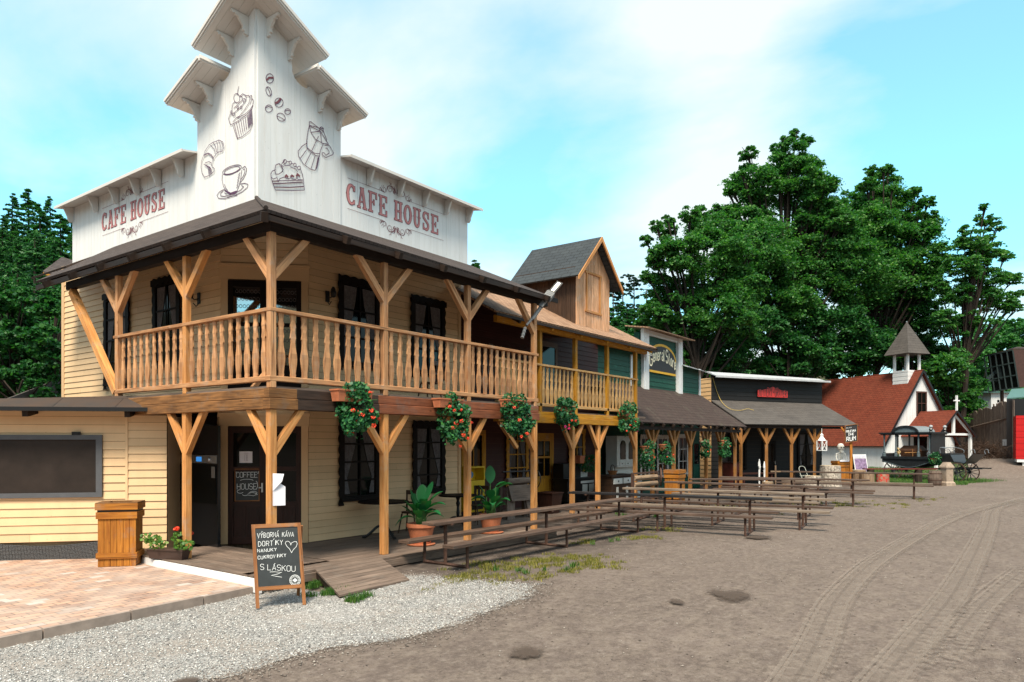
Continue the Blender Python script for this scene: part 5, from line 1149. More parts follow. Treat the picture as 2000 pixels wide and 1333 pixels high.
# ================================================================== joinery
jl=(10.73,33.0); jr=(17.28,36.0); ja=math.atan2(3,6.55); JL=math.hypot(6.55,3)
jo=c2w(*jl); jan=cdir(ja)
jd=Vector((math.cos(jan),math.sin(jan),0)); jn=Vector((math.sin(jan),-math.cos(jan),0))   # towards the viewer
join_=thing('joinery_workshop','black board joinery workshop with a red cut-out sign and grey shingle porch','workshop',(jo.x,jo.y,0),jan)
JE=Wf((jo.x,jo.y),jd,jn); q=JE.o-jn*2.2; JW=Wf((q.x,q.y),jd,jn)
j0=onW(JW,1389,760)[0]; j1=onW(JW,1605,760)[0]
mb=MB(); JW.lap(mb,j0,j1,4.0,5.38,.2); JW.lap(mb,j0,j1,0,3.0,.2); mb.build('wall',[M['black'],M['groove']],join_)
mb=MB(); JW.box(mb,j0+.05,j1-.02,0,5.25,-4,-.07); mb.build('core',M['black'],join_)
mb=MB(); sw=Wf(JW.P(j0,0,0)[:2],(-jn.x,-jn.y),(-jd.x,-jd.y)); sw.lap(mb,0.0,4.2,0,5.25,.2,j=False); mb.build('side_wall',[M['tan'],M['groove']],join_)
mb=MB(); mb.slab(JE.P(-.05,2.96),JE.P(JL+.1,2.96),JW.P(j1,4.15),JW.P(j0,4.17),.05); mb.build('porch_roof',M['sh_grey'],join_)
mb=MB(); mb.slab(JW.P(j0-.1,5.34,.45),JW.P(j1+.15,5.26,.45),JW.P(j1+.1,5.5,-.3),JW.P(j0-.1,5.58,-.3),.04); JW.box(mb,j0-.1,j1+.15,5.24,5.33,.44,.46); mb.build('tin_coping',MATS['zinc'],join_)
mb=MB(); JE.box(mb,0,JL+.05,2.78,2.90,-.34,-.22); mb.build('wall_plate',M['rafter'],join_)
for x in (1447,1497,1546,1591):
    a,_=onW(JE,x,865,-.28); P=JE.P(a,0,-.28); post_y(join_,P.x,P.y,0,2.78,2.12,[(jd.x,jd.y),(-jd.x,-jd.y)],mat_=M['post_brown'],reach=.5,s=.12,bw=.1)
sg=MB(); so_,sz=onW(JW,1507,768); sw_=(onW(JW,1536,768)[0]-onW(JW,1478,768)[0])
out_=[(-.5,-.22),(.5,-.22),(.5,.12),(.44,.12),(.42,.16),(.36,.12),(.2,.2),(.17,.27),(.08,.25),(0,.31),(-.08,.25),(-.17,.27),(-.2,.2),(-.36,.12),(-.42,.16),(-.44,.12),(-.5,.12)]
sg.prism([JW.P(so_+x*sw_,sz+z,.06) for x,z in out_],JW.n*.03); sb=sg.build('sign_board',M['signred'],join_)
for k,x in enumerate((-.38,-.13,.13,.38)):
    pass
tx=MB(); bsj=lambda x:.0
T=[]; xs=so_-sw_*.485; pt=sw_*.97/14
for k,ch in enumerate('JOINERY+GRAVER'):
    hh=.30+.16*(1-abs(k-6.5)/6.5) if ch!='+' else .12
    T+= [[(xs+k*pt+g[0]*pt*.66,sz-.18+g[1]*hh+(.16 if ch=='+' else 0)) for g in G] for G in glyph(ch)]
draw(tx,JW,T,.03,.092); tx.build('sign_lettering',M['signblk'],sb)
window(JW,join_,j0+1.6,.9,.95,1.5,M['dark'],2,2,curtain=False); window(JW,join_,j1-1.15,.85,1.05,1.75,M['dark'],2,3,curtain=True); panel_door(JW,join_,j0+3.2,j0+4.1,.05,2.2,M['dark'],glass_rows=((.5,.93),),panels=1,out=.03)
mb=MB(); JW.box(mb,j1-.35,j1-.05,1.75,2.35,.0,.05); mb.build('orange_panel',m_plain('orange',(.6,.07,.015),.6),join_)
# yellow cable hanging from the joinery wall over its porch roof
cab=[(1392,737),(1398,758),(1405,777),(1414,792),(1428,801),(1445,803),(1460,800),(1472,803)]
P=[]
for i,(x,y) in enumerate(cab):
    if y<786: a,z=onW(JW,x,y,.06); P.append(JW.P(a,z,.06))
    else:
        # on the roof sheet between JW (z 4.17) and JE (z 2.96)
        nn=Vector((0,0,1)); A0=JE.P(0,3.0); B0=JE.P(JL,3.0); C0=JW.P(j0,4.21); nrm=(B0-A0).cross(C0-A0).normalized(); r=Vector(wray(x,y)); cc=Vector((CAM[0],CAM[1],EZ)); k=(A0-cc).dot(nrm)/r.dot(nrm); P.append(cc+r*k+nrm*.03*(1 if nrm.z>0 else -1))
mb=MB(); mb.tube(smoothline(P,6),.013,6); tag(mb.build('yellow_cable',m_plain('cable_yellow',(.42,.29,.07),.5)),'loose yellow cable trailing down over the joinery porch roof','cable')
# ================================================================== church
ca=math.atan2(.347,.938); cF=c2w(28.27,49.9,.36); cang=cdir(ca); cdv=Vector((math.cos(cang),math.sin(cang),0)); cnv=Vector((math.sin(cang),-math.cos(cang),0))
ch=thing('church','white board chapel with steep red shingle roof, open belfry and small porch','church',(cF.x,cF.y,.36),cang)
CH=Wf((cF.x,cF.y),cdv,cnv)   # along the gable front, centred
HWc,EZc,AZ,ZB=3.3,2.25,7.05,.2; DP=17
gh=lambda a: EZc+(AZ-EZc)*(1-abs(a)/HWc)
mb=MB(); CH.vert(mb,-HWc,HWc,ZB,gh,.2,sub=2,gap=.008); mb.build('front_wall',M['white'],ch)
Sd=Wf(CH.P(-HWc,0)[:2],(-cnv.x,-cnv.y),(-cdv.x,-cdv.y)); mb=MB(); Sd.vert(mb,0,DP,ZB,EZc,.22,gap=.012); mb.build('side_wall',M['white'],ch)
mb=MB(); CH.box(mb,-HWc+.02,HWc-.02,ZB,EZc,-DP,-.02); mb.build('core',M['white_trim'],ch)
sl_=(AZ-EZc)/HWc; ov=.32
mb=MB(); 
P=lambda a,z,o: CH.P(a,z,o)
mb.slab(P(-HWc-ov,EZc-ov*sl_+.08,-DP-.2),P(-HWc-ov,EZc-ov*sl_+.08,.28),P(0,AZ+.1,.28),P(0,AZ+.1,-DP-.2),.07); mb.slab(P(HWc+ov,EZc-ov*sl_+.08,.28),P(HWc+ov,EZc-ov*sl_+.08,-DP-.2),P(0,AZ+.1,-DP-.2),P(0,AZ+.1,.28),.07); mb.build('roof',M['sh_red'],ch)
for s in (-1,1):
    mb=MB(); mb.bar(P(s*(HWc+ov),EZc-ov*sl_-.03,.3),P(0,AZ+.02,.3),.03,.14,up=cnv.cross(Vector((0,0,1)))*0+Vector((0,0,1))); mb.build('bargeboard',M['blackm'],ch)
window(CH,ch,.1,4.05,.85,1.55,m_plain('window_brown',(.07,.025,.015),.5),2,2,wav=False,curtain=False,fw=.05)
# belfry
bs_=.62; by=-1.05
def bx(a,b,z0,z1,m_,name,bev=0): mb=MB(); CH.box(mb,a[0],a[1],z0,z1,b[0],b[1]); return mb.build(name,m_,ch)
mb=MB()
for k in range(8):
    z=6.05+k*.14
    CH.box(mb,-bs_-.012*(k%2),bs_+.012*(k%2),z,z+.132,by-bs_-.012*(k%2),by+bs_+.012*(k%2))
mb.build('belfry_base',M['white'],ch)
for sx in (-1,1):
    for sy in (-1,1):
        mb=MB(); CH.box(mb,sx*(bs_-.08)-.07,sx*(bs_-.08)+.07,7.17,8.35,by+sy*(bs_-.08)-.07,by+sy*(bs_-.08)+.07); mb.build('belfry_post',M['white'],ch)
ap=CH.P(0,10.65,by); eo=1.02; cs=[CH.P(-eo,8.3,by+eo),CH.P(eo,8.3,by+eo),CH.P(eo,8.3,by-eo),CH.P(-eo,8.3,by-eo)]
mb=MB()
for i in range(4):
    a,b=cs[i],cs[(i+1)%4]; L=(b-a).length; hh=(ap-(a+b)/2).length; mb.face([a,b,ap],[(0,0),(L,0),(L/2,hh)])
mb.face([c for c in cs][::-1]); mb.build('belfry_roof',M['sh_grey'],ch)
# porch in front
pw,pd,pe,pa=1.65,2.6,2.72,4.2
mb=MB(); mb.slab(P(-pw-.15,pe-.2,-.2),P(-pw-.15,pe-.2,pd+.2),P(0,pa+.05,pd+.2),P(0,pa+.05,-.2),.06); mb.slab(P(pw+.15,pe-.2,pd+.2),P(pw+.15,pe-.2,-.2),P(0,pa+.05,-.2),P(0,pa+.05,pd+.2),.06); mb.build('church_porch_roof',M['sh_red'],ch)
for s in (-1,1):
    mb=MB(); mb.bar(P(s*(pw+.17),pe-.3,pd+.21),P(0,pa-.03,pd+.21),.03,.12); mb.build('bargeboard',M['blackm'],ch)
    mb=MB(); CH.box(mb,s*(pw-.1)-.08,s*(pw-.1)+.08,ZB,pe+.02,pd-.16,pd); mb.build('porch_post',M['white'],ch)
    mb=MB(); mb.bar(P(s*(pw-.1),pe-.04,pd-.02),P(0,pa-.24,pd-.02),.08,.13); mb.build('porch_truss',M['white'],ch)
mb=MB(); CH.box(mb,-pw,pw,pe-.14,pe,pd-.14,pd-.02); CH.box(mb,-.09,.09,pe,pa-.1,pd-.14,pd-.02); mb.build('porch_tie_beam',M['white'],ch)
panel_door(CH,ch,-.6,.6,ZB,2.5,M['dark'],glass_rows=((.5,.9),),panels=1,out=.03)
mb=MB(); CH.box(mb,-.05,.05,pa,pa+1.0,pd+.1,pd+.2); CH.box(mb,-.24,-.05,pa+.62,pa+.7,pd+.1,pd+.2); CH.box(mb,.05,.24,pa+.62,pa+.7,pd+.1,pd+.2); mb.build('cross',M['white'],ch)
# ================================================================== picnic tables
def on_g(x,y): return (x,y,gzf(x,y))
def picnic(name,label,A,B,h,sw,mats,nf=3,seat_z=None,group='long plank picnic tables on the dirt lot',ends=.5,woff=(0,0)):
    A=Vector(A); B=Vector(B); c=(A+B)/2; d=(B-A); L=d.length; ang=math.atan2(d.y,d.x); t_=thing(name,label,'picnic table',(c.x,c.y,0),ang,group); sz=seat_z or h*.565
    mb=MB(); mb.box((-L/2,-.15,h-.055),(L/2,-.003,h)); mb.box((-L/2+.03,.003,h-.055),(L/2-.02,.15,h)); mb.build('tabletop',mats[0],t_,world=False,bevel=.005,weld=True)
    for s,m_ in ((-1,mats[1]),(1,mats[2])):
        mb=MB(); o=random.uniform(-.08,.08); mb.box((-L/2-.1+o,s*sw-.125,sz-.055),(L/2+.12+o,s*sw+.125,sz)); mb.build('seat',m_,t_,world=False,bevel=.005,weld=True)
    for k in range(nf):
        x=-L/2+ends+(L-2*ends)*k/(nf-1); mb=MB(); r=.028
        mb.tube([(x,-sw,0.02),(x,sw,0.02)],r,6); mb.tube([(x,0,.02),(x,0,h-.05)],.033,6)
        for s in (-1,1): mb.tube([(x,s*sw,0.0),(x,s*sw*.99,sz-.05)],r,6)
        mb.box((x-.02,-.17,h-.075),(x+.02,.17,h-.046))
        mb.box((x-.11,-.03,h-.085),(x+.11,.03,h-.075))
        for s in (-1,1): mb.box((x-.02,s*sw-.11,sz-.07),(x+.02,s*sw+.11,sz-.046))
        mb.build('leg_frame',M['rust'],t_,world=False)
    return t_
z0=lambda x,y,h:onZ(x,y,h)
TB,TG,TK=M['table'],M['table_grey'],M['table_black']
picnic('picnic_table','long brown picnic table standing along the porch edge before the potted plants',z0(834,1021,.77),z0(1227,972,.77),.77,.5,(TB,TB,TB),ends=.45)
picnic('picnic_table','picnic table with a blackened tabletop, first of the tables set across the lot',z0(1113,960,.835),z0(1509,973,.835),.835,.66,(TK,TB,TB))
picnic('picnic_table','weathered grey-topped picnic table next behind the black-topped one',z0(1219,952,.86),z0(1611,964,.86),.86,.68,(TG,TG,TB))
picnic('picnic_table','brown picnic table with one grey seat, third across the lot beyond the grey-topped one',z0(1300,940,.9),z0(1608,950,.9),.90,.68,(TB,TG,TG))
picnic('picnic_table','shorter brown picnic table fourth in the row, in front of the store porch posts',z0(1346,935,.9),z0(1627,935,.9),.90,.62,(TB,TB,TB))
picnic('picnic_table','brown picnic table before the joinery porch, next to last of the row',z0(1406,931,.88),z0(1699,937,.88),.88,.62,(TB,TB,TB))
picnic('picnic_table','picnic table farthest down the row, nearest the hearse and the log stumps',z0(1526,920,.95),z0(1815,925,.95),.95,.70,(TB,TB,TG))
# ================================================================== A-frame chalkboard
a0=onZ(500,1190,-.075); b0=onZ(626/1.0 if False else 598,1182,-.075); c0=(a0+b0)/2; an=math.atan2(b0.y-a0.y,b0.x-a0.x); W_s=(b0-a0).length
sg=thing('chalkboard_sign','wooden A-frame chalkboard sign with handwritten menu and a heart standing on the gravel','sign',(c0.x,c0.y,-.07),an)
hs=1.075; lean=.22; half=W_s/2; topk=1.0
def bp(a,t,o=0): # along (-1..1), height 0..1 on the leaning front board
    wd=half*(1+(topk-1)*t); return Vector((a*wd-.05*t,lean*t*1.0,hs*t))+Vector((0,-o,o*lean/hs))
mb=MB()
for s in (-1,1):
    i=s-.10*s/half*.45; c=[bp(s,0),bp(i,0),bp(i,1),bp(s,1)]; off=Vector((0,.03,0)); 
    lo=[bp(s,0),bp(i,0),bp(i,0)+off,bp(s,0)+off]; hi=[bp(s,1),bp(i,1),bp(i,1)+off,bp(s,1)+off]
    if s>0: lo=[lo[1],lo[0],lo[3],lo[2]]; hi=[hi[1],hi[0],hi[3],hi[2]]
    mb.box8(lo+hi,grain=2)
for t0,t1 in ((.955,1.0),(.205,.25)):
    i=1-.1/half*.45; off=Vector((0,.028,0)); mb.box8([bp(-i,t0,-.001),bp(i,t0,-.001),bp(i,t0,-.001)+off,bp(-i,t0,-.001)+off,bp(-i,t1,-.001),bp(i,t1,-.001),bp(i,t1,-.001)+off,bp(-i,t1,-.001)+off],grain=0)
mb.build('front_frame',M['frame_or'],sg,world=False)
mb=MB()
for s in (-1,1): mb.bar((s*half*.86,.62,0),(s*half*.88,lean+.05,hs*.96),.04,.028)
mb.bar((-half*.84,.5,.25),(half*.84,.5,.25),.03,.04); mb.build('rear_frame',M['frame_or'],sg,world=False)
i=1-.1/half*.45; mb=MB(); off=Vector((0,.01,0)); mb.box8([bp(-i,.25,-.01),bp(i,.25,-.01),bp(i,.25,-.01)+off,bp(-i,.25,-.01)+off,bp(-i,.955,-.01),bp(i,.955,-.01),bp(i,.955,-.01)+off,bp(-i,.955,-.01)+off]); brd=mb.build('board',M['slate'],sg,world=False)
# chalk strokes traced on the board, crop pixels (480,1010)-(620,1200) x 7.014
S_sc=7.014
def sp_(x,y):
    px,py=480+x/S_sc,1010+y/S_sc; r=Vector(wray(px,py)); cc=Vector((CAM[0],CAM[1],EZ)); Mx=XF[sg.name]; p0=Mx@bp(0,.5,-.006); nr=(Mx.to_3x3()@Vector((0,-hs,lean))).normalized(); k=(p0-cc).dot(nr)/r.dot(nr); return cc+r*k, nr
def chalk(lines,wd,mb,lift=0.004):
    M_=XF[sg.name]; ex=(M_.to_3x3()@Vector((1,0,0))).normalized()
    for l in lines:
        P=[sp_(*q) for q in l]; nr=P[0][1]; ey=nr.cross(ex).normalized(); o=P[0][0]; pts2=[((p-o).dot(ex),(p-o).dot(ey)) for p,_ in P]
        for q in ribbon(pts2,wd):
            f=[o+ex*c[0]+ey*c[1]+nr*lift for c in q]
            if (f[1]-f[0]).cross(f[2]-f[1]).dot(nr)<0: f=f[::-1]
            mb.face(f)
def chtext(txt,x,y,w,h,pitch,rise=0):
    L=[]; cx=x
    for ch in txt:
        if ch=='´': L.append([(cx-pitch+w*.4,y-h*1.05+(cx-x)*rise),(cx-pitch+w*.8,y-h*1.35+(cx-x)*rise)]); continue
        jy=random.uniform(-3,3)
        for g in glyph(ch): L.append([(cx+q[0]*w+random.uniform(-1,1),y+jy-q[1]*h+(cx-x)*rise) for q in g])
        cx+=pitch*(.5 if ch in ' I' else 1)
    return L
mb=MB()
Lc=chtext('VY´BORNA´',158,290,31,66,44,-.05)+chtext('KA´VA',500,272,31,62,42,-.03)
Lc+=chtext('DORTI´KY',172,405,38,66,54,-.08)+chtext('NANUKY',160,487,31,42,46,-.08)+chtext('CUKROVINKY',165,582,29,44,42,-.1)+chtext('S LA´SKOU',200,722,48,76,66,.06)
Lc+=[[(628,492),(600,440),(560,400),(542,365),(550,340),(575,332),(600,345),(622,385)],[(612,388),(630,355),(665,338),(695,340),(705,370),(690,410),(650,450),(628,492)],[(328,755),(400,752),(490,762),(430,785),(350,800),(420,815),(495,826)]]
chalk(Lc,.005,mb)
cx,cy=674,868; R=[[(cx+75*k*math.cos(rad(a)),cy+75*k*math.sin(rad(a))) for a in range(0,361,20)] for k in (1.0,.93,.62)]
chalk(R,.003,mb,.0046)
for a in range(0,360,24): chalk([[(cx+58*math.cos(rad(a+d_)),cy+58*math.sin(rad(a+d_))) for d_ in (0,8,15)]],.007,mb,.005)
chalk([[(cx-32+8*i,cy-30+abs(i-4)*7),(cx-32+8*i,cy+30-abs(i-4)*7)] for i in range(9)],.0085,mb,.0052)
mb.build('chalk_writing',M['chalk'],brd)
mb=MB(); chalk([[(cx-18,cy-15),(cx+18,cy-18)],[(cx-22,cy),(cx+22,cy-2)],[(cx-15,cy+15),(cx+16,cy+13)]],.003,mb,.0062); mb.build('badge_mark',M['slate'],brd)
# ================================================================== wooden bins
def bin_(label,loc,rz,s=1.,group='square wooden litter bins'):
    t_=thing('litter_bin',label,'litter bin',loc,rz,group); w,d,h=.56*s,.44*s,1.02*s; mb=MB()
    for k in range(6):
        x0,x1=-w/2+w*k/6+.003,-w/2+w*(k+1)/6-.003
        for yy in (-d/2,d/2-.02): mb.box((x0,yy,.0+random.uniform(0,.008)),(x1,yy+.02,h*.80))
    for k in range(5):
        y0,y1=-d/2+.021+(d-.042)*k/5+.003,-d/2+.021+(d-.042)*(k+1)/5-.003
        for xx in (-w/2,w/2-.02): mb.box((xx,y0,random.uniform(0,.008)),(xx+.02,y1,h*.80))
    mb.build('boards',M['bin'],t_,world=False)
    def band(z0,z1,e,nm):
        mb=MB(); e2=e+.022
        mb.box((-w/2-e2,-d/2-e2,z0),(w/2+e2,-d/2-e,z1)); mb.box((-w/2-e2,d/2+e,z0),(w/2+e2,d/2+e2,z1)); mb.box((-w/2-e2,-d/2-e,z0),(-w/2-e,d/2+e,z1)); mb.box((w/2+e,-d/2-e,z0),(w/2+e2,d/2+e,z1)); mb.build(nm,M['bin'],t_,world=False)
    band(h*.13,h*.22,.001,'lower_band'); band(h*.76,h*.865,.001,'upper_band'); band(h*.90,h*1.0,.012,'rim')
    mb=MB(); mb.box((-w/2+.02,-d/2+.02,h*.78),(w/2-.02,d/2-.02,h*.9)); 
    for a in range(28):
        pass
    mb.box((-w/2-.005,-d/2-.005,h*.865),(w/2+.005,d/2+.005,h*.9)); mb.build('bin_liner',M['blackm'],t_,world=False)
    mb=MB(); mb.box((-w/2-.03,-d/2-.03,h*.985),(w/2+.03,-d/2+.09,h*1.015)); mb.box((-w/2-.03,d/2-.09,h*.985),(w/2+.03,d/2+.03,h*1.015)); mb.box((-w/2-.03,-d/2+.09,h*.985),(-w/2+.12,d/2-.09,h*1.015)); mb.box((w/2-.12,-d/2+.09,h*.985),(w/2+.03,d/2-.09,h*1.015)); mb.build('lid',M['beam'],t_,world=False)
    return t_
bc=onZ(206,1108,PZ); ba=TH-rad(90)+rad(14)
Mt=Matrix.Rotation(ba,4,'Z'); off_=Mt@Vector((.175,.22,0))
ax=Vector((math.cos(ba),math.sin(ba),0)); 
bin_('orange-brown wooden litter bin standing on the paved terrace by the annex wall',(bc.x+off_.x,bc.y+off_.y,PZ),ba,1.04)
bin_('wooden litter bin in front of the green store windows beside the roller mangle',(17.2,1.15,0),rad(2),1.12)
q=c2w(.4565*36,36); bin_('wooden litter bin near the chapel wall with a skeleton bust on top',(q.x,q.y,gzf(q.x,q.y)),cdir(rad(10)),1.15); b3=q
# skeleton bust on the far bin
sk=thing('skeleton_figure','white toy skeleton bust with round skull sitting on the bin by the chapel','figure',(b3.x,b3.y,1.19),cdir(rad(10)))
bone=m_plain('bone',(.72,.70,.64),.6); mb=MB()
mb.lathe((0,0,.66),[(.001,-.2),(.09,-.17),(.15,-.06),(.165,.05),(.14,.14),(.08,.2),(.001,.215)],14); mb.box((-.08,-.13,.42),(.08,.02,.50)); sk1=mb.build('skull',bone,sk,world=False)
mb=MB()
for x in (-.06,.06): mb.lathe((x,-.15,.68),[(.001,-.03),(.036,-.01),(.036,.01),(.001,.03)],8)
mb.lathe((0,-.165,.60),[(.001,-.02),(.016,0),(.001,.02)],6); mb.build('eye_socket',M['blackm'],sk1,world=False)
mb=MB(); mb.tube([(0,0,0),(0,.02,.2),(0,0,.44)],.025,7)
for k in range(5):
    z=.1+.055*k; r=.12+.015*k-.01*max(0,k-3); mb.tube([(r*math.sin(rad(a)),-r*.75*math.cos(rad(a)),z-.02*math.cos(rad(a))) for a in range(-160,161,32)],.011,5)
mb.tube([(-.24,0,.37),(0,-.03,.40),(.24,0,.37)],.018,6)
for s in (-1,1): mb.tube([(s*.24,0,.37),(s*.27,-.03,.18),(s*.24,-.08,.02)],.02,6)
mb.build('ribcage',bone,sk,world=False)
mb=MB(); mb.box((-.26,-.33,-.03),(.24,-.30,.05)); mb.build('name_plate',M['paper'],sk,world=False)
# ================================================================== potted canna plants
def canna(label,loc,rz,leaves,rp=.26,group='potted plants on the porch'):
    t_=thing('potted_canna',label,'potted plant',loc,rz,group)
    mb=MB(); mb.lathe((0,0,0),[(.23,0),(.27,.012),(.275,.03),(.2,.032)],24); mb.build('saucer',M['terra'],t_,world=False)
    mb=MB(); mb.lathe((0,0,.03),[(rp*.68,0),(rp*.92,.30),(rp*.98,.305),(rp*1.02,.32),(rp*1.02,.385),(rp*.93,.385),(rp*.88,.33)],28); mb.build('pot',M['terra'],t_,world=False)
    mb=MB(); mb.lathe((0,0,.36),[(rp*.9,-.01),(rp*.5,.01),(.001,.015)],16); mb.build('soil',M['soil'],t_,world=False)
    st=MB(); lf=[]
    leaves=[(a_,h_,L_2*1.12,W_2*1.3,d_2,u_) for a_,h_,L_2,W_2,d_2,u_ in leaves]+[(random.uniform(0,360),random.uniform(.05,.34),random.uniform(.34,.48),random.uniform(.14,.2),random.uniform(.2,.6),random.uniform(35,68)) for _ in range(11)]
    for (az,h0,L,W,dr,up) in leaves:
        a=rad(az); d=Vector((math.cos(a),math.sin(a),0)); s=Vector((-d.y,d.x,0)); b=d*.05; P0=Vector((b.x*1.2,b.y*1.2,.38)); P1=Vector((b.x*2,b.y*2,.4+h0)); st.tube([P0,(P0+P1)/2+d*.01,P1],[.013,.012,.008],6)
        mb=MB(); n=10; prev=None
        for k in range(n+1):
            t=k/n; r=L*(t*math.cos(up*.8)) ; c=P1+d*(L*t*math.cos(rad(up))*(1-.12*t))+Vector((0,0,L*(math.sin(rad(up))*t-dr*t*t))); wv=W*math.sin(PI*min(1,t**.8*.97+.015))**.75*.5+.004; fold=.35*wv; row=[c-s*wv+Vector((0,0,fold)),c-s*wv*.5+Vector((0,0,fold*.35+.004*(k%2))),c,c+s*wv*.5+Vector((0,0,fold*.35+.004*((k+1)%2))),c+s*wv+Vector((0,0,fold))]
            if prev:
                for j in range(4): mb.face([prev[j],prev[j+1],row[j+1],row[j]],smooth=True)
            prev=row
        lf.append(mb)
    st.build('stem',M['stem'],t_,world=False)
    for mb in lf: mb.build('leaf',M['leaf_canna'],t_,world=False,weld=True)
    return t_
cA=math.degrees(TH)-90   # photo "right" as a world angle
Lv1=[(cA+10,.34,.50,.17,.28,50),(cA-8,.26,.50,.17,.45,40),(cA+175,.32,.36,.15,.1,72),(cA+190,.20,.40,.13,.25,55),(cA+90,.36,.40,.17,.1,70),(cA-60,.22,.42,.18,.3,55),(cA+200,.10,.46,.11,.75,30),(cA-30,.16,.44,.16,.5,35),(cA+40,.42,.42,.15,.12,66),(cA+130,.28,.38,.15,.2,60),(cA-100,.12,.36,.14,.3,45),(cA+5,.12,.40,.13,.5,30),(cA-80,.38,.34,.12,.02,82)]
Lv2=[(cA+0,.52,.50,.17,.42,40),(cA+100,.66,.34,.17,-.02,84),(cA+180,.38,.34,.13,.2,60),(cA+200,.30,.42,.12,.5,30),(cA-20,.22,.46,.16,.5,42),(cA-60,.22,.38,.16,.3,50),(cA-120,.15,.32,.15,.3,45),(cA+10,.60,.42,.15,.55,35),(cA+60,.3,.34,.15,.15,60),(cA-90,.34,.3,.15,.2,55)]
canna('leafy green canna in a terracotta pot on the porch right of the round table',(3.5,.28,.15),0,Lv1,.27)
canna('taller canna with one upright leaf in a terracotta pot beside the wooden mangle',(5.72,.33,.15),0,Lv2,.25)
# ================================================================== geranium troughs
def cluster_leaves(c,rad3,n,size,droop=0.,rng=RNG):
    v=rng.normal(size=(n,3)); v/=np.linalg.norm(v,axis=1)[:,None]; r=rng.uniform(.55,1,n)**.5; P=v*r[:,None]*np.array(rad3)
    P[:,2]-=droop*np.abs(rng.normal(size=n))*(P[:,2]<0)
    return P+np.array(c)
def disc_leaves(P,size,rng=RNG,tilt=.6,k=6):
    n=len(P); nrm=rng.normal(size=(n,3))*tilt; nrm[:,2]+=.35; nrm[:,0]-=.25; nrm[:,1]-=.35; nrm/=np.linalg.norm(nrm,axis=1)[:,None]
    a=np.cross(nrm,rng.normal(size=(n,3))); a/=np.linalg.norm(a,axis=1)[:,None]; b=np.cross(nrm,a); s=size*rng.uniform(.6,1.2,n); out=np.zeros((n,k,3))
    for i in range(k):
        t=2*PI*i/k; rr=s*(.5 if i else .30); out[:,i]=P+a*(rr*math.cos(t))[:,None]+b*(rr*math.sin(t))[:,None]+nrm*(.06*s*(i%2))[:,None]
    return out
def geranium(label,c,rad3,n,size,flowers,fm,trough=None,group='geranium boxes hung from the balconies',cat='flower box',name='geranium_box',tails=3,pot=None):
    t_=thing(name,label,cat,(c[0],c[1],c[2]-.0),0,group); c=Vector(c); n=int(n*2.1); size=size*1.12; rad3=(rad3[0]*1.08,rad3[1]*1.1,rad3[2]*1.08)
    if trough:
        (tx0,tx1,tz0,tz1,ty0,ty1)=trough; mb=MB(); e=.02
        mb.box8([(tx0+e,ty0+e,tz0),(tx1-e,ty0+e,tz0),(tx1-e,ty1-e,tz0),(tx0+e,ty1-e,tz0),(tx0,ty0,tz1),(tx1,ty0,tz1),(tx1,ty1,tz1),(tx0,ty1,tz1)]); mb.box((tx0-.012,ty0-.012,tz1),(tx1+.012,ty1+.012,tz1+.025)); mb.build('trough',pot or M['terra'],t_)
    V=[disc_leaves(cluster_leaves(tuple(c),(rad3[0]*.85,rad3[1],rad3[2]*.85),int(n*.7),size,droop=.25*rad3[2]),size)]
    for k in range(5):
        a_=random.uniform(0,2*PI); q=c+Vector((math.cos(a_)*rad3[0]*.75,-random.uniform(-.2,.8)*rad3[1],math.sin(a_)*rad3[2]*.75)); V.append(disc_leaves(cluster_leaves(tuple(q),(rad3[0]*random.uniform(.25,.45),rad3[1]*.6,rad3[2]*random.uniform(.25,.45)),n//11,size),size))
    for k in range(tails):
        q=c+Vector((random.uniform(-.8,.8)*rad3[0],-random.uniform(.2,.9)*rad3[1],-rad3[2]*random.uniform(.5,.9))); V.append(disc_leaves(cluster_leaves(tuple(q),(rad3[0]*.32,rad3[1]*.5,rad3[2]*.45),n//9,size),size))
        q=c+Vector((random.uniform(-1,1)*rad3[0],-random.uniform(.0,.6)*rad3[1],rad3[2]*random.uniform(.2,.8))); V.append(disc_leaves(cluster_leaves(tuple(q),(rad3[0]*.28,rad3[1]*.5,rad3[2]*.35),n//10,size),size))
    quads_obj('foliage',np.concatenate(V),M['leaf_ger'],t_,k=6)
    mb=MB()
    for k in range(14):
        a=c+Vector((random.uniform(-.5,.5)*rad3[0],0,0)); b=c+Vector((random.uniform(-1,1)*rad3[0],-random.uniform(.3,1.1)*rad3[1],random.uniform(-1,1)*rad3[2])); mb.tube([a,(a+b)/2+Vector((0,0,.05)),b],.0035,4)
    mb.build('stem',M['stem'],t_)
    for i,(fx,fy,fr_) in enumerate(flowers):
        q=c+Vector((fx*rad3[0],-rad3[1]*random.uniform(.75,1.15),fy*rad3[2])); P=cluster_leaves(tuple(q),(fr_*.85,fr_*.5,fr_*.55),34,.03); quads_obj('flower_head',disc_leaves(P,.026,k=5),fm if not isinstance(fm,(list,tuple)) else fm[i%len(fm)],t_,k=5)
    return t_
FR,FP=M['flower'],M['flower_pink']
c=onY(693,792,-.2); geranium('largest red geranium box, hung under the railing left of the second porch post',tuple(c),(.36,.2,.36),520,.058,[(-.55,-.25,.05),(-.1,-.28,.07),(.35,-.22,.05),(.6,-.24,.04),(-.15,-.42,.06),(.45,-.5,.05),(-.2,-.7,.05),(.55,-.85,.06),(-.62,-1.15,.08),(.95,-.55,.04),(.45,.55,.03)],FR,(c.x-.42,c.x+.30,c.z+.05,c.z+.22,-.30,-.10))
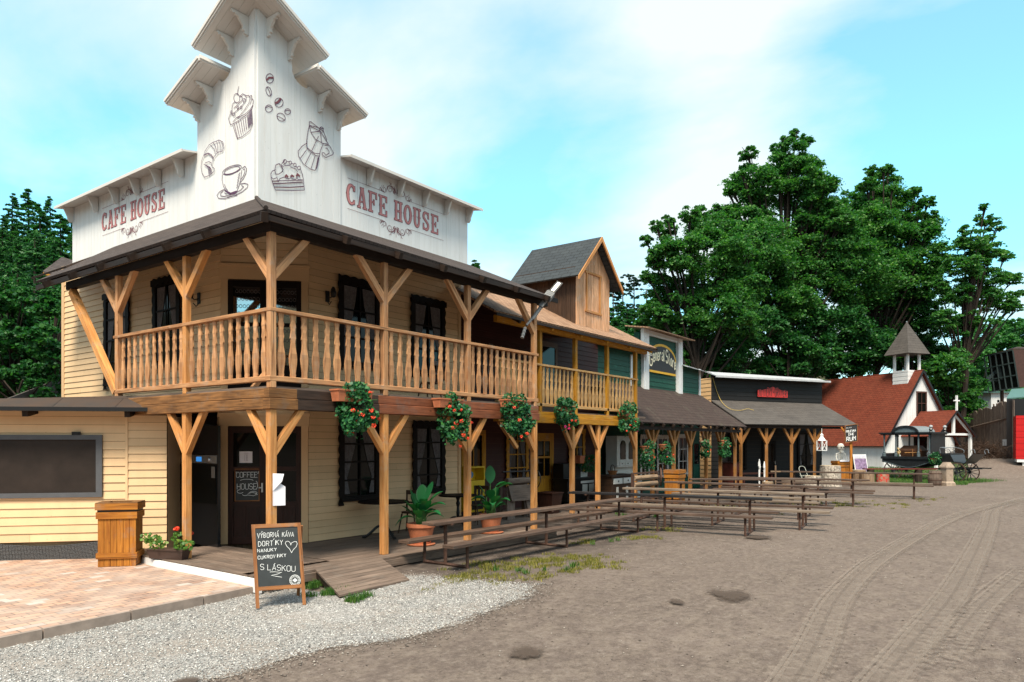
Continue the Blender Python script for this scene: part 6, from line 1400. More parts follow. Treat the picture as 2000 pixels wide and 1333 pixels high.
c=onY(880,812,-.2); geranium('red geranium box hung at the third porch post of the cafe',tuple(c),(.34,.2,.40),430,.058,[(-.8,.35,.05),(-.4,.2,.05),(.2,.25,.05),(-.1,-.35,.07),(.2,-.25,.06),(.75,-.1,.04),(1.0,-.3,.04),(-.4,-.55,.06),(.4,-.85,.06),(.7,-1.0,.04),(.2,-1.35,.04)],FR,(c.x-.40,c.x+.26,c.z+.14,c.z+.29,-.30,-.10))
c=onY(1008,808,-.2); geranium('wide geranium box with few red blooms hung before the last post of the cafe balcony',tuple(c),(.52,.2,.40),560,.06,[(-.6,.25,.05),(-.35,-.35,.06),(.15,-1.0,.06),(-.1,-1.15,.05)],FR,(c.x-.45,c.x+.40,c.z+.12,c.z+.26,-.30,-.10))
c=onY(1103,806,V2-.2); geranium('small geranium box with pink and red blooms on the yellow balcony beam near the cafe',tuple(c),(.44,.2,.34),400,.06,[(.1,-.6,.05),(.45,-.6,.04),(-.5,-1.05,.06),(-.25,-.95,.05),(-.4,-1.2,.05)],[FR,FR,FP,FR,FP],(c.x-.3,c.x+.3,c.z+.02,c.z+.16,V2-.30,V2-.10))
c=onY(1223,815,V2-.2); geranium('geranium box at the far corner post of the yellow balcony',tuple(c),(.42,.2,.40),400,.06,[(-.3,-.6,.05),(.5,-.3,.05),(.3,-.75,.05),(-.7,-1.0,.04),(.9,-1.0,.04)],[FR,FR,FR,FR,FP],(c.x-.3,c.x+.3,c.z+.02,c.z+.16,V2-.30,V2-.10))
for x,y,r,lb in ((1262,884,(.42,.2,.42),'full round geranium basket hanging at the first green store post'),(1298,880,(.36,.2,.34),'terracotta hanging pot with pale trailing leaves between the store posts'),(1376,872,(.25,.18,.3),'small pink hanging pot with sparse leaves under the store eave'),(1413,870,(.42,.2,.36),'hanging pot of trailing greenery nearest the joinery posts')):
    c=onY(x,y,V3-.15); pz=onY(x-6 if x<1400 else x-3,y-10,V3-.15).z
    g_=geranium(lb,tuple(c-Vector((0,0,.08))),r,240,.062,[(-.5,-.4,.04),(.6,-.2,.04)] if x<1400 else [(.3,.1,.03)],FR,None,'hanging pots under the store eave','hanging pot','hanging_pot',2)
    mb=MB(); px_=c.x-.12; mb.lathe((px_,c.y,c.z-.02),[(.11,0),(.16,.2),(.175,.2),(.175,.24),(.15,.24)],16); mb.build('pot',M['terra'] if x!=1376 else m_plain('pink_pot',(.55,.26,.2),.7),g_)
    mb=MB(); 
    for s in (-1,1): mb.tube([(px_+s*.16,c.y,c.z+.2),(px_,c.y,2.6)],.005,4)
    mb.build('hanger',M['blackm'],g_)
c=Vector((-.21,2.55,.15)); fb=thing('window_box','dark plastic trough of leafy geraniums with one red bloom on the porch boards','flower box',tuple(c),rad(0))
mb=MB(); tb=[(-.1,-.02),(.1,-.02),(.12,.16),(-.12,.16)]
d3=Vector((-.35,.94,0)).normalized(); s3=Vector((d3.y,-d3.x,0)); L3=.36
b0_=[c-d3*L3*.9-s3*.075,c-d3*L3*.9+s3*.075,c+d3*L3*.9+s3*.075,c+d3*L3*.9-s3*.075]; t0_=[c-d3*L3-s3*.1,c-d3*L3+s3*.1,c+d3*L3+s3*.1,c+d3*L3-s3*.1]
mb.box8([q+Vector((0,0,.0)) for q in b0_]+[q+Vector((0,0,.15)) for q in t0_]); t1_=[c-d3*(L3+.015)-s3*.115,c-d3*(L3+.015)+s3*.115,c+d3*(L3+.015)+s3*.115,c+d3*(L3+.015)-s3*.115]; mb.box8([q+Vector((0,0,.151)) for q in t1_]+[q+Vector((0,0,.17)) for q in t1_]); mb.build('trough',M['terra_dark'],fb)
V=[]
for k in range(9): q=c+d3*random.uniform(-.42,.42)+s3*random.uniform(-.1,.1)+Vector((0,0,random.uniform(.22,.36))); V.append(disc_leaves(cluster_leaves(tuple(q),(.11,.11,.08),34,.05),.055))
quads_obj('foliage',np.concatenate(V),m_leaf('geranium_light',(.04,.13,.02),(.09,.2,.03),(.22,.3,.05),.25),fb,k=6)
for q in (onX(345,1033,-.2),onX(372,1042,.1)): quads_obj('flower_head',disc_leaves(cluster_leaves(tuple(q),(.045,.045,.03),50,.03),.03,k=5),FR,fb,k=5)
# ================================================================== porch furniture
def bistro(label,x,y,z=.15,r=.52,h=.75):
    t_=thing('bistro_table',label,'table',(x,y,z),rad(20),'dark pedestal tables on the porch')
    mb=MB(); mb.lathe((0,0,h-.03),[(.001,0),(r-.03,0),(r,.012),(r,.03),(r-.01,.036),(.001,.036)],30); mb.build('tabletop',M['dark'],t_,world=False)
    mb=MB(); mb.lathe((0,0,.14),[(.03,0),(.045,.04),(.03,.09),(.04,.2),(.028,.34),(.05,.42),(.03,.48),(.06,.58)],12); mb.build('pedestal',M['blackm'],t_,world=False)
    for k in range(3):
        a=rad(k*120); d=Vector((math.cos(a),math.sin(a),0)); mb=MB(); P=smoothline([d*.03+Vector((0,0,.22)),d*.12+Vector((0,0,.235)),d*.25+Vector((0,0,.12)),d*.36+Vector((0,0,.04)),d*.43+Vector((0,0,.035))],4); mb.tube(P,[.035]*3+[.03]*(len(P)-6)+[.024]*3,6); mb.build('foot',M['blackm'],t_,world=False)
    return t_
bistro('black round pedestal table under the first cafe window',3.78,1.60); bistro('dark pedestal table partly hidden behind the first potted canna',6.05,1.55,r=.45)
def chair(name,label,x,y,z,rz,mat_,grp='dark wooden chairs on the porch'):
    t_=thing(name,label,'chair',(x,y,z),rz,grp)
    mb=MB(); mb.lathe((0,0,.43),[(.001,0),(.19,0),(.205,.015),(.2,.03),(.001,.03)],14); mb.build('seat',mat_,t_,world=False)
    for sx in (-1,1):
        for sy in (-1,1): mb=MB(); mb.tube([(sx*.2,sy*.2,0),(sx*.14,sy*.14,.43)],[.014,.018],6); mb.build('leg',mat_,t_,world=False)
    mb=MB()
    for sx in (-1,1): mb.bar((sx*.16,.15,.44),(sx*.19,.22,.84),.03,.03)
    mb.bar((-.21,.23,.86),(.21,.23,.86),.03,.09); mb.bar((-.17,.2,.64),(.17,.2,.64),.02,.04); mb.bar((0,.17,.45),(0,.22,.84),.06,.014); mb.build('backrest',mat_,t_,world=False)
    return t_
chair('wooden_chair','dark wooden chair between the round table and the first potted canna',4.72,1.75,.15,rad(-70),M['pine_dark'])
chair('wooden_chair','dark wooden chair at the second round table beside the yellow toy kitchen',6.9,1.7,.15,rad(-90),M['pine_dark'])
chair('wooden_chair','brown chair on the balcony behind the balusters before the second upstairs window',5.05,1.5,2.95,rad(190),m_plain('chair_brown',(.09,.045,.03),.5),'balcony chairs')
mb=MB(); mb.bar((.55,1.3,3.0),(1.35,1.6,3.7),.05,.08); o=mb.build('loose_batten',M['post_old']); tag(o,'pale loose wooden batten leaning inside the balcony railing before the glazed doors','batten')
# oven
ov=thing('oven','tall black built-in oven with steel control strip and blue display behind the porch post','oven',(1.0,3.4,.15)); O_=Wf((1.06,0),(0,1),(-1,0))
vA,vB=onX(427,1000,1.02).y,onX(345,1000,1.02).y; zt=2.42
mb=MB(); O_.box(mb,vA+.03,vB,.15,zt,-.02,.04); mb.build('housing',m_plain('oven_black',(.008,.009,.011),.15),ov)
zc=onX(400,898,1.0).z; mb=MB(); O_.box(mb,vA+.05,vB-.02,zc-.07,zc+.08,.042,.055); cp=mb.build('control_strip',M['steel'],ov)
y1=onX(388,900,1.0).y; mb=MB(); O_.box(mb,y1-.09,y1+.09,zc-.04,zc+.05,.056,.06); mb.build('display',m_plain('blue_display',(.02,.12,.35),.3,emit=(.05,.3,.8),es=.5),cp)
y2=onX(408,899,1.0).y; mb=MB(); mb.lathe(O_.P(y2,zc,.056),[(.05,0),(.05,.02),(.035,.035),(.001,.035)],16,M=Matrix.Rotation(-PI/2,3,'Y')); mb.build('knob',M['steel'],cp)
mb=MB(); O_.box(mb,vA+.08,vB-.02,.95,zc-.10,.042,.052); mb.build('oven_door',M['glass'],ov)
mb=MB(); O_.box(mb,vA+.1,vA+.22,zc-.34,zc-.13,.053,.056); mb.build('sticker',M['steel'],ov)
mb=MB(); mb.tube([O_.P(vB-.05,1.1,.06),O_.P(vB-.05,1.1,.085),O_.P(vB-.05,1.45,.085),O_.P(vB-.05,1.45,.06)],.008,5); mb.build('handle',M['steel'],ov)
# sheet pinned to the corner post
pa=thing('paper_notice','white paper sheet curling off the corner porch post above the chalkboard','notice',(.0,-.07,1.4)); P0=Vector((.0,-.066,0))
mb=MB(); e=Vector((1,0,0))
zt_=onY(540,925,-.07).z; zb_=onY(540,988,-.07).z; xr=onY(555,960,-.1).x; xl=onY(533,960,-.07).x
n=8
for i in range(n):
    a0,a1=i/n,(i+1)/n
    f=lambda a: (xl+(xr-xl)*a, -.066-.07*math.sin(a*1.3)**2)
    (x0,y0),(x1,y1_)=f(a0),f(a1); h0=zt_-(zt_-zb_)*.42*a0**.6; h1=zt_-(zt_-zb_)*.42*a1**.6
    mb.face([(x0,y0,zb_),(x1,y1_,zb_),(x1,y1_,h1),(x0,y0,h0)],smooth=True)
mb.build('sheet',M['paper'],pa,weld=True)
mb=MB(); mb.face([(xl,-.068,zt_),(xl,-.068,zt_-.26),(xl+.1,-.15,zt_-.12),(xl+.15,-.13,zt_-.01)]); mb.build('curled_corner',M['paper'],pa)
# street lamp bolted to the last balcony post
lp=thing('flood_lamp','grey LED street lamp head tilted upward, bolted to the last balcony post','lamp',(6.87,-.06,4.7))
A=onY(1040,622,-.10); B=onY(1062,592,-.22); Cc_=onY(1068,583,-.25); D=onY(1090,556,-.35)
ax_=(D-B).normalized(); upv=Vector((-.3,-.5,.8))
mb=MB(); mb.tube([onY(1028,636,-.06),A,onY(1054,604,-.18)],.03,8); mb.tube([A-Vector((0,0,.02)),B],.045,8); mb.build('mounting_arm',M['lampgrey'],lp)
mb=MB(); mb.bar(onY(1056,600,-.2),onY(1068,582,-.25),.09,.07,up=upv); mb.build('joint',M['lampgrey'],lp)
mb=MB(); mb.bar(onY(1066,586,-.25),onY(1076,573,-.29),.19,.09,up=upv); 
for k in range(5): q=onY(1066,586,-.25).lerp(onY(1076,573,-.29),.1+.2*k); mb.bar(q+upv*.05,q+upv*.06+ax_*.012,.17,.012,up=upv)
mb.build('housing',M['lampgrey'],lp); mb=MB(); mb.bar(onY(1076,573,-.29),onY(1094,552,-.36),.15,.03,up=upv); h_=mb.build('lamp_head',M['blackm'],lp)
r_=ax_.cross(upv).normalized(); un=r_.cross(ax_); q0,q1=onY(1077,572,-.29).lerp(onY(1093,553,-.355),.04),onY(1093,553,-.355); sgn_=-1 if un.dot(Vector((CAM[0],CAM[1],EZ))-q0)<0 else 1
mb=MB(); mb.bar(q0.lerp(q1,.1)+un*.02*sgn_,q1.lerp(q0,.05)+un*.02*sgn_,.07,.006,up=un); mb.build('lit_panel',m_plain('lamp_light',(1,.95,.8),.4,emit=(1,.9,.68),es=1.3),h_)
mb=MB(); mb.lathe(onY(1026,640,-.08),[(.03,-.28),(.045,-.27),(.03,-.23),(.045,-.19),(.03,-.15),(.045,-.11),(.03,-.07),(.045,-.03),(.03,0)],8,M=Matrix.Rotation(.45,3,'Y')); mb.build('insulator',M['lampgrey'],lp)
# wooden mangle on the porch, toy kitchen, tub
mg=thing('wooden_mangle','old grey plank mangle with wooden roller and iron crank on the red house porch','mangle',(8.6,1.75,.15),rad(-8)); 
def lb(mb,a,b): mb.box(a,b)
mb=MB()
for s in (-1,1): mb.box8([(s*.42-.13,-.22,0),(s*.42+.13,-.22,0),(s*.42+.13,-.17,0),(s*.42-.13,-.17,0),(s*.30-.15,-.1,.72),(s*.30+.15,-.1,.72),(s*.30+.15,-.05,.72),(s*.30-.15,-.05,.72)]); mb.box((s*.45-.05,.1,0),(s*.45+.05,.2,.95))
mb.build('side_board',M['deck'],mg,world=False); mb=MB(); mb.box8([(-.40,-.24,.46),(.40,-.24,.46),(.40,-.19,.46),(-.40,-.19,.46),(-.46,-.16,.86),(.46,-.16,.86),(.46,-.11,.86),(-.46,-.11,.86)]); mb.build('front_board',M['deck'],mg,world=False)
mb=MB(); mb.tube([(-.42,-.05,.96),(.42,-.05,.96)],.085,12); mb.build('roller',M['deck'],mg,world=False)
mb=MB(); mb.tube([(-.5,.0,1.2),(.6,.0,1.2)],.02,6); mb.tube([(.55,-.02,1.22),(.55,.0,.5)],.018,6)
mb.tube([(.55+.02,.28*math.cos(rad(a))-.05,1.0+.28*math.sin(rad(a))) for a in range(0,361,20)],.013,5); mb.build('iron_frame',M['blackm'],mg,world=False)
tk=thing('toy_kitchen','bright yellow toy kitchen cabinet with round dials against the dark red wall','toy kitchen',(8.3,3.0,.15),rad(0)); 
mb=MB(); mb.box((-.32,-.2,.12),(.30,.15,.95)); mb.build('cabinet',M['toyyel'],tk,world=False); mb=MB(); mb.box((-.32,.1,.95),(.30,.15,1.3)); mb.box((-.32,-.2,.95),(-.28,.1,1.28)); mb.box((.26,-.2,.95),(.30,.1,1.28)); mb.box((-.32,-.2,1.28),(.30,.15,1.32)); mb.build('hutch',M['toyyel'],tk,world=False)
mb=MB(); mb.lathe((-.12,-.05,1.1),[(.001,0),(.09,0),(.09,.02),(.001,.02)],14,M=Matrix.Rotation(PI/2,3,'X')); mb.build('blue_dial',m_plain('toy_blue',(.02,.2,.45),.5),tk,world=False)
mb=MB(); 
for x in (-.16,.0): mb.box((x,-.215,.55),(x+.09,-.2,.82))
mb.box((-.25,-.206,.18),(.23,-.2,.42)); mb.build('oven_window',M['blackm'],tk,world=False); mb=MB(); [mb.box((s*.28-.02,-.18,0),(s*.28+.02,-.12,.12)) for s in (-1,1)]; mb.build('foot',M['toyyel'],tk,world=False)
tub=thing('wooden_tub','dark brown tapered wooden tub before the yellow door','tub',(10.15,1.75,.15)); mb=MB(); mb.box8([(-.2,-.2,0),(.2,-.2,0),(.2,.2,0),(-.2,.2,0),(-.27,-.27,.55),(.27,-.27,.55),(.27,.27,.55),(-.27,.27,.55)]); mb.build('body',M['doorbrown'],tub,world=False); mb=MB(); mb.box((-.29,-.29,.55),(.29,.29,.58)); mb.build('rim',M['doorbrown'],tub,world=False)
# desk, cabinet, cupboard
dk=thing('black_cabinet','black low sideboard with white drawer fronts under the second yellow window','sideboard',(13.3,2.95,.15)); 
mb=MB(); mb.box((-.75,-.3,.75),(.95,.3,.82)); mb.box((-.7,-.1,.82),(.35,.28,1.28)); mb.box((-.7,-.25,.1),(.9,.28,.75)); mb.build('carcass',M['blackm'],dk,world=False)
mb=MB(); mb.box((.36,-.05,.83),(.86,.0,.99)); 
for x in (.2,.62): mb.box((x,-.27,.35),(x+.3,-.25,.6))
mb.box((.1,-.27,.64),(.9,-.25,.72)); mb.build('drawer_front',M['cream2'],dk,world=False)
hp=geranium('red-flowered potted plant standing on the black sideboard',(13.9,2.75,1.45),(.5,.25,.22),240,.05,[(-.5,.6,.04),(.0,.4,.04),(.5,.2,.04)],[FR,FR,FP],(13.2,13.5,1.44,1.66,2.6,2.85),'potted plants on the sideboard','potted plant','potted_geranium')
kc=thing('kitchen_cabinet','worn dark cabinet with two white drawers beside the roller mangle','cabinet',(14.35,1.9,0)); w2=.75
mb=MB(); mb.box((-w2+.02,-.2,.0),(w2,.3,1.02)); mb.build('carcass',M['pine_dark'],kc,world=False); mb=MB(); mb.box((-w2-.03,-.26,1.02),(w2+.04,.33,1.07)); mb.build('top',M['beam_dark'],kc,world=False)
for x in (-.62,.04): 
    mb=MB(); mb.box((x,-.225,.78),(x+.58,-.2,.96)); dr_=mb.build('drawer',M['cream2'],kc,world=False); mb=MB(); mb.lathe((x+.3,-.226,.87),[(.022,0),(.028,.015),(.001,.03)],8,M=Matrix.Rotation(PI/2,3,'X')); mb.build('knob',M['blackm'],dr_,world=False)
    mb=MB(); mb.box((x+.20,-.215,.22),(x+.33,-.2,.68)); mb.build('door_strip',M['cream2'],kc,world=False)
it=thing('toy_hen_basket','small wicker basket with an iron handle on the dark cabinet','basket',(14.05,1.9,1.07)); mb=MB(); mb.lathe((0,0,0),[(.11,0),(.17,.13),(.18,.13),(.15,.11),(.1,.02)],14); mb.build('body',M['frame_or'],it,world=False); mb=MB(); mb.tube([(.15*math.cos(rad(a)),0,.12+.2*math.sin(rad(a))) for a in range(0,181,20)],.014,5); mb.build('handle',M['blackm'],it,world=False)
it['label']='small wicker basket with an iron handle standing on the dark cabinet'; it.name='wicker_basket'; XF[it.name]=XF.get('toy_hen_basket')
cu=thing('white_cupboard','tall white kitchen cupboard with an arched glass door against the green wall','cupboard',(17.0,2.95,.0)); cw=.78
mb=MB(); mb.box((-cw,-.05,1.22),(cw,.40,2.34)); mb.box((-cw,.10,.0),(cw,.40,1.22)); mb.box((-cw,-.3,.75),(cw,.10,.85)); mb.box((-cw,-.25,0),(cw,.10,.75)); mb.build('carcass',M['cream2'],cu,world=False)
mb=MB()
for x in (-.55,.1): mb.prism([(x,-.055,1.5),(x+.42,-.055,1.5),(x+.42,-.055,2.05),(x+.33,-.055,2.16),(x+.21,-.055,2.19),(x+.09,-.055,2.16),(x,-.055,2.05)],(0,-.008,0))
mb.build('pane',M['glass'],cu,world=False); mb=MB(); 
for k in range(3): mb.box((-.6+.44*k,-.062,1.28),(-.24+.44*k,-.05,1.42))
cd_=mb.build('drawer',M['cream2'],cu,world=False); mb=MB(); [mb.lathe((-.42+.44*k,-.063,1.35),[(.02,0),(.024,.012),(.001,.025)],8,M=Matrix.Rotation(PI/2,3,'X')) for k in range(3)]; mb.build('knob',M['blackm'],cd_,world=False)
m2=thing('roller_mangle','iron-framed mangle with two pale wooden rollers and a spoked hand wheel','mangle',(14.3,.85,0)); RW_=.86
mb=MB(); [mb.tube([(-RW_,0,z),(RW_-.12,0,z)],.085,12) for z in (.80,1.0)]; mb.build('roller',M['stump'],m2,world=False)
mb=MB(); [mb.bar((s,.0,.0),(s,.0,1.12),.07,.09) for s in (-RW_-.05,RW_-.05)]; mb.bar((-RW_-.1,0,1.15),(RW_+.05,0,1.15),.05,.05); mb.bar((-RW_,0,.35),(RW_-.05,0,.35),.06,.08); [mb.bar((s,-.25,.02),(s,.25,.02),.07,.05) for s in (-RW_-.05,RW_-.05)]; mb.build('iron_frame',M['rust'],m2,world=False)
def wheel(mb_r,mb_s,mb_h,c,R,n,ax,tr=.02,sr=.012,hr=.05,rim=.03):
    c=Vector(c); ax=Vector(ax).normalized(); u=ax.orthogonal().normalized(); v=ax.cross(u); seg=28
    for k in range(seg):
        a0,a1=2*PI*k/seg,2*PI*(k+1)/seg; f=lambda a,r:c+(u*math.cos(a)+v*math.sin(a))*r
        lo=[f(a0,R-rim)-ax*tr,f(a1,R-rim)-ax*tr,f(a1,R)-ax*tr,f(a0,R)-ax*tr]; mb_r.box8(lo+[q+ax*2*tr for q in lo])
    for k in range(n): a=2*PI*k/n; mb_s.tube([c+(u*math.cos(a)+v*math.sin(a))*hr*.8,c+(u*math.cos(a)+v*math.sin(a))*(R-rim)],[sr*1.4,sr],6)
    mb_h.tube([c-ax*tr*3,c+ax*tr*4],hr,10)
a_,b_,c__=MB(),MB(),MB(); wheel(a_,b_,c__,(RW_+.12,-.05,.98),.30,6,(.55,-1,0),rim=.035); r0=a_.build('wheel_rim',M['rust'],m2,world=False); b_.build('spoke',M['rust'],r0,world=False); c__.build('hub',M['rust'],r0,world=False)
# ================================================================== joinery yard: stumps, stakes, chair
def stump(label,px,d,w,h,mat_=None,z=None,top=True,grp='log stumps by the joinery'):
    q=c2w((px-1000)/1406*d,d); g=gzf(q.x,q.y); t_=thing('tree_stump',label,'tree stump',(q.x,q.y,g),random.uniform(0,6),grp); mb=MB(); n=16; r=w/2
    prof_=[(r*1.08,0),(r,h*.2),(r*.97,h*.8),(r*.95,h)]; mb.lathe((0,0,0),prof_,n); 
    for i,v_ in enumerate(mb.v): a=math.atan2(v_[1],v_[0]); k_=1+.05*math.sin(a*3+px)+.03*math.sin(a*5); mb.v[i]=(v_[0]*k_,v_[1]*k_,v_[2])
    mb.build('trunk',mat_ or M['stump'],t_,world=False); mb=MB(); mb.lathe((0,0,h+.001),[(r*.93,0),(r*.9,.008),(.001,.01)],n); mb.build('cut_face',M['logtop'],t_,world=False); return t_
whitebark=m_plain('mottled_bark',(.36,.31,.26),.9,var=.8,ns=11,bm=.5)
stump('large pale mottled stump right of the last joinery post',1622,34.5,.95,1.0,whitebark)
stump('wide pale stump lying low before the joinery porch, left of the mottled one',1588,33.5,.75,.55,whitebark)
stump('low stump with a dark cushion-like top before the folding chair',1552,33.2,.62,.42,M['bark'])
stump('orange-brown split stump behind the joinery-side picnic tables',1538,31.5,.5,.5)
stump('small stump at the foot of the white stakes',1500,31.5,.5,.38)
stump('stout stump under the poster stand',1676,36.3,.75,.72)
stump('tall brown stump left of the poster stand',1655,36.8,.5,.85,M['bark'])
stump('broad orange-barked stump beside the red-striped one',1693,35.8,.7,.62)
rs=m_paint('red_striped_bark',(.36,.22,.15),.9,.2,wear=.5,wearc=(.5,.03,.02)); 
stump('short stump with red painted streaks under the red plank bench',1723,36.2,.62,.55,rs)
rb=thing('red_plank_bench','long red-painted plank laid on thick log legs behind the picnic tables','bench',tuple(c2w(19.7,36.6)),cdir(rad(-2))); 
mb=MB(); mb.box((-1.8,-.14,.74),(1.85,.14,.79)); mb.build('seat',m_wood('red_plank',(.20,.04,.03),(.08,.02,.015)),rb,world=False)
for x in (-1.45,.95): mb=MB(); mb.tube([(x,0,0),(x,0,.74)],.17,10); mb.build('leg',M['bark'],rb,world=False)
ba_=thing('wooden_barrel','small dark wooden barrel with iron hoops left of the stone pillar','barrel',tuple(c2w((1826-1000)/1406*35.1,35.1,-.02))); mb=MB(); mb.lathe((0,0,0),[(.25,0),(.3,.25),(.31,.4),(.29,.6),(.25,.76),(.22,.76),(.22,.73),(.001,.73)],18); mb.build('body',M['deck'],ba_,world=False)
mb=MB(); [mb.lathe((0,0,z),[(r+.004,-.02),(r+.01,-.02),(r+.01,.02),(r+.004,.02)],18) for z,r in ((.12,.277),(.3,.303),(.62,.288))]; mb.build('hoop',M['rust'],ba_,world=False)
sp2=thing('stone_pillar','carved sandstone bollard with stepped foot and pyramid top beside the barrel','stone bollard',tuple(c2w((1849-1000)/1406*35.1,35.1,-.02)),cdir(rad(12))); mb=MB()
for (w0,w1,za,zb2) in ((.27,.26,0,.16),(.26,.20,.16,.24),(.20,.19,.24,.88),(.23,.23,.88,.95),(.23,.13,.95,1.13),(.13,.12,1.13,1.17)): mb.box8([(-w0,-w0,za),(w0,-w0,za),(w0,w0,za),(-w0,w0,za),(-w1,-w1,zb2),(w1,-w1,zb2),(w1,w1,zb2),(-w1,w1,zb2)])
mb.build('body',M['stone'],sp2,world=False)
fc=thing('folding_chair','white tubular folding chair on the joinery porch','chair',tuple(c2w((1572-1000)/1406*35,35,.02)),cdir(rad(20))); cream3=m_plain('pale_metal',(.55,.58,.52),.4,.3)
mb=MB(); mb.tube(smoothline([(-.2,-.2,.0),(-.2,.1,.6),(-.17,.2,.86),(0,.22,.93),(.17,.2,.86),(.2,.1,.6),(.2,-.2,0)],4),.014,6); mb.build('back_frame',cream3,fc,world=False)
for s in (-1,1): mb=MB(); mb.tube([(s*.18,.3,0),(s*.18,-.1,.5)],.014,6); mb.build('leg',cream3,fc,world=False)
mb=MB(); mb.box((-.19,-.22,.46),(.19,.14,.49)); mb.build('seat',cream3,fc,world=False)
for px,hh,lb_ in ((1483,1.35,'white carved cactus-like stake, left of a pair on the joinery porch'),(1493,1.25,'white carved hook-topped stake, right of a pair on the joinery porch')):
    q=c2w((px-1000)/1406*32.6,32.6); mb=MB(); k=1 if px<1490 else -1
    mb.tube([(q.x,q.y,0),(q.x,q.y,.7),(q.x+.03*k,q.y,hh*.8),(q.x,q.y,hh)],[.03,.04,.05,.02],7); mb.tube([(q.x,q.y,hh*.68),(q.x-.09,q.y,hh*.78),(q.x-.1,q.y,hh*.93)],[.04,.03,.012],6); 
    if k>0: mb.tube([(q.x,q.y,hh*.66),(q.x+.1,q.y,hh*.74),(q.x+.06,q.y,hh*.88)],[.04,.04,.012],6)
    tag(mb.build('carved_stake',M['white']),lb_,'wooden stake','carved stakes')
q=c2w((1515-1000)/1406*31,31); mb=MB(); mb.box((q.x-.025,q.y-.025,0),(q.x+.025,q.y+.025,1.12)); w_=Vector((math.cos(cdir(0)),math.sin(cdir(0)),0)); mb.bar(Vector((q.x,q.y,.86))-w_*.22,Vector((q.x,q.y,.86))+w_*.22,.02,.06); tag(mb.build('wooden_cross',M['stump']),'plain pale wooden cross standing behind the picnic tables','cross')
wb=thing('workbench','low dark red workbench between the joinery porch posts','bench',tuple(c2w((1475-1000)/1406*34,34,.0)),cdir(rad(25))); mb=MB(); mb.box((-1.0,-.25,.62),(1.0,.25,.68)); mb.build('tabletop',M['doorbrown'],wb,world=False); [ (lambda mb:(mb.box((x-.04,-.2,0),(x+.04,.2,.62)),mb.build('leg',M['redwall'],wb,world=False)))(MB()) for x in (-.85,.85)]
rd=thing('red_chest','dark red cabinet with a carved panel behind the last store posts','chest',tuple(c2w((1428-1000)/1406*33.6,33.6,.0)),TH*0); mb=MB(); mb.box((-.45,-.3,.0),(.45,.3,1.15)); mb.build('body',m_plain('chest_red',(.13,.022,.012),.6,var=.3),rd,world=False); mb=MB(); mb.box((-.48,-.33,1.15),(.48,.33,1.19)); mb.build('top',M['doorbrown'],rd,world=False)
# hanging lantern, RUM sign on its pole, poster stand
ln=thing('lantern','white house-shaped metal lantern hanging under the right end of the joinery eave','lantern',tuple(atD(1605,880,34.6)),cdir(rad(25))); lz=0
mb=MB(); mb.box((-.17,-.17,-.02),(.17,.17,.02)); mb.box((-.17,-.17,.44),(.17,.17,.47))
for sx in (-1,1):
    for sy in (-1,1): mb.box((sx*.15-.02,sy*.15-.02,.02),(sx*.15+.02,sy*.15+.02,.44))
for s in (-1,1): mb.bar((-.13,s*.15,.03),(.13,s*.15,.43),.02,.02); mb.bar((.13,s*.15,.03),(-.13,s*.15,.43),.02,.02)
mb.build('frame',M['white'],ln,world=False); mb=MB(); mb.lathe((0,0,.47),[(.25,0),(.09,.18),(.09,.26),(.11,.26),(.001,.36)],4); mb.build('roof',M['white'],ln,world=False); mb=MB(); mb.tube([(0,0,.8),(0,0,1.05)],.012,5); mb.build('hook',M['white'],ln,world=False)
rp=c2w((1662-1000)/1406*35.2,35.2); pl=thing('sign_post','brown wooden pole with a slanted chalk sign reading POLEVKA DNE RUM','sign',(rp.x,rp.y,gzf(rp.x,rp.y)),cdir(rad(-8)))
mb=MB(); mb.box((-.055,-.05,0),(.055,.05,2.75)); mb.build('pole',M['bin'],pl,world=False); mb=MB(); mb.bar((-.04,0,2.3),(-.45,0,2.85),.08); mb.build('brace',M['bin'],pl,world=False)
RF=Wf((0,0),(1,0),(0,-1)); tl=rad(8); TT=lambda x,z:(x*math.cos(tl)-z*math.sin(tl)*.0, z+x*math.tan(tl))
RF.P=(lambda a,z,o=0: Vector((a-.02,-.07-o,2.15+z+a*math.tan(tl))))
def rp_(mb,x0,x1,z0_,z1_,o0,o1):
    c=[RF.P(x0,z0_,o0),RF.P(x1,z0_,o0),RF.P(x1,z0_,o1),RF.P(x0,z0_,o1)]; u=[q+Vector((0,0,z1_-z0_)) for q in c]; c,u=[c[3],c[2],c[1],c[0]],[u[3],u[2],u[1],u[0]]; mb.box8(c+u)
mb=MB(); rp_(mb,-.27,.27,0,.80,0,.03); bo=mb.build('board',M['signblk'],pl,world=False); mb=MB(); 
for q in ((-.30,-.27,-.03,.83),(.27,.30,-.03,.83),(-.27,.27,-.03,0),(-.27,.27,.80,.83)): rp_(mb,*q,-.01,.05)
mb.build('sign_frame',M['frame_or'],pl,world=False)
mb=MB(); draw(mb,RF,write('POLEVKA',-.235,.47,.05,.10,.066),.017,.033); draw(mb,RF,write('DNE',-.12,.31,.07,.10,.09),.017,.033); draw(mb,RF,write('RUM',-.21,.05,.11,.19,.15),.028,.033); draw(mb,RF,[[(-.22,.67),(-.21,.71),(-.19,.67),(-.175,.71)],[(-.15,.71),(-.15,.67),(-.13,.69)],[(-.08,.67),(-.07,.71),(-.05,.67)],[(-.03,.71),(-.01,.67),(.01,.71)]],.009,.033); mb.build('chalk_lettering',M['chalk'],bo,world=False)
pq=c2w((1684-1000)/1406*45,45); po=thing('poster_stand','white-framed A-board with a faded violet poster leaning by the chapel wall','poster stand',(pq.x,pq.y,gzf(pq.x,pq.y)-.02),cdir(rad(14)))
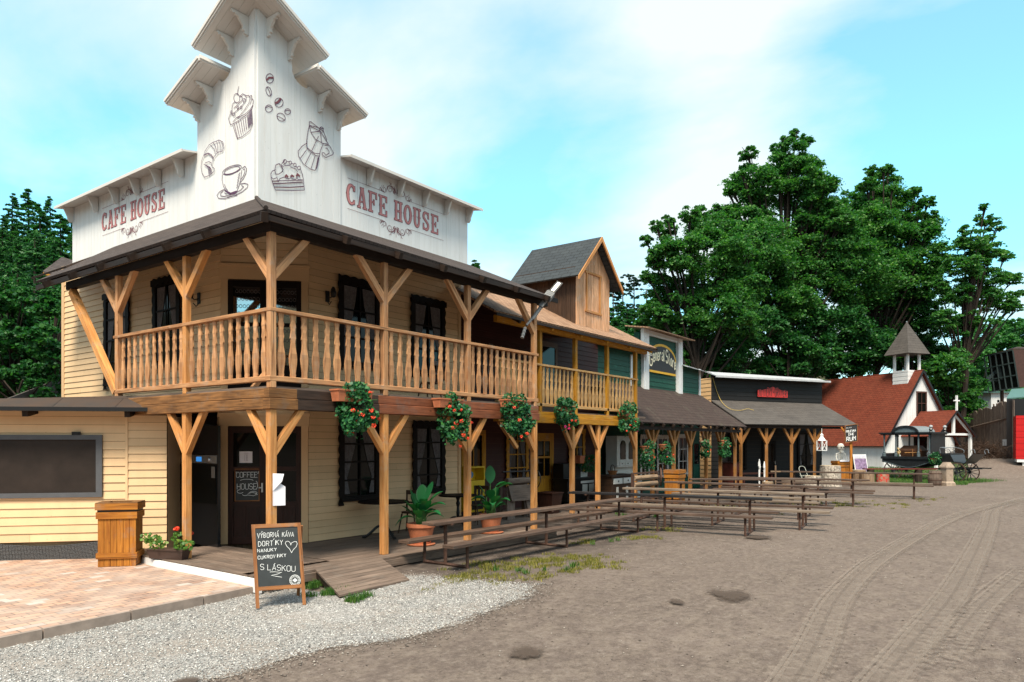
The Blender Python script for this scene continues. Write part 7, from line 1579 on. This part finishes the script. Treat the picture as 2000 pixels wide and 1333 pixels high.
mb=MB(); mb.box8([(-.48,0,.05),(.48,0,.05),(.48,.03,.05),(-.48,.03,.05),(-.48,.25,1.2),(.48,.25,1.2),(.48,.28,1.2),(-.48,.28,1.2)]); fr1=mb.build('front_frame',M['white'],po,world=False)
mb=MB(); mb.box8([(-.48,.7,.05),(.48,.7,.05),(.48,.73,.05),(-.48,.73,.05),(-.48,.29,1.2),(.48,.29,1.2),(.48,.31,1.2),(-.48,.31,1.2)]); mb.build('rear_panel',M['blackm'],po,world=False)
mv=m_plain('poster_violet',(.22,.15,.26),.7,var=.6,ns=7); f=lambda x,z,o:(x,.25*(z-.05)/1.15-o,z)
mb=MB(); mb.face([f(-.43,.12,.006),f(.43,.12,.006),f(.43,.95,.006),f(-.43,.95,.006)]); mb.build('poster',mv,fr1,world=False); mb=MB(); mb.face([f(-.40,.98,.008),(.40,.25*(.93)/1.15-.008,.98),f(.40,1.14,.008),f(-.40,1.14,.008)]); mb.build('poster_heading',m_plain('poster_pale',(.5,.48,.55),.8,var=.3,ns=20),fr1,world=False)
# ================================================================== horse-drawn hearse
hA=c2w(21.7,41); hB=c2w(23.52,38.1); hd=(hB-hA); hang=math.atan2(hd.y,hd.x); hg=gzf(hA.x,hA.y)
he=thing('hearse_carriage','black horse-drawn hearse carriage with columns, arched roof and spoked wheels before the chapel','carriage',(hA.x,hA.y,-.0),hang)
hk,ht=M['hearseblk'],M['tank']; X0,X1,Y0_,Y1_=-.6,2.15,-.08,1.42
mb=MB(); mb.box((X0-.05,Y0_-.05,1.18),(X1+.05,Y1_+.05,1.32)); mb.box((X0,Y0_,1.05),(X1,Y1_,1.18)); mb.build('body',hk,he,world=False)
for yy in (Y0_+.0,Y1_-.03):
    mb=MB(); n=14; top=[(X0,1.05),(X1,1.05)]; cur=[(X1+(X0-X1)*k/n, 1.0-.34*math.sin(PI*min(1,max(0,(k/n-.0)))**1.0)*(.55+.45*math.cos((k/n-.35)*3))) for k in range(n+1)]
    for k in range(n): (xa,za),(xb,zb2)=cur[k],cur[k+1]; mb.box8([(xb,yy,zb2),(xa,yy,za),(xa,yy+.03,za),(xb,yy+.03,zb2),(xb,yy,1.05),(xa,yy,1.05),(xa,yy+.03,1.05),(xb,yy+.03,1.05)])
    mb.build('side_skirt',hk,he,world=False); mb=MB(); mb.tube([(x,yy-.015,z+.05) for x,z in cur],.015,5); mb.build('skirt_moulding',ht,he,world=False)
cols=[-.5,.18,1.45,2.05]
for yy in (Y0_+.06,Y1_-.06):
    for x in cols: mb=MB(); mb.lathe((x,yy,1.32),[(.09,0),(.09,.16),(.06,.18),(.08,.24),(.045,.28),(.045,1.1),(.07,1.14),(.055,1.18),(.08,1.24),(.08,1.3)],10); mb.build('column',ht,he,world=False)
mb=MB(); mb.box((X0-.12,Y0_-.12,2.60),(X1+.12,Y1_+.12,2.68)); mb.box((X0-.06,Y0_-.06,2.54),(X1+.06,Y1_+.06,2.60)); mb.build('roof',hk,he,world=False)
mb=MB(); n=12
pr=lambda r,h: [(.82+r*math.cos(rad(180-180*k/n)),2.68+h*math.sin(rad(180-180*k/n))) for k in range(n+1)]
for (xa,za),(xb,zb2) in zip(pr(.72,.36)[:-1],pr(.72,.36)[1:]): mb.face([(xa,Y0_-.14,za),(xb,Y0_-.14,zb2),(xb,Y1_+.1,zb2),(xa,Y1_+.1,za)][::-1],smooth=True)
mb.build('arched_roof',m_plain('grey_sheet',(.16,.18,.19),.5,var=.2),he,world=False)
mb=MB(); a1,a2=pr(.74,.38),pr(.60,.27)
for k in range(n): mb.box8([(a2[k][0],Y0_-.17,a2[k][1]),(a2[k+1][0],Y0_-.17,a2[k+1][1]),(a2[k+1][0],Y0_-.11,a2[k+1][1]),(a2[k][0],Y0_-.11,a2[k][1]),(a1[k][0],Y0_-.17,a1[k][1]),(a1[k+1][0],Y0_-.17,a1[k+1][1]),(a1[k+1][0],Y0_-.11,a1[k+1][1]),(a1[k][0],Y0_-.11,a1[k][1])])
mb.build('arch_moulding',hk,he,world=False); mb=MB(); mb.prism([(x,Y0_-.13,z) for x,z in a2]+[(.82-.6,Y0_-.13,2.68)],(0,.02,0)); mb.build('arch_panel',ht,he,world=False)
mb=MB(); mb.box((X1-.04,Y0_+.02,1.32),(X1,Y1_-.02,2.54)); mb.box((X0,Y0_+.02,1.32),(X0+.02,Y1_-.02,1.5)); mb.build('front_panel',hk,he,world=False)
for x,y in ((X1-.02,Y0_+.03),(X1-.02,Y1_-.03)): mb=MB(); mb.lathe((x,y,2.68),[(.10,0),(.06,.05),(.10,.14),(.07,.2),(.001,.2)],10); mb.build('urn',hk,he,world=False); mb=MB(); mb.lathe((x,y,2.87),[(.001,0),(.07,.03),(.10,.1),(.07,.17),(.001,.2)],12); mb.build('ball_finial',m_plain('grey_ball',(.3,.32,.33),.4),he,world=False)
for (x,y) in ((0,-.02),(3.42,-.02),(0,1.36),(3.42,1.36)):
    R_w=.535 if x==0 else .52; a_,b_,c__=MB(),MB(),MB(); wheel(a_,b_,c__,(x,y,R_w),R_w,12,(0,1,0),tr=.022,sr=.016,hr=.06,rim=.045); w1=a_.build('wheel',M['rust'],he,world=False); b_.build('spoke',hk,w1,world=False); c__.build('hub',hk,w1,world=False)
mb=MB(); [mb.tube([(x,-.1,.53),(x,1.45,.53)],.03,6) for x in (0,3.42)]; mb.bar((0,.67,.6),(3.9,.67,.72),.08,.1); mb.bar((3.0,.2,.75),(4.6,.2,.75),.05,.06); mb.bar((3.0,1.15,.75),(4.6,1.15,.75),.05,.06); mb.build('chassis',hk,he,world=False)
mb=MB(); [mb.tube(smoothline([(x-.45,yy,.95),(x-.2,yy,.72),(x,yy,.62),(x+.2,yy,.72),(x+.45,yy,.95)],3),.02,5) for x in (0,3.42) for yy in (.12,1.2)]; mb.build('leaf_spring',hk,he,world=False)
mb=MB(); mb.box8([(2.45,.05,1.05),(3.3,.05,1.05),(3.3,1.3,1.05),(2.45,1.3,1.05),(2.6,-.05,1.45),(3.15,-.05,1.45),(3.15,1.4,1.45),(2.6,1.4,1.45)]); mb.box((2.6,-.05,1.45),(3.12,1.4,1.53)); mb.box8([(3.3,.05,1.05),(3.75,.05,.98),(3.75,1.3,.98),(3.3,1.3,1.05),(3.3,.05,1.1),(3.75,.05,1.04),(3.75,1.3,1.04),(3.3,1.3,1.1)]); mb.box8([(3.75,.1,1.0),(3.8,.1,1.0),(3.8,1.25,1.0),(3.75,1.25,1.0),(4.2,.0,1.5),(4.25,.0,1.5),(4.25,1.35,1.5),(4.2,1.35,1.5)]); mb.build('driver_bench',hk,he,world=False)
mb=MB()
for yy in (-.04,1.39): mb.tube(smoothline([(2.62,yy,1.53),(2.6,yy,1.8),(2.75,yy,1.82),(3.1,yy,1.7),(3.12,yy,1.53)],4),.018,5); mb.tube(smoothline([(4.2,yy,1.48),(4.15,yy,1.68),(4.3,yy,1.74),(4.36,yy,1.55)],4),.016,5)
mb.tube([(2.6,-.04,1.84),(2.6,1.39,1.84)],.018,5); mb.build('seat_rail',M['steel'],he,world=False)
co=thing('coffin','brown wooden coffin with a pale cross on its side inside the hearse','coffin',tuple(XF[he.name]@Vector((.82,.5,1.32))),hang); mb=MB(); L_c,w_c=1.05,.3
lo=[(-L_c*.5,-.2,0),(L_c*.5,-.2,0),(L_c*.5,.3,0),(-L_c*.5,.3,0)]; mb.box8(lo+[(-L_c*.62,-.32,.34),(L_c*.62,-.32,.34),(L_c*.62,.42,.34),(-L_c*.62,.42,.34)]); mb.box8([(-L_c*.62,-.32,.341),(L_c*.62,-.32,.341),(L_c*.62,.42,.341),(-L_c*.62,.42,.341),(-L_c*.4,-.12,.62),(L_c*.42,-.12,.62),(L_c*.42,.2,.62),(-L_c*.4,.2,.62)]); mb.build('body',m_wood('coffin_wood',(.20,.09,.045),(.09,.035,.02)),co,world=False)
mb=MB(); mb.bar((-.25,-.33,.22),(.5,-.335,.24),.02,.035); mb.bar((.2,-.31,.02),(.2,-.345,.42),.03,.02,up=(1,0,0)); mb.build('cross',M['post'],co,world=False)
fl=thing('flower_bunch','small bunch of pale dried flowers at the coffin head in the hearse','flowers',tuple(XF[he.name]@Vector((.28,.1,1.35)))); quads_obj('bloom',disc_leaves(cluster_leaves(tuple(XF[he.name]@Vector((.28,.05,1.62))),(.1,.1,.22),60,.07),.08,k=5),m_plain('dried_flower',(.6,.42,.2),.8),fl,k=5); mb=MB(); p=XF[he.name]@Vector((.28,.05,1.33)); mb.tube([p,p+Vector((0,0,.4))],.02,5); mb.build('stem',M['stem'],fl)
q=XF[he.name]@Vector((2.35,-.1,1.12)); g2=geranium('hanging pot with red flowers at the front corner of the hearse',(q.x,q.y,q.z+.15),(.28,.28,.3),160,.08,[(.3,.3,.06),(.8,.5,.05),(-.3,.6,.04)],FR,None,'pots on the hearse','flower pot','flower_pot',2); mb=MB(); mb.lathe((q.x,q.y,q.z-.12),[(.1,0),(.2,.22),(.22,.24),(.2,.24)],12); mb.build('pot',M['terra'],g2)
# ================================================================== right edge: fence, brushwood, trailer, board, hut
fA,fB=atD(1885,893,57),atD(1976,887,50); fd=(fB-fA); fL=math.hypot(fd.x,fd.y); fan=math.atan2(fd.y,fd.x); fe=thing('plank_fence','tall weathered upright plank fence behind the brush heap','fence',(fA.x,fA.y,gzf(fA.x,fA.y)-.1),fan)
mb=MB(); x=0
while x<fL:
    w_=random.uniform(.18,.3); h=3.35+.75*x/fL+random.uniform(-.15,.15); o=random.uniform(0,.02); zg=0; mb.box8([(x+.01,o,zg),(x+w_-.01,o,zg),(x+w_-.01,.04+o,zg),(x+.01,.04+o,zg),(x+.01,o,h),(x+w_-.02,o,h-random.uniform(0,.12)),(x+w_-.02,.04+o,h-.03),(x+.01,.04+o,h)],grain=2); x+=w_
mb.build('boards',M['fence'],fe,world=False); mb=MB(); mb.tube([(0,-.05,2.2),(fL*.5,-.05,2.55),(fL,-.05,2.9)],.05,6); mb.build('rail',M['fence'],fe,world=False)
mb=MB(); mb.box((fL-1.0,-.12,.9),(fL-.45,-.02,1.35)); mb.build('meter_box',M['white'],fe,world=False)
bp_=atD(1915,885,50); P=[]; mb=MB()
for k in range(420):
    a=random.uniform(-1,1); q=Vector((bp_.x,bp_.y,gzf(bp_.x,bp_.y)))+Vector((math.cos(cdir(.1)),math.sin(cdir(.1)),0))*a*1.9+Vector((random.uniform(-.6,.6),random.uniform(-.6,.6),random.uniform(0,1.15)*(1-abs(a)**2*.8))); d=Vector((random.gauss(0,1),random.gauss(0,1),random.gauss(.1,.6))).normalized()*random.uniform(.3,.8); mb.tube([q-d,q+Vector((0,0,random.uniform(-.1,.1))),q+d],[.014,.012,.006],4,cap=False)
o=mb.build('brushwood',M['pine_dark']); stuff(o); 
tr_=thing('red_trailer','bright red horizontal-board trailer at the right edge beyond the fence','trailer',tuple(atD(2016,890,46)[:2])+(gzf(*atD(2016,890,46)[:2]),),cdir(rad(-31)))
mb=MB()
for k in range(14): z=.45+k*.2; mb.box((-.85,-.02-.015*(k%2),z),(3.5,2.2,z+.195))
mb.build('body',M['redpaint'],tr_,world=False); mb=MB(); mb.box((-.8,0,.25),(3.4,2.1,.44)); mb.box((-.5,.1,0),(-.3,.3,.25)); mb.box((3,.1,0),(3.2,.3,.25)); mb.build('chassis',M['white'],tr_,world=False)
bb=thing('billboard','tilted dark billboard seen from behind on a steel pole with lattice bracing','billboard',tuple(atD(1957,770,58)[:2])+(gzf(*atD(1957,770,58)[:2]),),0); D_=58
mb=MB(); p0,p1=atD(1957,860,D_),atD(1957,715,D_); mb.tube([p0,p1],.13,8); mb.build('pole',M['rust'],bb)
c=[atD(1931,766,D_),atD(1990,757,D_-2),atD(1978,684,D_-2),atD(1922,697,D_)]; mb=MB(); nn=(c[1]-c[0]).cross(c[3]-c[0]).normalized(); nn=nn if nn.dot(c[0]-Vector((CAM[0],CAM[1],EZ)))>0 else -nn; mb.prism([q+nn*.5 for q in c],nn*.12); mb.build('panel',M['blackm'],bb)
mb=MB(); mb.prism([c[2],atD(2030,684,D_-3),atD(2030,755,D_-3),c[1]],nn*.5); mb.build('side_panel',m_plain('rusty_brown',(.075,.035,.03),.8,var=.2),bb); gs_=m_plain('green_steel',(.018,.032,.032),.6); mb=MB()
for k in range(6): t=k/5; mb.bar(c[0].lerp(c[1],t),c[3].lerp(c[2],t),.09)
for k in range(4): t=k/3; mb.bar(c[0].lerp(c[3],t),c[1].lerp(c[2],t),.09)
mb.bar(atD(1928,742,D_-.3),atD(1957,716,D_-.3),.2); mb.bar(atD(1928,744,D_-.3),atD(1960,744,D_-.3),.12); mb.bar(atD(1957,742,D_-.4),atD(1955,716,D_-.4),.35); mb.build('lattice',gs_,bb)
mb=MB(); mb.prism([c[3],c[2],atD(2030,684,D_-3),c[2]+nn*.7+Vector((0,0,.1)),c[3]+nn*.7+Vector((0,0,-.0))],Vector((0,0,.12))); mb.build('cover_strip',M['beam_dark'],bb)
gh_=thing('green_roof_hut','dark hut with a sea-green sheet roof behind the red trailer','hut',tuple(atD(1990,880,52)[:2])+(1.0,),cdir(rad(0)))
a,b=atD(1966,778,50),atD(2060,770,50); a2_,b2_=atD(1976,760,54),atD(2060,756,54); mb=MB(); mb.slab(a,b,b2_,a2_,.08); mb.build('roof',m_plain('green_sheet',(.07,.16,.15),.6,var=.1),gh_); mb=MB(); mb.prism([(a.x,a.y,1),(b.x,b.y,1),(b2_.x,b2_.y,1),(a2_.x,a2_.y,1)],(0,0,a.z-1.05)); mb.build('wall',M['blackm'],gh_)
wc=thing('white_cabin','small white hut with dark windows peeping over the plank fence','hut',tuple(atD(1950,880,62)[:2])+(1.2,),cdir(rad(5))); mb=MB(); w2_=atD(1950,768,62); mb.box((-.75,-.1,0),(.9,1.4,w2_.z-1.2)); mb.build('wall',M['white'],wc,world=False); mb=MB(); mb.box((-.2,-.13,w2_.z-2.0),(.0,-.11,w2_.z-1.8)); mb.box((-.2,-.13,w2_.z-2.4),(.0,-.11,w2_.z-2.15)); mb.build('window',M['glass'],wc,world=False); mb=MB(); mb.box((-1.9,-.4,w2_.z-1.2),(1.2,1.7,w2_.z-1.1)); mb.build('roof',MATS['green_sheet'],wc,world=False)
# ================================================================== trees
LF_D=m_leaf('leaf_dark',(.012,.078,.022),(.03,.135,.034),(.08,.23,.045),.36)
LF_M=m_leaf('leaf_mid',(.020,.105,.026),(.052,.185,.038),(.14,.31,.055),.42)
LF_L=m_leaf('leaf_light',(.02,.11,.03),(.05,.19,.05),(.11,.29,.07),.35)
LF_S=m_leaf('needle_dark',(.014,.085,.03),(.036,.155,.045),(.10,.27,.06),.32)
LF_P=m_leaf('needle_pine',(.008,.034,.020),(.018,.06,.032),(.035,.09,.042),.12)
LF_Y=m_leaf('dry_undergrowth',(.10,.10,.02),(.20,.15,.04),(.28,.19,.07),.3)
def blob_leaves(c,r,n,size,rng,flat=.42,sub=None,k=.36):
    sub=sub or max(8,int(9+min(r)*5)); d=rng.normal(size=(sub,3)); d/=np.linalg.norm(d,axis=1)[:,None]; d[:,2]=d[:,2]*.9+.1
    C=d*(rng.uniform(.35,1.05,sub)**.6)[:,None]*np.array([r[0],r[1],r[2]])*.86
    which=rng.integers(0,sub,n); m=min(r); sc_=rng.uniform(.6,1.25,sub)
    g=rng.normal(size=(n,3))*np.array([1,1,flat])*.5*k*m; g*=sc_[which][:,None]
    L=np.linalg.norm(g[:,:2],axis=1); g[:,2]-=L*L*.25/(m*k+1e-6)
    return C[which]+g+np.array(c)
def tree(name,label,cat,px,d,blobs,lm,leaf=.24,dens=1.,trunks=1,rt=.22,group=None,bark=None,seed=1,flat=.42,tilt=0,basez=None,k=.36):
    rng=np.random.default_rng(seed); random.seed(seed); b=atD(px,800,d); bz=gzf(b.x,b.y) if basez is None else basez; t_=thing(name,label,cat,(b.x,b.y,bz),0,group)
    V=[]; br=MB(); bl=[]
    ex=[]
    for (x,y,r,*dd) in blobs:
        if r>24:
            for _ in range(3): a_=random.uniform(0,2*PI); ex.append((x+math.cos(a_)*r*.92,y+math.sin(a_)*r*.8,r*random.uniform(.28,.42)))
    for (x,y,r,*dd) in list(blobs)+ex:
        dq=d+(dd[0] if dd else rng.uniform(-2,2)); c=atD(x,y,dq); rr=r*dq/F_PX; bl.append((c,rr))
        n=int(dens*rr*rr*1500*(.24/leaf)**2)
        V.append(blob_leaves(tuple(c),(rr,rr,rr*.85),n,leaf,rng,flat,k=k,sub=int(14+rr*9)))
    P=np.concatenate(V); quads_obj('crown',leaf_faces(P,leaf,flat=.55,aspect=.7,rng=rng,sv=.4),lm,t_)
    cx=sum((c.x for c,_ in bl))/len(bl); cy=sum((c.y for c,_ in bl))/len(bl); zt=max(c.z for c,_ in bl); zl=min(c.z-r for c,r in bl)
    tr=MB()
    for q in range(trunks):
        o=Vector((random.uniform(-.5,.5),random.uniform(-.5,.5),0))*(trunks>1)*1.2; base=Vector((b.x,b.y,bz-.3))+o; top=Vector((cx+random.uniform(-1,1)*(trunks>1),cy+random.uniform(-1,1)*(trunks>1),zt*.8+zl*.2)); pts=[base.lerp(top,s)+Vector((random.uniform(-.15,.15),random.uniform(-.15,.15),0))*(s>0) for s in (0,.25,.5,.75,1)]; tr.tube(smoothline(pts,3),[rt*(1-.75*i/12) for i in range(13)],7)
    for (c,r) in bl:
        s=max(.1,min(.9,(c.z-r*.8-bz)/(max(.1,zt-bz))*.8)); st=Vector((b.x,b.y,bz)).lerp(Vector((cx,cy,zt*.8+zl*.2)),s*.8); mid=st.lerp(c,.55)+Vector((0,0,-r*.15)); tr.tube(smoothline([st,mid,c],4),[rt*.38*(1-.7*i/8) for i in range(9)],5)
        for k_ in range(5):
            e=c+Vector((random.gauss(0,1),random.gauss(0,1),random.gauss(0,.6))).normalized()*r*.85; tr.tube([c.lerp(mid,.4*random.random()),(c+e)/2+Vector((0,0,-.06*r)),e],[rt*.14,rt*.09,.015],4,cap=False)
    tr.build('trunk',bark or M['bark'],t_,weld=False); return t_
tree('broadleaf_tree','spreading dark green tree at the left edge of the clump, above the store sign','tree',1370,50,[(1330,500,58),(1288,560,42),(1385,455,55),(1296,640,48),(1400,545,70),(1350,620,62),(1272,600,26),(1300,448,26),(1290,505,30),(1345,420,22),(1430,480,50),(1440,560,50),(1420,620,62),(1310,700,45),(1262,470,14),(1280,440,12)],LF_M,.18,.8,1,.3,'tall trees behind the store and chapel',seed=11)
tree('broadleaf_tree','tallest tree of the clump, its narrow top rising over the middle','tree',1530,58,[(1478,365,50),(1545,300,34),(1575,275,16),(1553,262,12),(1560,350,58),(1455,420,62),(1560,430,72),(1480,500,84),(1610,380,42),(1615,455,62),(1580,530,80),(1460,300,20),(1440,360,28),(1520,330,40),(1590,325,22),(1405,420,28),(1530,585,70),(1448,560,60),(1640,430,34),(1650,560,50)],LF_M,.20,.8,1,.34,'tall trees behind the store and chapel',seed=12)
tree('broadleaf_tree','broad green tree right of the tallest one, over the chapel roof','tree',1700,60,[(1712,400,54),(1728,352,26),(1690,455,70),(1775,400,34),(1752,470,66),(1800,438,38),(1690,545,84),(1825,500,36),(1770,545,62),(1655,400,36),(1700,335,15),(1815,395,15),(1640,500,60),(1812,560,40),(1735,330,12)],LF_M,.20,.8,1,.32,'tall trees behind the store and chapel',seed=13)
tree('broadleaf_tree','airy layered tree with two bare trunks standing at the right of the clump','tree',1862,56,[(1925,430,20),(1945,445,16),(1900,470,32),(1935,490,30),(1965,500,18),(1880,520,36),(1930,545,34),(1975,545,22),(1862,570,34),(1905,590,34),(1955,590,26),(1990,575,12),(1850,620,26),(1890,630,28),(1940,625,16),(1985,600,14),(1835,560,20),(1922,405,10)],LF_M,.18,.8,2,.26,'tall trees behind the store and chapel',seed=14,flat=.22,k=.42)
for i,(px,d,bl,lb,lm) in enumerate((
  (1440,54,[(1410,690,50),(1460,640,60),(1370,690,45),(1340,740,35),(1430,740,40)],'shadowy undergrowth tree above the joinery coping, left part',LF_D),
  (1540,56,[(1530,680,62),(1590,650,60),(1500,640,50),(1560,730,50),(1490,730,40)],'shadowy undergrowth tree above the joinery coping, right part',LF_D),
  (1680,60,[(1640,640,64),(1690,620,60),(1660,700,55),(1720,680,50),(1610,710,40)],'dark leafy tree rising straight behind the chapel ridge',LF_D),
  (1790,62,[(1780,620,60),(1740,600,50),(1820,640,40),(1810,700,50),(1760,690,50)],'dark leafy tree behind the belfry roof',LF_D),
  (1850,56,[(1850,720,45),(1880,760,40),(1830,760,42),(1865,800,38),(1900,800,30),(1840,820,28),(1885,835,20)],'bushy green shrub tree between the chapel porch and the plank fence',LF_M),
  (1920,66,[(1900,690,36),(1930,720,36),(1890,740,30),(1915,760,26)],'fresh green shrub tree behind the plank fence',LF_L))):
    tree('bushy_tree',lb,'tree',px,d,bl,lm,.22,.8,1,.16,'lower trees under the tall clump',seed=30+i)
for i,(px,d,bl,lb) in enumerate(((1905,84,[(1890,640,30),(1910,655,28),(1885,680,26)],'pale green far tree left of the dark billboard'),(1945,88,[(1945,650,30),(1960,640,24),(1930,670,26),(1915,625,8)],'pale green far tree directly above the dark billboard'),(1990,86,[(1985,655,30),(2010,650,30),(1970,670,26),(1996,630,12)],'pale green far tree at the right edge above the billboard'))):
    tree('far_tree',lb,'tree',px,d,bl,LF_L,.3,.8,1,.2,'far trees on the right slope',seed=50+i)
# ---- spruces
def spruce(h,R,seed,n=5200,lm=LF_S,leaf=.2):
    rng=np.random.default_rng(seed); random.seed(seed); t_=thing('spruce_tree','x','tree'); tr=MB(); tr.tube([(0,0,-1),(0,0,h*.5),(0,0,h)],[R*.07,R*.045,.01],6); V=[]
    nb=int(h*7); per=n//nb
    for i in range(nb):
        t=(i+rng.uniform(0,1))/nb; z=h*(.06+.94*t); L=R*(1-t)**.85*rng.uniform(.7,1.12)+.12; a=rng.uniform(0,2*PI); s=rng.uniform(0,1,per)**.7; dr=L*.28*s*s-L*.12*s
        wdt=(.26*L*(1-s)+.07); off=rng.normal(size=per)*wdt*.6; x=s*L; P=np.stack([x*math.cos(a)-off*math.sin(a),x*math.sin(a)+off*math.cos(a),z-dr-np.abs(rng.normal(size=per))*.06*L-np.abs(off)*.35],1); V.append(P)
    P=np.concatenate(V); quads_obj('crown',leaf_faces(P,leaf,flat=.2,aspect=.42,rng=rng,sv=.4),lm,t_); tr.build('trunk',M['bark'],t_,world=False); return t_
sp_protos=[spruce(11,2.3,3,9000),spruce(14,2.6,4,11000),spruce(9,2.0,5,7000)]
lab='dark green spruce in the dense stand on the slope left of the cafe'
def put(proto,px,ytop,d,label,group,k=1.):
    b=atD(px,800,d); g=gzf(b.x,b.y); zt=EZ+(HY-ytop)*d/F_PX; h0={0:11,1:14,2:9}[proto]; s=(zt-g)/h0; s=max(.35,s)
    return place(sp_protos[proto],(b.x,b.y,g-.2),random.uniform(0,6),label,group,(s*k*random.uniform(1.25,1.6),s*k*random.uniform(1.25,1.6),s))
random.seed(5); grp='spruces on the left slope'; first=True
for (px,yt,d,pr_) in ((-30,410,44,0),(5,415,41,1),(24,372,43,1),(56,362,42,0),(78,392,39,2),(98,378,43,1),(118,410,38,0),(140,396,42,1),(-5,470,37,2),(35,455,36,0),(68,450,35,2),(105,460,35,0),(150,440,36,2),(175,430,40,0),(-60,430,42,1),(15,520,33,2),(55,530,32,0),(95,540,32,2),(130,520,33,0),(-40,520,34,2)):
    put(pr_,px,yt,d,lab,grp,.95 if yt<430 else .9)
for i,(px,yt,d,pr_,lb) in enumerate(((1172,606,66,1,'x'),(1190,596,68,0,'x'),(1212,588,70,1,'x'),(1232,598,70,0,'x'),(1248,606,68,1,'x'),(1204,618,62,0,'x'),(1180,622,62,2,'x'),(1205,612,64,0,'x'),(1225,600,66,1,'x'),(1240,625,62,2,'x'),(1195,660,58,2,'x'),(1222,655,58,0,'x'),(928,505,60,1,'x'),(1168,650,58,2,'x'))):
    put(pr_,px,yt,d,'small spruce top showing between the white parapet and the dormer' if px==928 else 'young dark spruce showing between the dormer and the store sign','spruces behind the red house' if px!=928 else 'lone spruce tops',1.25)
for q in sp_protos:
    for c in list(q.children): bpy.data.objects.remove(c)
    bpy.data.objects.remove(q)
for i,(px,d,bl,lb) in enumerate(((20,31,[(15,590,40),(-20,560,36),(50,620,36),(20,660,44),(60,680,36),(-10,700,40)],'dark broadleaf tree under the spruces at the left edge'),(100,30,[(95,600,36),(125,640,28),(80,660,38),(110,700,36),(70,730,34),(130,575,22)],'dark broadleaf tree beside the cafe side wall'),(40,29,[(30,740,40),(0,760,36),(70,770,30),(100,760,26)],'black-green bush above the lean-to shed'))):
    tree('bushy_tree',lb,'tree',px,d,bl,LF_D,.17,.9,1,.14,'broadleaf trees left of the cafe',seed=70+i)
# ---- pines on the skyline
for i,(px,yt,d) in enumerate(((1197,560,88),(1216,548,92),(1238,545,90),(1250,590,86),(1262,560,94))):
    rng=np.random.default_rng(90+i); random.seed(90+i); b=atD(px,800,d); g=gzf(b.x,b.y); zt=EZ+(HY-yt)*d/F_PX; t_=thing('pine_tree','tall thin pine with reddish bare trunk on the skyline behind the store','tree',(b.x,b.y,g),0,'pines on the skyline'); tr=MB(); tr.tube([(b.x,b.y,g),(b.x+.2,b.y,(g+zt)/2),(b.x,b.y,zt-.3)],[.22,.17,.05],6); V=[]
    for k in range(11):
        a=rng.uniform(0,2*PI); z=zt-rng.uniform(0,5.6)**1.0; r=rng.uniform(.3,1.9)*(1-(zt-z)/11); c=Vector((b.x+r*math.cos(a),b.y+r*math.sin(a),z)); V.append(blob_leaves(tuple(c),(1.15,1.15,.5),520,.2,rng,.3,sub=9)); tr.tube([(b.x,b.y,z-.4),tuple(c)],[.05,.02],4,cap=False)
    quads_obj('crown',leaf_faces(np.concatenate(V),.26,flat=.3,aspect=.5,rng=rng),LF_P,t_); tr.build('trunk',M['bark_pine'],t_)
# ---- far wood and undergrowth that nobody could count
rng=np.random.default_rng(200); P=[]
for _ in range(620):
    px=random.uniform(1150,2060); d=random.uniform(66,120); q=atD(px,800,d); h=random.uniform(3,6.5) if px<1880 else random.uniform(5,9); c=(q.x,q.y,gzf(q.x,q.y)+h*.5); P.append(blob_leaves(c,(2.2,2.2,h*.55),150,.4,rng))
for _ in range(260):
    px=random.uniform(-120,240); d=random.uniform(36,62); q=atD(px,800,d); h=random.uniform(2,5); c=(q.x,q.y,gzf(q.x,q.y)+h*.5); P.append(blob_leaves(c,(1.9,1.9,h*.55),130,.4,rng))
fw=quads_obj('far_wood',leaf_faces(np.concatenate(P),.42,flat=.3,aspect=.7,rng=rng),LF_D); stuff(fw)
P=[]
for _ in range(160):
    px=random.uniform(1238,1300) if random.random()<.5 else random.uniform(1440,1500); d=random.uniform(60,66); q=atD(px,800,d); P.append(blob_leaves((q.x,q.y,gzf(q.x,q.y)+.8),(1.2,1.2,.8),60,.25,rng))
uw=quads_obj('dry_undergrowth',leaf_faces(np.concatenate(P),.28,flat=.3,rng=rng),LF_Y); stuff(uw)
